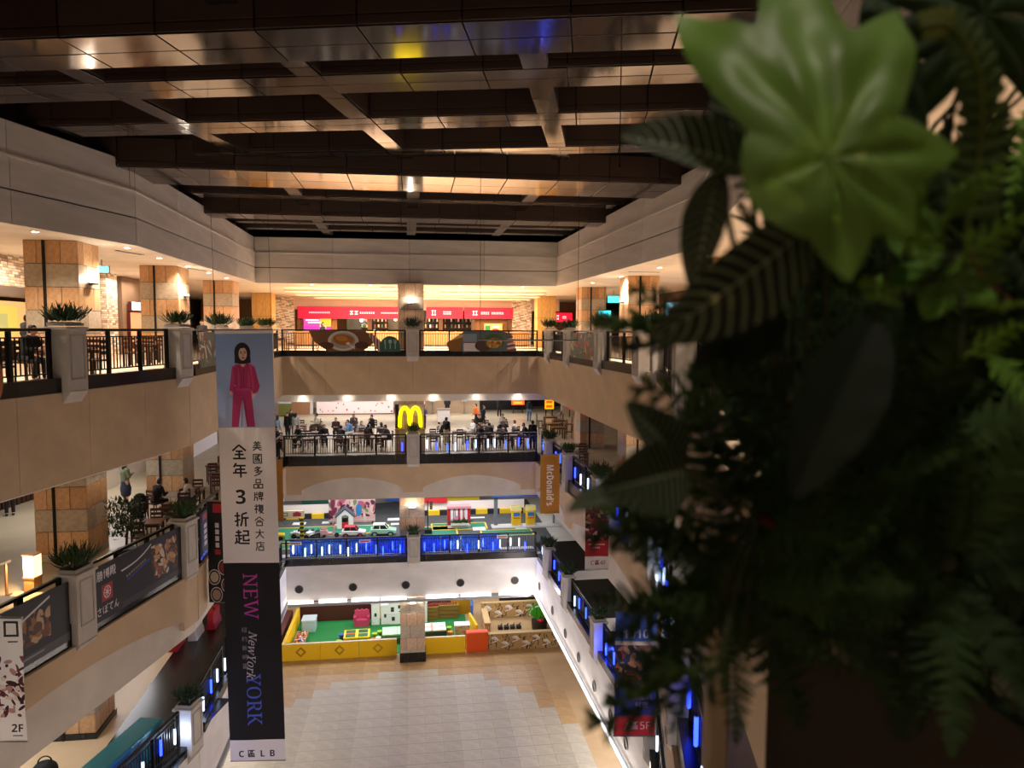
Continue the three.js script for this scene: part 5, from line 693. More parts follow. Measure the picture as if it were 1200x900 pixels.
// ---------------------------------------------------------------- toy car floor
const PF = -12.3;
{ const road = structGroup('floor_road', -12.0, PF, 38.0, S[2].turn);                // local x along the railing, -z away
  const asphalt = texM(0x4c4e50, GRAIN, 0.8), green = M(0x1f7a5e, 0.7), yel = M(0xe0c040, 0.6), wht = M(0xe0e2e0, 0.6);
  mk('asphalt', metric(bx(17.5, 0.02, 12.6, 6.2, 0.012, -6.6), 2), asphalt, road);
  const patch = (x, z, w, d, n) => { mk('green_island', bx(w, 0.02, d, x, 0.028, -z), green, road); for (const [a, b, c, e] of [[x, z - d / 2, w, 0.1], [x, z + d / 2, w, 0.1], [x - w / 2, z, 0.1, d], [x + w / 2, z, 0.1, d]]) mk('yellow_line', bx(c, 0.02, e, a, 0.032, -b), yel, road); };
  patch(2.6, 6.0, 5.2, 1.8); patch(2.8, 3.0, 7.4, 1.3); patch(-1.2, 5.0, 2.2, 3.6); patch(8.1, 4.2, 2.6, 3.8); patch(9.6, 6.0, 3.4, 1.5); patch(12.4, 4.2, 3.1, 1.3);
  for (const [x, z, w, d] of [[1.8, 7.9, 1.6, 0.5], [2.6, 8.6, 1.6, 0.5], [6.0, 8.2, 1.8, 0.6], [10.8, 5.3, 0.8, 0.7], [9.6, 3.4, 1.2, 0.5], [13.4, 5.2, 0.7, 0.5], [5.6, 7.0, 0.5, 0.4], [-0.4, 7.8, 0.8, 0.6], [10.8, 8.0, 1.2, 0.3]]) mk('white_marking', bx(w, 0.02, d, x, 0.03, -z), wht, road);
  mk('pale_walk', bx(14, 0.02, 0.5, 6.5, 0.03, -1.0), M(0xd8d2c8, 0.5), road);
  // low boundary wall with black and yellow blocks
  const wl = structGroup('wall_play', -12.0, PF, 38.0, S[2].turn);
  for (const [x0, x1] of [[-2.2, 3.4], [6.9, 14.2]]) { mk('white_board', bx(x1 - x0, 0.55, 0.15, (x0 + x1) / 2, 0.62, -9.2), M(0xf0e4dc, 0.5), wl); let k = 0; for (let x = x0; x < x1; x += 0.8) piece('kerb_block', 0.78, 0.34, 0.26, x + 0.4, 0.17, -9.05, k++ % 2 ? M(0xe8c020, 0.5) : M(0x201e1e, 0.6), wl, 0.02); }
  mk('back_wall', bx(22, 3.4, 0.2, 6, 1.7, -13.4), texM(0x9a9088, PLASTER, 0.7), wl); mk('yellow_block', [bx(1.3, 0.6, 0.6, 2.3, 0.3, -12.2), bx(4.0, 0.5, 0.5, 9.4, 0.25, -12)], M(0xe8c828, 0.5), wl); mk('green_board', bx(2.6, 0.5, 0.2, 0.4, 0.25, -12.4), M(0x2a6c58, 0.6), wl); mk('blue_board', [bx(3.0, 0.5, 0.2, 6.3, 0.5, -12.4), bx(4.2, 0.25, 0.3, 9.3, 0.7, -12.3)], M(0x2a58a8, 0.5), wl); mk('red_block', bx(2.0, 0.3, 0.3, 8.0, 1.0, -9.1), M(0xc82430, 0.5), wl);
}
const wheelG = (r, w) => { const g = new THREE.CylinderGeometry(r, r, w, 18); g.rotateX(Math.PI / 2); return g; };
function toyCar(label, X, D, turn, body, trim, open, roofC, s = 1) {
  const t = thing('toy_car', label, 'toy car', X, PF + 0.04, D, turn); t.scale.set(s, s * (open ? 0.85 : 0.74), s);
  const mb = M(body, 0.35, 0, { clearcoat: 0.6 }), prof = open ? [[-0.62, 0.2], [0.64, 0.2], [0.66, 0.36], [0.3, 0.46], [0.15, 0.44], [-0.1, 0.32], [-0.3, 0.34], [-0.4, 0.5], [-0.62, 0.46]] : [[-0.66, 0.2], [0.66, 0.2], [0.68, 0.4], [0.34, 0.48], [-0.62, 0.5]];
  const g = extr(prof, 0.56, 0.03); g.translate(0, 0, -0.28); mk('body', g, mb, t);
  if (!open) { const c = extr([[-0.56, 0.5], [0.3, 0.48], [0.1, 0.78], [-0.48, 0.78]], 0.46, 0.02); c.translate(0, 0, -0.23); mk('window', c, M(0x22262a, 0.2), t); mk('roof', bx(0.62, 0.05, 0.52, -0.2, 0.81, 0), M(roofC, 0.4), t); mk('pillar', [bar([0.32, 0.48, 0.25], [0.12, 0.8, 0.25], 0.025), bar([-0.54, 0.5, 0.25], [-0.47, 0.8, 0.25], 0.03), bar([-0.15, 0.5, 0.25], [-0.15, 0.8, 0.25], 0.025), bar([0.32, 0.48, -0.25], [0.12, 0.8, -0.25], 0.025)], M(roofC, 0.4), t); }
  else { mk('windscreen', bx(0.03, 0.2, 0.44, 0.2, 0.54, 0), M(0x24282c, 0.2), t); mk('seat', new RoundedBoxGeometry(0.22, 0.3, 0.36, 2, 0.04).translate(-0.2, 0.5, 0), M(0x222222, 0.7), t); mk('steering_wheel', new THREE.TorusGeometry(0.07, 0.015, 6, 14).rotateY(1.2).translate(0.08, 0.52, 0.1), mDark, t); }
  mk('bumper', [bx(0.06, 0.1, 0.58, 0.68, 0.24, 0), bx(0.06, 0.1, 0.58, -0.67, 0.24, 0)], M(trim, 0.5), t); for (const z of [-0.17, 0.17]) mk('headlight', new THREE.SphereGeometry(0.05, 10, 8).scale(0.5, 1, 1).translate(0.7, 0.38, z), M(0xe8eef0, 0.2), t);
  for (const x of [-0.42, 0.42]) for (const z of [-0.29, 0.29]) { const w = mk('wheel', wheelG(0.17, 0.13).translate(x, 0.17, z), M(0x161616, 0.8), t); mk('hub', wheelG(0.09, 0.15).translate(x, 0.17, z), M(trim, 0.4), w); }
  return t;
}
toyCar('yellow toy car at the far left behind the striped gate', -13.9, 42.1, 0.3, 0xe8c818, 0x222222, false, 0xe8c818, 0.9);
toyCar('white and black toy car under the striped gate', -12.3, 42.5, 2.9, 0xd8d8d8, 0x2a2a2a, true, 0xd8d8d8, 0.95);
toyCar('black and white toy car beside the pink scooter', -11.6, 42.7, 0.2, 0x2a2a2c, 0xd0d0d0, true, 0x222222, 0.85);
toyCar('white and red toy truck with pink wheels', -9.4, 42.9, 0.1, 0xe0dada, 0xb82848, false, 0xc02438, 1.0);
toyCar('pale mint green toy jeep beside the tiled column', -7.7, 43.2, 0.12, 0xa4ccb8, 0x8fb8a4, false, 0xd0d8c8, 1.1);
{ const t = thing('toy_scooter', 'pink toy motor scooter between the toy cars', 'scooter', -10.75, PF + 0.03, 42.6, 0.15), pk = M(0xd8a0a0, 0.4); mk('body', extr([[-0.5, 0.2], [-0.15, 0.22], [0.25, 0.2], [0.4, 0.75], [0.33, 0.78], [0.18, 0.3], [-0.08, 0.3], [-0.18, 0.5], [-0.5, 0.46]], 0.22, 0.02).translate(0, 0, -0.11), pk, t); mk('seat', new RoundedBoxGeometry(0.36, 0.08, 0.22, 2, 0.03).translate(-0.32, 0.54, 0), M(0xa06058, 0.6), t); mk('handlebar', [bar([0.36, 0.74, 0], [0.32, 0.88, 0], 0.025), bar([0.3, 0.88, -0.2], [0.3, 0.88, 0.2], 0.02)], mDark, t); for (const x of [-0.36, 0.42]) mk('wheel', wheelG(0.14, 0.08).translate(x, 0.14, 0), M(0x3a3030, 0.8), t); }
{ const t = thing('play_house', 'small white play house with dark roof and red half door', 'play house', -10.35, PF, 44.9, BACK + 0.1), wh = M(0xe6e4e0, 0.6); mk('wall', [bx(0.42, 1.1, 0.08, -0.5, 0.55, 0.5), bx(0.42, 1.1, 0.08, 0.5, 0.55, 0.5), bx(0.08, 1.1, 1.0, -0.68, 0.55, 0), bx(0.08, 1.1, 1.0, 0.68, 0.55, 0), bx(1.44, 1.1, 0.08, 0, 0.55, -0.5)], wh, t); mk('gable', extr([[-0.72, 1.1], [0.72, 1.1], [0, 1.75]], 0.08).translate(0, 0, 0.46), wh, t); mk('arch_trim', extr([[-0.29, 1.02], [0.29, 1.02], [0.29, 1.16], [0, 1.3], [-0.29, 1.16]], 0.03).translate(0, 0, 0.55), M(0x7a7a74, 0.6), t); for (const s of [-1, 1]) mk('roof_panel', bx(1.15, 0.08, 1.25, 0, 0, 0).rotateZ(-s * 0.73).translate(s * 0.42, 1.44, 0), M(0x3a4250, 0.6), t); mk('door', bx(0.58, 0.62, 0.05, 0, 0.31, 0.52), M(0xc82030, 0.5), t); t.scale.setScalar(0.7); mk('inner_wall', bx(1.3, 1.0, 0.02, 0, 0.55, -0.4), M(0x9c9c94, 0.7), t); }
{ const t = thing('mural_board', 'purple and pink mural board with blue blob shape behind the play house', 'board', -10.15, PF, 46.0, BACK); mk('board', bx(2.9, 1.6, 0.1, 0, 0.85, 0), [mDark, mDark, mDark, mDark, printMat(canvas(512, 220, (x, w, h) => { x.fillStyle = '#d8a8a4'; x.fillRect(0, 0, w, h); seed = 44; for (let k = 0; k < 40; k++) { x.fillStyle = ['#7c2848', '#58203c', '#b85878', '#e0c0b8', '#6c8c58', '#401828'][k % 6]; x.beginPath(); x.ellipse(rnd(0, w), rnd(30, h - 30), rnd(10, 60), rnd(8, 30), rnd(0, 3), 0, 7); x.fill(); } x.fillStyle = '#2c80b8'; x.beginPath(); x.ellipse(330, 110, 34, 56, 0, 0, 7); x.fill(); x.fillStyle = '#d8d0cc'; x.fillRect(0, h - 26, w, 6); })), mDark], t); mk('foot', [bx(0.1, 0.1, 0.5, -1.3, 0.05, 0), bx(0.1, 0.1, 0.5, 1.3, 0.05, 0)], mDark, t); }
{ const t = thing('entrance_gate', 'cream toy gate with red prints on black and yellow striped posts', 'gate', -13.45, PF, 41.7, BACK); mk('sign_board', bx(2.9, 0.42, 0.08, 0, 1.62, 0), [M(0xd8c8a8), M(0xd8c8a8), M(0xd8c8a8), M(0xd8c8a8), printMat(canvas(256, 40, (x, w, h) => { x.fillStyle = '#dccaa6'; x.fillRect(0, 0, w, h); x.fillStyle = '#b03038'; x.fillRect(66, 10, 18, 20); x.fillRect(92, 10, 18, 20); x.fillRect(200, 14, 40, 18); x.beginPath(); x.moveTo(196, 16); x.lineTo(220, 4); x.lineTo(244, 16); x.fill(); x.strokeStyle = '#4a4438'; x.lineWidth = 3; x.strokeRect(130, 12, 14, 16); x.strokeRect(152, 12, 20, 16); })), M(0xd8c8a8)], t); for (const s of [-1, 1]) { const p = mk('post', bx(0.2, 1.42, 0.2, s * 1.3, 0.71, 0), M(0xd8c020, 0.5), t); for (let k = 0; k < 6; k++) mk('black_stripe', bx(0.215, 0.11, 0.215, s * 1.3, 0.14 + k * 0.23, 0), M(0x1c1a18, 0.6), p); } }
{ const t = thing('candy_stall', 'red and white striped toy stall with a flower box', 'stall', -3.3, PF, 45.2, BACK); for (let k = 0; k < 9; k++) piece('stripe_panel', 0.2, 1.5, 0.08, -0.8 + k * 0.2, 1.0, 0.5, k % 2 ? M(0xe6e2e0, 0.5) : M(0xc02430, 0.5), t); mk('canopy', bx(2.0, 0.2, 1.0, 0, 1.82, 0.2), M(0xd89098, 0.5), t); mk('side_wall', [bx(0.08, 1.75, 0.9, -0.92, 0.88, 0.05), bx(0.08, 1.75, 0.9, 0.92, 0.88, 0.05)], M(0xc02430, 0.5), t); mk('base_board', bx(1.9, 0.3, 0.12, 0, 0.15, 0.52), M(0xe8e4e4, 0.5), t); mk('flower_box', bx(1.5, 0.16, 0.22, 0.1, 0.42, 0.68), M(0xe0dcd8, 0.6), t); const f = mk('leaves', shrubs[0], mLeaf[1], t); f.scale.set(2.4, 0.8, 0.5); f.position.set(0.1, 0.48, 0.68); f.userData.kind = 'stuff'; mk('pink_print', new THREE.CircleGeometry(0.2, 16).translate(-0.25, 0.9, 0.55), M(0xd08aa8, 0.6), t); t.scale.setScalar(0.74); mk('letters', [bx(0.08, 0.6, 0.02, -0.4, 1.25, 0.56), bx(0.08, 0.6, 0.02, 0.1, 1.25, 0.56), bx(0.08, 0.6, 0.02, 0.45, 1.25, 0.56)], M(0xb8c4cc, 0.5), t); }
for (const [x, n] of [[0.3, 'left'], [1.2, 'right']]) { const t = thing('toy_fuel_pump', 'yellow toy fuel pump, the ' + n + ' one of the two', 'fuel pump', x, PF + 0.1, 45.3 + x * 0.13, BACK), ye = M(0xe0b41c, 0.4); mk('body', new RoundedBoxGeometry(0.78, 1.2, 0.45, 2, 0.08).translate(0, 0.62, 0), ye, t); mk('head', extr([[-0.42, 1.2], [0.42, 1.2], [0.36, 1.58], [-0.36, 1.58]], 0.4, 0.02).translate(0, 0, -0.2), M(0xe8d890, 0.5), t); mk('screen', bx(0.5, 0.28, 0.03, 0, 0.92, 0.235), M(0x2870b8, 0.3), t); mk('button', [bx(0.12, 0.1, 0.03, -0.18, 0.62, 0.235), bx(0.12, 0.1, 0.03, 0, 0.62, 0.235), bx(0.12, 0.1, 0.03, 0.18, 0.62, 0.235)], M(0xc83830, 0.5), t); t.scale.setScalar(0.78); mk('base', bx(0.86, 0.1, 0.55, 0, 0.0, 0), M(0xc8c4c0, 0.5), t); }
{ const t = thing('toy_canopy', 'grey toy fuel station canopy with a blue printed roof edge', 'canopy', 0.75, PF, 45.6, BACK); mk('post', [bx(0.22, 2.0, 0.22, -1.75, 1.0, 0)], M(0x6a6e74, 0.5), t); mk('post', [bx(0.12, 1.9, 0.12, 1.95, 0.95, 0)], M(0x7a7e84, 0.5), t); mk('roof_edge', bx(4.2, 0.5, 0.9, 0.1, 2.2, 0), [M(0x2858b0), M(0x2858b0), M(0x2858b0), M(0x2858b0), printMat(canvas(256, 32, (x, w, h) => { x.fillStyle = '#2a5ab0'; x.fillRect(0, 0, w, h); x.fillStyle = '#48248c'; x.fillRect(110, 2, 100, 28); x.fillStyle = '#e8e0f4'; for (let k = 0; k < 4; k++) x.fillRect(126 + k * 18, 12, 12, 12); x.fillStyle = '#e090b0'; x.beginPath(); x.arc(50, 16, 11, 0, 7); x.fill(); })), M(0x2858b0)], t); mk('island', bx(4.3, 0.1, 0.9, 0.1, 0.05, 0.3), M(0xc0beba, 0.6), t); mk('yellow_panel', bx(0.5, 1.1, 0.06, 1.65, 1.2, -0.1), M(0xe8c830, 0.5), t); }
{ const t = thing('toy_traffic_light', 'small black toy traffic light beside the tiled column', 'traffic light', -5.05, PF, 43.6, BACK); mk('base', bx(0.5, 0.3, 0.4, 0, 0.15, 0), mDark, t); mk('pole', cyl(0.035, 0.035, 1.9, 0, 1.1, 0), mDark, t); mk('signal_box', bx(0.16, 0.5, 0.14, 0.2, 1.75, 0), mDark, t); for (let k = 0; k < 3; k++) mk('lens', new THREE.SphereGeometry(0.045, 8, 6).translate(0.2, 1.6 + k * 0.15, 0.07), M([0x206030, 0x806020, 0x802020][k], 0.3), t); }
// barrier blocks, floor strips, teal counter
[[-12.95, 27.6, 0xb81824, 'red barrier block nearest the camera, its top sloping'], [-12.62, 28.6, 0xd8d6d4, 'white barrier block in the middle of the barrier row'], [-12.35, 29.7, 0xb81824, 'red barrier block farthest from the camera']].forEach(([X, D, c, l]) => { const t = thing('barrier_block', l, 'barrier', X, PF, D, BACK + Math.PI / 2); const g = extr([[-0.17, 0], [0.17, 0], [0.15, 0.2], [0.1, 0.34], [0.1, 0.7], [-0.1, 0.7], [-0.1, 0.34], [-0.15, 0.2]], 1.0, 0.015); g.rotateY(Math.PI / 2); g.translate(-0.5, 0, 0); mk('body', g, M(c, 0.45), t); mk('cap', cyl(0.05, 0.05, 0.04, 0, 0.72, 0), M(0x222222, 0.6), t); });
{ const f = structGroup('floor_strip', -9.5, PF, 21.3, S[1].turn); mk('dark_marble', metric(bx(24, 0.02, 2.4, 5, 0.015, -1.25), 3), mGranite, f); const f2 = structGroup('floor_strip', -11.34, PF, 1.7, S[0].turn); mk('dark_marble', metric(bx(22, 0.02, 2.4, 11, 0.012, -1.25), 3), mGranite, f2); mk('tan_strip', bx(22, 0.02, 5, 11, 0.012, -4.95), texM(0xe0c49c, PLASTER, 0.4), f2); mk('tan_strip', bx(24, 0.02, 5, 5, 0.014, -4.95), texM(0xe0c49c, PLASTER, 0.4), f);
  const f3 = structGroup('floor_strip', 1.45, PF, 39.8, S[3].turn); mk('dark_marble', metric(bx(40, 0.02, 3.0, 18, 0.016, -1.7), 3), mGranite, f3); mk('tan_strip', bx(40, 0.02, 0.7, 18, 0.016, -3.6), texM(0xd8b888, PLASTER, 0.4), f3); for (let k = 0; k < 3; k++) mk('pale_strip', bx(1.3, 0.02, 3.0, 4.0 + k * 6.2, 0.028, -1.7), M(0xd8d0c4, 0.4), f3); }
{ const t = thing('teal_counter', 'teal topped counter behind the lower left railing', 'counter', -10.7, PF, 18.9, NEAR + Math.PI / 2); mk('worktop', new RoundedBoxGeometry(3.6, 0.12, 0.7, 2, 0.04).translate(0, 0.9, 0), M(0x1c7a80, 0.4), t); mk('front', bx(3.5, 0.85, 0.6, 0, 0.42, 0), M(0x165a60, 0.5), t); }
{ const t = thing('black_bag', 'black rounded bag standing by the column base on the lower left floor', 'bag', -12.7, PF, 19.2, 0.4); mk('body', new THREE.SphereGeometry(0.32, 16, 12).scale(1, 0.85, 0.7).translate(0, 0.27, 0), M(0x131315, 0.7), t); mk('handle', new THREE.TorusGeometry(0.16, 0.02, 6, 18, Math.PI).translate(0, 0.5, 0), mDark, t); }
// dark round speakers and oval slots set in the white lower wall; strip lights along its foot
const mBlk = M(0x242424, 0.5);
[0.75, 3.55, 6.35, 9.3, 12.3].forEach((t, k) => { const [X, D] = S[2].at(t, -0.1), o = thing('wall_speaker', 'round dark speaker in the white back wall, ' + ORD[k] + ' from the left', 'speaker', X, -13.75, D, S[2].turn); mk('grille', wheelG(0.19, 0.03).translate(0, 0, 0.01), mBlk, o); mk('ring', new THREE.TorusGeometry(0.2, 0.025, 6, 20).translate(0, 0, 0.02), M(0x555250, 0.5), o); });
[1.2, 4.6, 7.4, 9.9, 12.4, 14.6, 16.4].forEach((t, k) => { const [X, D] = S[3].at(t, -0.1), o = thing('wall_speaker', 'round dark speaker in the white right wall, ' + ORD[k] + ' from the back corner', 'speaker', X, -13.75, D, S[3].turn); mk('grille', wheelG(0.19, 0.03).translate(0, 0, 0.01), mBlk, o); mk('ring', new THREE.TorusGeometry(0.2, 0.025, 6, 20).translate(0, 0, 0.02), M(0x555250, 0.5), o); });
[[0.15, 1.35, 2], [1.75, 1.5, 2], [3.45, 1.5, 2], [5.0, 1.4, 2], [7.4, 1.8, 2], [9.3, 1.7, 2], [11.4, 2.2, 2]].forEach(([a, w], k) => { const [X, D] = S[2].at(a + w / 2, -0.12), o = thing('strip_lamp', 'glowing white strip along the foot of the white back wall, ' + ORD[k] + ' from the left', 'strip light', X, -14.46, D, S[2].turn); mk('lamp', bx(w - 0.06, 0.12, 0.05, 0, 0, 0.02), glow(0xfff6ee, 2.4), o); mk('channel', bx(w, 0.03, 0.12, 0, -0.08, 0.03), M(0xc8c8cc, 0.4), o); const l = new THREE.RectAreaLight(0xfff2e6, 5, w, 0.12); l.name = 'strip_lamp'; l.position.set(0, 0, 0.1); l.rotation.set(-0.6, Math.PI, 0); o.add(l); });
for (let k = 0; k < 7; k++) { const [X, D] = S[3].at(1.4 + k * 2.5, -0.12), o = thing('strip_lamp', 'glowing strip along the foot of the white right wall, ' + ORD[k] + ' from the back corner', 'strip light', X, -14.5, D, S[3].turn); mk('lamp', bx(2.4, 0.08, 0.05, 0, 0, 0.06), glow(0xfff6ee, 1.6), o); mk('channel', bx(2.5, 0.03, 0.12, 0, -0.06, 0.06), M(0xc8c8cc, 0.4), o); const l = new THREE.RectAreaLight(0xfff2e6, 9, 2.4, 0.3); l.name = 'strip_lamp'; l.position.set(0, 0, 0.2); l.rotation.set(-0.6, Math.PI, 0); o.add(l); }

// ---------------------------------------------------------------- lowest floor: brick play pen
const GF = -18.48, penT = BACK, PX = -12.8, PD = 39.7;
const pen = (x, z) => [PX + x * Math.cos(penT) - z * Math.sin(penT), PD + x * Math.sin(penT) + z * Math.cos(penT)];  // x along the front, z away from the camera
function block(name, label, cat, x, z, turn = 0, group) { const [X, D] = pen(x, z); return thing(name, label, cat, X, GF, D, penT + turn, group); }
const mYel = M(0xffcf14, 0.45), mBrown = M(0x4a1c14, 0.5), mOr = M(0xf05a10, 0.45);
const diamond = (fill) => { const s = []; for (const r of [0.27, 0.2]) s.push(new THREE.TorusGeometry(r, 0.022, 4, 4).scale(1, 1.0, 0.4)); return s; };
for (let k = 0; k < 3; k++) { const o = block('play_wall', 'yellow front panel of the play pen with a diamond, ' + ORD[k] + ' from the left', 'panel', 1.07 + k * 2.12, 0); mk('panel', new RoundedBoxGeometry(2.1, 0.95, 0.16, 1, 0.02).translate(0, 0.475, 0), mYel, o); mk('diamond_print', diamond().map((g) => g.translate(0, 0.5, 0.085)), M([0xa85a10, 0xb08010, 0xb88c10][k], 0.5), o); mk('top_trim', bx(2.1, 0.03, 0.17, 0, 0.955, 0), M(0xd8c8a8, 0.5), o); }
{ const o = block('play_wall', 'plain yellow play pen panel right of the central column', 'panel', 8.95, -0.05); mk('panel', new RoundedBoxGeometry(2.6, 0.95, 0.16, 1, 0.02).translate(0, 0.475, 0), mYel, o); mk('top_trim', bx(2.6, 0.03, 0.17, 0, 0.955, 0), M(0xd8c8a8, 0.5), o); const p = block('orange_cube', 'bright orange block at the right end of the yellow pen', 'block', 10.95, 0.1); mk('body', new RoundedBoxGeometry(1.25, 1.12, 0.5, 1, 0.02).translate(0, 0.56, 0), mOr, p); mk('top_panel', bx(1.15, 0.02, 0.42, 0, 1.13, 0), M(0xe04a10, 0.5), p); }
{ const o = block('play_wall', 'yellow side panel of the play pen at its left end', 'panel', 0.12, 2.7, Math.PI / 2); mk('panel', new RoundedBoxGeometry(5.2, 0.95, 0.16, 1, 0.02).translate(0, 0.475, 0), mYel, o); mk('top_trim', bx(5.2, 0.03, 0.17, 0, 0.955, 0), M(0xe8b820, 0.5), o); }
{ const o = block('brown_bench', 'dark brown low block outside the left end of the pen', 'bench', -0.45, 3.2, Math.PI / 2); mk('body', new RoundedBoxGeometry(4.2, 0.9, 0.5, 1, 0.03).translate(0, 0.45, 0), mBrown, o); mk('top', bx(4.1, 0.02, 0.44, 0, 0.905, 0), M(0x5c2418, 0.5), o); }
for (const [x, w, n] of [[2.6, 4.8, 'left'], [8.0, 3.4, 'right']]) { const o = block('play_wall', 'dark brown back wall of the play pen, ' + n + ' half', 'panel', x, 5.6); mk('panel', bx(w, 1.3, 0.2, 0, 0.65, 0), mBrown, o); mk('cap_strip', bx(w, 0.06, 0.26, 0, 1.31, 0), M(0x6a2c1e, 0.5), o); mk('white_knob', [bx(0.3, 0.08, 0.1, -w * 0.35, 1.37, 0), bx(0.3, 0.08, 0.1, w * 0.1, 1.37, 0)], M(0xd0ccc8, 0.5), o); }
{ const g = structGroup('floor_mat', ...(() => { const [X, D] = pen(5.4, 2.8); return [X, GF, D]; })(), penT); mk('green_mat', bx(10.4, 0.03, 5.2, 0, 0.03, 0), M(0x0c7430, 0.7), g); }
{ const o = block('play_table', 'yellow play table with four dark green squares', 'table', 4.0, 1.9, 0.03); mk('tabletop', bx(1.5, 0.08, 1.2, 0, 0.55, 0), mYel, o); for (const [x, z, c] of [[-0.36, 0.28, 0x10603c], [0.36, 0.28, 0x10603c], [-0.36, -0.28, 0x10603c], [0.36, -0.28, 0x0c5030]]) mk('green_square', bx(0.55, 0.03, 0.42, x, 0.6, z), M(c, 0.5), o); mk('orange_strip', bx(0.5, 0.03, 0.1, -0.36, 0.6, 0), mOr, o); for (const a of [-1, 1]) for (const b of [-1, 1]) mk('leg', bx(0.1, 0.5, 0.1, a * 0.65, 0.26, b * 0.5), mYel, o); }
{ const o = block('play_table', 'pale green play table left of the column', 'table', 6.35, 2.0, 0.03); for (const s of [-1, 1]) mk('tabletop', bx(0.86, 0.08, 1.15, s * 0.44, 0.58, 0), M(0xb0e0b4, 0.5), o); mk('frame', bx(1.8, 0.06, 1.2, 0, 0.52, 0), M(0x54604c, 0.6), o); for (const a of [-1, 1]) for (const b of [-1, 1]) mk('leg', bx(0.1, 0.5, 0.1, a * 0.8, 0.25, b * 0.5), M(0xe0dcd8, 0.5), o); }
{ const o = block('play_table', 'white play table with pink lines right of the column', 'table', 8.4, 2.3, 0.03); for (const s of [-1, 1]) for (const b of [-1, 1]) mk('tabletop', bx(0.82, 0.08, 0.55, s * 0.42, 0.58, b * 0.29), M(0xeeecec, 0.5), o); mk('cross_strip', [bx(0.14, 0.02, 1.15, 0, 0.63, 0), bx(1.7, 0.02, 0.06, 0, 0.63, 0)], M(0xe0a090, 0.5), o); mk('frame', bx(1.7, 0.4, 1.1, 0, 0.34, 0), M(0x3c4440, 0.6), o); }
[[3.0, 1.5, 0x98c020, 'lime'], [3.05, 2.4, 0x3858a8, 'blue'], [4.95, 1.5, 0xe87040, 'orange'], [5.0, 2.3, 0x98c020, 'second lime'], [5.25, 1.7, 0xd8d0d0, 'white'], [5.3, 2.6, 0x8cc030, 'third lime'], [7.45, 2.3, 0x98c828, 'fourth lime'], [9.45, 2.7, 0x90c020, 'fifth lime'], [9.5, 2.0, 0xe08030, 'second orange']].forEach(([x, z, c, n]) => { const o = block('play_stool', n + ' small round stool at the play tables', 'stool', x, z); mk('seat', cyl(0.17, 0.17, 0.08, 0, 0.34, 0, 18), M(c, 0.45), o); mk('base', cyl(0.1, 0.15, 0.3, 0, 0.15, 0, 14), M(c, 0.5), o); });
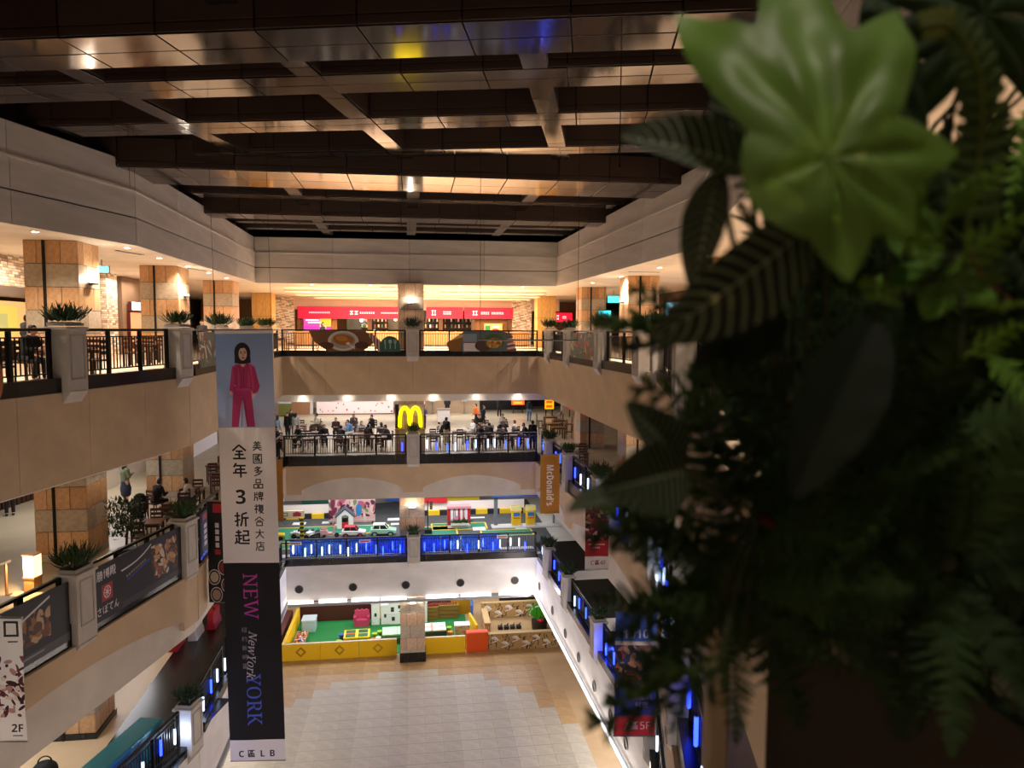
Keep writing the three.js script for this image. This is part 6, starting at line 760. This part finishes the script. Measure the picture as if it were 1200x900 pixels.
{ const wh = M(0xd8dcd4, 0.5), dk = M(0x2c2e2e, 0.5); [[4.95, 1.35, 0.5, 'narrow white toy brick tower, leftmost'], [5.55, 1.2, 0.5, 'narrow white toy brick tower, second'], [7.9, 1.3, 0.52, 'narrow white toy brick tower behind the column']].forEach(([x, h, w, l]) => { const o = block('brick_tower', l, 'tower', x, 4.6); mk('body', bx(w, h, 0.4, 0, h / 2, 0), wh, o); mk('window', bx(0.14, 0.22, 0.03, 0, h * 0.5, 0.2), dk, o); mk('cap', bx(w + 0.06, 0.08, 0.46, 0, h + 0.04, 0), wh, o); });
  const o = block('brick_castle', 'wide white toy brick building between the towers', 'toy building', 6.55, 4.6); mk('body', bx(1.5, 1.45, 0.5, 0, 0.72, 0), wh, o); mk('window', [bx(0.2, 0.3, 0.03, -0.55, 1.0, 0.25), bx(0.7, 0.2, 0.03, 0.15, 1.15, 0.25), bx(0.2, 0.25, 0.03, -0.5, 0.4, 0.25), bx(0.3, 0.25, 0.03, 0.3, 0.45, 0.25), bx(0.6, 0.06, 0.03, 0.15, 0.85, 0.25)], dk, o); mk('cornice', [bx(1.6, 0.08, 0.56, 0, 1.47, 0), bx(1.55, 0.06, 0.54, 0, 0.75, 0)], wh, o); for (let k = 0; k < 5; k++) mk('merlon', bx(0.18, 0.12, 0.4, -0.64 + k * 0.32, 1.57, 0), wh, o);
  const p = block('pink_armchair', 'pink toy brick armchair left of the white towers', 'armchair', 4.1, 4.5); mk('body', bx(0.9, 0.45, 0.6, 0, 0.23, 0), M(0xb03858, 0.5), p); mk('backrest', bx(0.9, 0.5, 0.16, 0, 0.65, -0.25), M(0xb84060, 0.5), p); mk('armrest', [bx(0.16, 0.3, 0.6, -0.42, 0.5, 0), bx(0.16, 0.3, 0.6, 0.42, 0.5, 0)], M(0xa83454, 0.5), p); for (let k = 0; k < 3; k++) mk('stud', cyl(0.07, 0.07, 0.06, -0.28 + k * 0.28, 0.93, -0.25, 10), M(0xb84060, 0.5), p);
  const q = block('toy_bin', 'pale grey toy chest at the left end of the green mat', 'chest', 0.95, 4.2); mk('body', new RoundedBoxGeometry(0.8, 0.7, 0.9, 2, 0.05).translate(0, 0.35, 0), M(0xa8bcc0, 0.5), q); mk('lid', bx(0.85, 0.08, 0.95, 0, 0.74, 0), M(0xc0ccd0, 0.5), q);
  const tray = block('toy_tray', 'long pale tray of loose toy bricks along the left panel', 'tray', 0.75, 1.9); mk('tray', [bx(0.62, 0.06, 2.2, 0, 0.35, 0), bx(0.04, 0.16, 2.2, -0.3, 0.4, 0), bx(0.04, 0.16, 2.2, 0.3, 0.4, 0)], mPale, tray); mk('legs', [bx(0.5, 0.32, 0.08, 0, 0.16, -1), bx(0.5, 0.32, 0.08, 0, 0.16, 1)], mPale, tray);
  seed = 321; const lo = [[], [], [], [], []]; for (let k = 0; k < 160; k++) lo[k % 5].push(bx(rnd(0.06, 0.14), 0.07, 0.08, rnd(-0.26, 0.26), rnd(0.4, 0.5), rnd(-1.05, 1.05), rnd(0, 3))); const pile = block('loose_bricks', 'pile of small coloured toy bricks in the long pale tray', 'toy bricks', 0.75, 1.9); pile.userData.kind = 'stuff'; lo.forEach((l, k) => mk('bricks', l, M([0xd02828, 0x2048c0, 0xe8e4e0, 0xe8b820, 0x804020][k], 0.4), pile));
  for (const [x, z, n] of [[9.2, 5.1, 'back'], [7.9, 4.9, 'left']]) { const s = block('shelf_unit', 'brown slatted toy shelf at the ' + n + ' of the pen', 'shelf', x, z); for (let k = 0; k < 3; k++) piece('plank', 1.9, 0.24, 0.4, 0, 0.14 + k * 0.27, 0, M(0x7a5c20, 0.6), s, 0.01); mk('top_board', bx(1.95, 0.04, 0.44, 0, 0.86, 0), M(0x8a6a28, 0.6), s); seed = 77; mk('figures', Array.from({ length: 12 }, (_, k) => bx(0.09, rnd(0.1, 0.2), 0.09, -0.85 + k * 0.15, 0.96, 0)), M(0x9c4438, 0.5), s).userData.kind = 'stuff'; }
  const yb = block('play_wall', 'ochre yellow back panel of the pen beside the blue post', 'panel', 10.0, 5.7); mk('panel', bx(2.0, 1.35, 0.16, 0, 0.68, 0), M(0xc08c08, 0.5), yb); mk('top_trim', bx(2.0, 0.05, 0.2, 0, 1.37, 0), M(0x9c7410, 0.5), yb);
  const bl = block('play_wall', 'blue printed side panel at the right end of the pen', 'panel', 11.0, 4.5, Math.PI / 2 - 0.1); mk('panel', bx(2.2, 1.35, 0.14, 0, 0.68, 0), M(0x2c58a8, 0.5), bl); mk('print', bx(0.3, 1.0, 0.02, 0.3, 0.7, 0.08), M(0xa8c0d8, 0.5), bl);
  const ys = block('yellow_plank', 'yellow slanting plank beside the orange block', 'plank', 10.9, 2.3, Math.PI / 2 + 0.15); mk('plank', bx(2.0, 0.95, 0.12, 0, 0.48, 0), M(0xf0c020, 0.5), ys); mk('edge', bx(2.0, 0.04, 0.14, 0, 0.97, 0), M(0xe0a810, 0.5), ys);
  const gp = block('print_cube', 'grey patterned cube behind the orange block', 'cube', 10.2, 1.9); mk('body', new RoundedBoxGeometry(0.9, 0.85, 0.6, 1, 0.02).translate(0, 0.43, 0), texM(0xd8d8d8, STONE, 0.7), gp); mk('lid', bx(0.92, 0.04, 0.62, 0, 0.87, 0), M(0xe0e0e0, 0.5), gp);
}
// fossil-patterned sand pit pen at the right
const FOSSIL = canvas(512, 128, (x, w, h) => { x.fillStyle = '#b8935c'; x.fillRect(0, 0, w, h); seed = 19; x.lineCap = 'round'; for (let k = 0; k < 90; k++) { x.strokeStyle = ['#33220f', '#46301a', '#d0ac74'][k % 3]; x.lineWidth = rnd(3, 7); const a = rnd(0, w), b = rnd(0, h); x.beginPath(); x.moveTo(a, b); x.quadraticCurveTo(a + rnd(-20, 20), b + rnd(-10, 25), a + rnd(-10, 10), b + rnd(10, 40)); x.stroke(); } for (let k = 0; k < 7; k++) { const a = 40 + k * 72, b = 40 + (k % 2) * 40; x.strokeStyle = '#f4f2f0'; x.lineWidth = 6; for (let j = 0; j < 4; j++) { x.beginPath(); x.arc(a + j * 6, b + j * 3, 20 - j * 3, 3.6, 6); x.stroke(); } x.beginPath(); x.moveTo(a - 20, b + 26); x.lineTo(a + 26, b + 8); x.stroke(); } });
const mFos = printMat(FOSSIL), FM = [mFos, mFos, M(0xa88a58), mFos, mFos, mFos];
{ const o = block('fossil_wall', 'fossil patterned brown front panel of the sand pit', 'panel', 13.75, 0.05); mk('panel', bx(4.3, 0.95, 0.3, 0, 0.48, 0), FM, o); mk('top_trim', bx(4.3, 0.03, 0.34, 0, 0.97, 0), M(0xb89a68, 0.6), o);
  const p = block('fossil_wall', 'fossil patterned brown back panel of the sand pit', 'panel', 14.0, 4.6); mk('panel', bx(4.8, 1.05, 0.3, 0, 0.53, 0), FM, p); mk('top_trim', bx(4.8, 0.03, 0.34, 0, 1.07, 0), M(0xb89a68, 0.6), p);
  const q = block('fossil_wall', 'fossil patterned short side panel behind the orange block', 'panel', 11.7, 2.6, Math.PI / 2); mk('panel', bx(2.4, 1.0, 0.35, 0, 0.5, 0), FM, q); mk('top_trim', bx(2.4, 0.03, 0.37, 0, 1.02, 0), M(0xb89a68, 0.6), q);
  const g = structGroup('floor_sand', ...(() => { const [X, D] = pen(14.0, 2.3); return [X, GF, D]; })(), penT); mk('sand', bx(4.6, 0.12, 4.2, 0, 0.06, 0), texM(0xb49468, GRAIN, 0.9), g);
  for (const [x, z, n] of [[13.2, 2.6, 'back'], [12.9, 1.1, 'front']]) for (let k = 0; k < 4; k++) { const d = block('toy_digger', 'small black toy digger, ' + ORD[k] + ' in the ' + n + ' row of the sand pit', 'toy', x - 0.6 + k * 0.38, z, 0, 'black toy diggers in the sand pit'); mk('digger_body', new RoundedBoxGeometry(0.3, 0.22, 0.3, 1, 0.03).translate(0, 0.23, 0), M(0x1e1e20, 0.5), d); mk('digger_arm', bar([0, 0.32, 0], [0.12, 0.48, 0], 0.03, 6), M(0x2a2a2c, 0.5), d); }
  const c = block('plant_trough', 'dark round tub of bright green and red toy plants in the sand pit', 'planter', 15.0, 2.4); mk('tub', cyl(0.5, 0.45, 0.55, 0, 0.4, 0, 20), M(0x2a2018, 0.7), c); mk('arch', new THREE.TorusGeometry(0.55, 0.05, 6, 20, Math.PI).translate(0, 0.9, -0.2), M(0xd8d8d0, 0.6), c); const f = mk('leaves', shrubs[1], M(0x4cb828, 0.6, 0, { side: THREE.DoubleSide }), c); f.position.y = 0.7; f.scale.set(1.6, 2.2, 1.4); f.userData.kind = 'stuff'; mk('flower', [[-0.1, 0.3], [0.12, 0.34], [0.0, 0.4]].map(([a, b]) => new THREE.SphereGeometry(0.1, 8, 6).translate(a, 0.78, b)), M(0xd82838, 0.5), c);
  const r = block('pink_box', 'small pink box on the front rim of the sand pit', 'box', 14.4, 0.9); mk('box', bx(0.7, 0.3, 0.3, 0, 0.28, 0), M(0xe0a8a0, 0.5), r); mk('lid', bx(0.72, 0.04, 0.32, 0, 0.45, 0), M(0xe8c0b8, 0.5), r);
  const k2 = block('black_bench', 'long black bench behind the sand pit', 'bench', 14.2, 5.9); mk('seat', bx(2.6, 0.4, 0.5, 0, 0.9, 0), M(0x1c1c1e, 0.4), k2); mk('legs', [bx(0.1, 0.7, 0.4, -1.1, 0.35, 0), bx(0.1, 0.7, 0.4, 1.1, 0.35, 0)], mDark, k2); mk('chrome_rail', bx(2.2, 0.04, 0.04, 0, 0.95, 0.27), mRailLight, k2);
}
{ const w = structGroup('wall_ground_back', -7, -18.5, 52, BACK); mk('tan_wall', bx(30, 4, 0.2, 0, 2, 0), texM(0xd8ac74, PLASTER, 0.5), w); }
// ---------------------------------------------------------------- big artificial plants beside the camera
const leafMat = (c, o = {}) => new THREE.MeshPhysicalMaterial({ color: c, roughness: 0.7, specularIntensity: 0.5, side: THREE.DoubleSide, transmission: 0.22, ...o });
const tmpQ = new THREE.Quaternion();
function aim(m, b, t, roll = 0, faceUp = 0.25) {                 // +y from base to tip, +z as far as possible towards the walkway
  const y = t.clone().sub(b), L = y.length(); y.normalize(); const want = new THREE.Vector3(0, faceUp, 1).normalize(), x = y.clone().cross(want).normalize(), z = x.clone().cross(y);
  m.position.copy(b); m.quaternion.setFromRotationMatrix(new THREE.Matrix4().makeBasis(x, y, z)); m.rotateY(roll); return L;
}
// long oval leaf with arched blade, sunk midrib and pale side stripes
function ovalLeaf(L, W, bend, fold, ripple) { const g = new THREE.PlaneGeometry(1, 1, 12, 22), p = g.attributes.position; for (let i = 0; i < p.count; i++) { const u = p.getX(i) * 2, v = p.getY(i) + 0.5, w = Math.pow(Math.sin(Math.PI * Math.min(1, v * 0.94 + 0.03)), 0.7) * (1.08 - 0.35 * v); p.setXYZ(i, u * W / 2 * w, v * L, fold * Math.abs(u) * w * W - bend * v * v * L + ripple * W * Math.sin(v * 26 + Math.abs(u) * 3) * Math.abs(u) * w); } g.computeVertexNormals(); return g; }
const STRIPE = canvas(256, 512, (x, w, h) => { x.fillStyle = '#1f2b1a'; x.fillRect(0, 0, w, h); x.strokeStyle = '#728069'; for (let k = -4; k < 24; k++) for (const s of [-1, 1]) { x.lineWidth = 9; x.beginPath(); x.moveTo(w / 2, h - k * 40); x.quadraticCurveTo(w / 2 + s * 60, h - k * 40 - 30, w / 2 + s * 130, h - k * 40 - 84); x.stroke(); } x.strokeStyle = '#a3b292'; x.lineWidth = 5; x.beginPath(); x.moveTo(w / 2, 0); x.lineTo(w / 2, h); x.stroke(); });
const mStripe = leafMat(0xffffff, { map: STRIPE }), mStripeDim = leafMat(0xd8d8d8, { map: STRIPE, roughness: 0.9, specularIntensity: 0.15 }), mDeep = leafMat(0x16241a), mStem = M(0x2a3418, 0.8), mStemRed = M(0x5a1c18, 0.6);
{ const p = thing('striped_leaf_plant', 'dark plant with large oval leaves striped pale along the side veins', 'plant', 0.42, -0.3, 1.0);
  const o = p.position.clone(), add = (bx_, by, bd, tx, ty, td, w, mat, roll, bend = 0.16) => { const b = V(bx_, by, bd).sub(o), t = V(tx, ty, td).sub(o), L = b.distanceTo(t), m = mk('leaf', ovalLeaf(L * 1.04, w, bend, 0.22, 0.02), mat, p); aim(m, b, t, roll); const mid = b.clone().lerp(new THREE.Vector3(0, 0, 0), 0.5).add(new THREE.Vector3(0, -0.02, -0.03)); mk('stem', pipe([b.toArray(), mid.toArray(), [0, -0.1, 0]], 0.0035, 14, 5), mStem, p); };
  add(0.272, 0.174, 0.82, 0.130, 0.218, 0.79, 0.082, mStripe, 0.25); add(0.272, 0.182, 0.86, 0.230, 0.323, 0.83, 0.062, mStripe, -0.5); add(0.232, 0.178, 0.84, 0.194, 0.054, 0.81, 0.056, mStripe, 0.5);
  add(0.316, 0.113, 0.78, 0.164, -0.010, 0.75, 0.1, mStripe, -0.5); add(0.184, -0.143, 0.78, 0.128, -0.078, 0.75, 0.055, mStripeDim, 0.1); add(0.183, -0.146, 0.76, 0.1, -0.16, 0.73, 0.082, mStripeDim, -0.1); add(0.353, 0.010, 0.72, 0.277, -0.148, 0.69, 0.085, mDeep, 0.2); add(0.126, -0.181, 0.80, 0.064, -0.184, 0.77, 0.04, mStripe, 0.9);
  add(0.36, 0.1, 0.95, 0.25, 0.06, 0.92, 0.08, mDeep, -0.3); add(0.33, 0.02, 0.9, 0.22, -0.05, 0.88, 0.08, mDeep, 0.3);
}
// hand-shaped leaves
function palmLeaf(lobes, R, base, droop) {                        // lobes: [degrees, length, width in degrees]
  const nT = 180, nR = 12, pos = [], idx = [], col = [];
  for (let i = 0; i <= nT; i++) { const th = i / nT * 360; let r = base, ridge = 0; for (const [a, L, w] of lobes) { const d = Math.abs(((th - a + 540) % 360) - 180) / w, k = Math.pow(Math.max(0, 1 - d), 1.25); r = Math.max(r, base + (L - base) * k); ridge = Math.max(ridge, Math.exp(-d * d * 14)); }
    for (let j = 0; j <= nR; j++) { const q = j / nR * r, a = th * Math.PI / 180, rr = q / R; pos.push(Math.cos(a) * q, Math.sin(a) * q, -droop * rr * rr * R + 0.008 * (1 - ridge) * Math.sin(Math.min(1, j / nR) * Math.PI) + 0.006 * Math.sin(th * 0.09 + q * 60) * rr); const v = 1 + ridge * 0.35; col.push(v, v * 1.02, v * 0.9); } }
  for (let i = 0; i < nT; i++) for (let j = 0; j < nR; j++) { const a = i * (nR + 1) + j, b = a + nR + 1; idx.push(a, b, a + 1, b, b + 1, a + 1); }
  const g = new THREE.BufferGeometry(); g.setAttribute('position', new THREE.Float32BufferAttribute(pos, 3)); g.setAttribute('color', new THREE.Float32BufferAttribute(col, 3)); g.setIndex(idx); g.computeVertexNormals(); return g;
}
{ const p = thing('hand_leaf_plant', 'plant with bright green hand shaped leaves, lit from above', 'plant', 0.46, -0.25, 1.05), o = p.position.clone();
  const mB = leafMat(0x5a7c36, { vertexColors: true, roughness: 0.45 }), mB2 = leafMat(0x527c2c, { vertexColors: true }), mD = leafMat(0x1c3418, { vertexColors: true });
  const leaf = (X, Y, D, lobes, R, mat, tiltX, tiltY, tz = 0) => { const m = mk('leaf', palmLeaf(lobes, R, R * 0.4, 0.28), mat, p); m.position.copy(V(X, Y, D).sub(o)); m.rotation.set(tiltX, tiltY, tz); mk('stem', pipe([m.position.toArray(), [m.position.x * 0.6 + 0.02, m.position.y * 0.6 - 0.02, m.position.z * 0.6 - 0.05], [0, -0.1, 0]], 0.004, 16, 6), mStem, p); };
  leaf(0.303, 0.167, 0.72, [[122, 0.245, 33], [93, 0.275, 33], [62, 0.215, 32], [4, 0.13, 30], [-40, 0.11, 30], [-80, 0.12, 24], [-160, 0.07, 40]], 0.2, mB, -0.18, -0.1);
  leaf(0.43, 0.13, 0.82, [[110, 0.05, 46], [60, 0.07, 39], [10, 0.07, 39], [-40, 0.06, 43], [-100, 0.055, 46], [170, 0.05, 46]], 0.07, mB2, -0.5, 0.1);
  leaf(0.5, 0.06, 0.86, [[150, 0.07, 43], [90, 0.08, 39], [40, 0.07, 39], [-30, 0.06, 43], [-120, 0.055, 46]], 0.08, mB2, -0.7, -0.2);
  leaf(0.62, 0.42, 1.0, [[200, 0.2, 23], [240, 0.19, 23], [280, 0.17, 23], [320, 0.16, 23], [0, 0.14, 25], [160, 0.18, 25], [110, 0.18, 28], [60, 0.16, 28]], 0.2, mD, 0.1, 0.1);
  leaf(0.50, 0.36, 1.02, [[200, 0.1, 28], [250, 0.13, 27], [300, 0.12, 27], [150, 0.12, 28], [90, 0.14, 32], [20, 0.1, 32]], 0.14, mD, -0.1, -0.2);
}
// fern fronds: a rachis with paired leaflets; four shapes, reused
function frondGeo(L, n, wide, bendK, s, tooth = 1) { const old = seed; seed = s; const parts = [], at = (v) => [0.05 * L * Math.sin(v * 2 + s), v * L, -bendK * v * v * L]; parts.push(new THREE.TubeGeometry(new THREE.CatmullRomCurve3([0, 0.25, 0.5, 0.75, 1].map((v) => new THREE.Vector3(...at(v)))), 10, 0.0022, 4)); for (let k = 1; k <= n; k++) for (const sd of [-1, 1]) { const v = k / (n + 1), ll = wide * Math.pow(Math.sin(Math.PI * Math.min(0.98, 0.12 + v * 0.87)), 0.8) * rnd(0.85, 1.12), g = new THREE.PlaneGeometry(L / n * 0.82 * tooth, ll, 2, 2), p = g.attributes.position; for (let i = 0; i < p.count; i++) { const q = p.getY(i) / ll + 0.5; p.setXYZ(i, p.getX(i) * (q > 0.9 ? 0.25 : 1 - 0.2 * q), q * ll, -0.25 * q * q * ll + Math.abs(p.getX(i)) * 0.3); } g.computeVertexNormals(); g.rotateZ(-sd * (1.2 + rnd(-0.12, 0.12))); g.rotateY(rnd(-0.3, 0.3)); const c = at(v); g.translate(c[0], c[1], c[2]); parts.push(g); } seed = old; return geo1(parts); }
const FR = [frondGeo(0.3, 24, 0.06, 0.35, 1), frondGeo(0.26, 22, 0.045, 0.5, 2), frondGeo(0.34, 28, 0.055, 0.25, 3), frondGeo(0.22, 18, 0.05, 0.6, 4)];
const mFern = [0x2c481a, 0x233c1a, 0x34501c, 0x1d3417].map((c) => leafMat(c)), mFernB = leafMat(0x5c8a20), mFernY = leafMat(0x5a6828), mFernD = leafMat(0x3c5424);
seed = 4242;
[[0.535, -0.155, 1.0, 'middle of the foliage mass', 34], [0.45, -0.2, 0.95, 'in front of the foliage mass', 30], [0.623, 0.009, 1.05, 'at the right rim of the foliage mass', 34], [0.47, -0.06, 1.1, 'just under the striped leaves', 30], [0.43, -0.3, 0.98, 'over the dark trough wall', 20], [0.3, -0.33, 0.95, 'beside the blue and red banner', 22], [0.574, -0.302, 0.95, 'above the planter rim', 34], [0.66, 0.13, 1.0, 'under the dark hand shaped leaf', 30]].forEach(([X, Y, D, w, n]) => {
  const p = thing('fern', 'dark green fern with many arching fronds, ' + w, 'fern', X, Y, D); mk('crown', new THREE.SphereGeometry(0.015, 10, 8), mStem, p);
  for (let k = 0; k < n; k++) { const a = k / n * 6.283 * 3 + rnd(-0.3, 0.3), e = rnd(-0.35, 0.9), q = rnd(0.62, 1.0), m = mk('frond', FR[k % 4], k % 11 === 0 && Y > -0.05 ? mFernB : mFern[(rnd() * 4) | 0], p), dir = new THREE.Vector3(Math.cos(a), Math.sin(a) * 0.95 + 0.1, e); aim(m, new THREE.Vector3(dir.x, dir.y, dir.z).normalize().multiplyScalar(0.02), dir, rnd(-0.5, 0.5), 0.5); m.scale.setScalar(q * 0.8); }
});
{ const p = thing('sword_fern', 'single curled sword fern frond with small rounded leaflets', 'fern', 0.50, 0.10, 0.82), pts = [[0, 0, 0], [0.005, 0.09, 0.01], [-0.012, 0.17, 0.03], [-0.05, 0.215, 0.04], [-0.088, 0.21, 0.05]].map((q) => new THREE.Vector3(...q)), c = new THREE.CatmullRomCurve3(pts); mk('rachis', new THREE.TubeGeometry(c, 24, 0.0028, 6), mFernY, p);
  const lf = new THREE.SphereGeometry(1, 8, 6); lf.scale(0.007, 0.013, 0.0015); lf.translate(0, 0.014, 0); for (let k = 0; k < 19; k++) for (const s of [-1, 1]) { const v = 0.08 + k * 0.048, m = mk('leaflet', lf, k > 13 ? mFernY : mFernD, p), a = c.getPoint(v), t = c.getTangent(v); m.position.copy(a); m.rotation.z = Math.atan2(t.y, t.x) - Math.PI / 2 - s * 1.25; m.scale.setScalar(1.45 - 0.95 * v); } }
// feathery sprigs
function sprigGeo(L, s) { const old = seed; seed = s; const parts = [bar([0, 0, 0], [0, L, -0.05 * L], 0.0018, 5)], needle = (o, d, l) => { const g = new THREE.ConeGeometry(0.0023, l, 3, 1); g.translate(0, l / 2, 0); g.applyQuaternion(tmpQ.setFromUnitVectors(new THREE.Vector3(0, 1, 0), new THREE.Vector3(...d).normalize())); g.translate(...o); return g; };
  for (let b = 0; b < 9; b++) { const v = 0.15 + b * 0.09, sd = b % 2 ? 1 : -1, bl = L * 0.36 * (1.1 - v), d = [sd * 0.75, 0.75, rnd(-0.4, 0.4)]; for (let k = 0; k < 11; k++) { const o = d.map((q, i) => q * bl * k / 11 * 0.9 + (i === 1 ? v * L : 0)); for (let j = 0; j < 3; j++) parts.push(needle(o, [d[0] + rnd(-1, 1), d[1] + rnd(-0.6, 0.9), d[2] + rnd(-0.9, 0.9)], L * 0.1 * rnd(0.7, 1.2))); } }
  for (let k = 0; k < 40; k++) parts.push(needle([0, L * k / 40, -0.05 * L * k / 40], [rnd(-1, 1), rnd(0, 1), rnd(-1, 1)], L * 0.1)); seed = old; return geo1(parts); }
const SP = [sprigGeo(0.13, 5), sprigGeo(0.13, 6), sprigGeo(0.13, 8)], mSpr = [leafMat(0x2c4818), leafMat(0x415c1c), leafMat(0x263e1a)], mSprB = [leafMat(0x6f9a2c), leafMat(0x5c8426), leafMat(0x7aa534)];
[['top', 'feathery sprigs reaching towards the top right railing', [[0.250, 0.002, 1.00, 0.154, 0.061, 0.96], [0.250, -0.006, 1.00, 0.100, 0.017, 0.96], [0.247, -0.015, 1.00, 0.136, -0.017, 0.96], [0.314, 0.143, 0.90, 0.240, 0.212, 0.86], [0.314, 0.091, 0.90, 0.260, 0.147, 0.86]]],
 ['middle', 'feathery sprigs below the large striped leaf, beside the stone pedestal', [[0.272, -0.087, 0.90, 0.142, -0.065, 0.86], [0.262, -0.108, 0.90, 0.170, -0.133, 0.86], [0.297, -0.067, 0.85, 0.188, -0.041, 0.81], [0.247, -0.191, 0.85, 0.137, -0.186, 0.81], [0.27, -0.15, 0.9, 0.19, -0.2, 0.86]]],
 ['low', 'lowest feathery sprigs crossing the blue and red banner', [[0.227, -0.230, 0.85, 0.085, -0.231, 0.81], [0.247, -0.309, 0.85, 0.127, -0.314, 0.81], [0.233, -0.366, 0.80, 0.117, -0.393, 0.76], [0.233, -0.384, 0.80, 0.080, -0.425, 0.76], [0.277, -0.379, 0.85, 0.179, -0.436, 0.81], [0.241, -0.286, 0.90, 0.105, -0.203, 0.86], [0.237, -0.349, 0.85, 0.151, -0.370, 0.81], [0.26, -0.26, 0.9, 0.15, -0.27, 0.86], [0.28, -0.33, 0.9, 0.19, -0.33, 0.86]]],
 ['bright', 'bright green feathery sprigs right under the hand shaped leaves', [[0.437, 0.10, 0.80, 0.405, 0.174, 0.76], [0.455, 0.10, 0.80, 0.47, 0.155, 0.76], [0.45, 0.07, 0.8, 0.40, 0.11, 0.76], [0.47, 0.07, 0.8, 0.525, 0.12, 0.76], [0.46, 0.05, 0.82, 0.52, 0.06, 0.78], [0.43, 0.03, 0.82, 0.37, 0.055, 0.78], [0.46, 0.12, 0.8, 0.505, 0.17, 0.77], [0.44, 0.08, 0.82, 0.43, 0.15, 0.79], [0.5, 0.03, 0.82, 0.56, 0.03, 0.79], [0.52, -0.03, 0.85, 0.57, 0.01, 0.82]]],
].forEach(([k, label, list], n) => { const c = list[0], p = thing('sprig_plant', label, 'plant', c[0] + 0.08, c[1], c[2] + 0.05), o = p.position.clone(); mk('stem', pipe([[0, 0, 0], [0.05, -0.03, -0.05], [0.12, -0.06, -0.1]], 0.006, 10, 6), mStemRed, p); list.forEach((q, i) => { const b = V(q[0], q[1], q[2]).sub(o), t = V(q[3], q[4], q[5]).sub(o), m = mk('sprig', SP[i % 3], (k === 'bright' ? mSprB : mSpr)[(i + n) % 3], p), L = aim(m, b, t, i); m.scale.setScalar(L / 0.13); mk('twig', bar([0, 0, 0], b.toArray(), 0.0022, 5), mStem, p); }); });
{ // dense inner foliage
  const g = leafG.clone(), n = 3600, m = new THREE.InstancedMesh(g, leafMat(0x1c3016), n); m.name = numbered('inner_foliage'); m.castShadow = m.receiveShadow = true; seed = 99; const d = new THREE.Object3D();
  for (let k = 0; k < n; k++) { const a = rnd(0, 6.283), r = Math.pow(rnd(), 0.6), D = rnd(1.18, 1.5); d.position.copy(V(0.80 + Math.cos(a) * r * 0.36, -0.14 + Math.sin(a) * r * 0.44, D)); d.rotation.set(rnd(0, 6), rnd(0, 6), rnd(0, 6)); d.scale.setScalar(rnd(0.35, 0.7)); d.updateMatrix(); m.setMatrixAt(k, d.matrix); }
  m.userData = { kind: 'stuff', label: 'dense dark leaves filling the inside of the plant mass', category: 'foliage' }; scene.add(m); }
{ const t = thing('plant_trough', 'dim taupe stone trough holding the big plants at the lower right corner', 'planter', 1.13, -1.25, 1.45, -0.5), mt = texM(0x352c26, PLASTER, 0.85), mr = texM(0x8c8078, PLASTER, 0.8), H = 0.64; mk('wall', [bx(1.0, H, 0.06, 0, H / 2, 0.3), bx(1.0, H, 0.06, 0, H / 2, -0.3), bx(0.06, H, 0.6, -0.5, H / 2, 0), bx(0.06, H, 0.6, 0.5, H / 2, 0)], mt, t); mk('rim', [bx(1.1, 0.04, 0.14, 0, H + 0.02, 0.3), bx(1.1, 0.04, 0.14, 0, H + 0.02, -0.3), bx(0.14, 0.04, 0.6, -0.5, H + 0.02, 0), bx(0.14, 0.04, 0.6, 0.5, H + 0.02, 0)], mr, t); mk('soil', bx(0.94, 0.04, 0.54, 0, H - 0.06, 0), mSoil, t);
  const q = thing('rail_post', 'blurred pale post left of the taupe trough', 'post', 0.435, -1.25, 1.5, 0); mk('shaft', new RoundedBoxGeometry(0.045, 0.78, 0.045, 1, 0.008).translate(0, 0.39, 0), texM(0xb09c80, PLASTER, 0.6), q); mk('cap', new RoundedBoxGeometry(0.06, 0.03, 0.06, 1, 0.008).translate(0, 0.795, 0), texM(0xb09c80, PLASTER, 0.6), q); }
{ const [X, D] = [0.35, 0.1]; downlight(X, D, 'soffit straight above the camera and the big plants', 2.2); }
for (const o of [...scene.children]) if (o.isGroup && o.children.length === 0) scene.remove(o);
renderer.render(scene, camera);
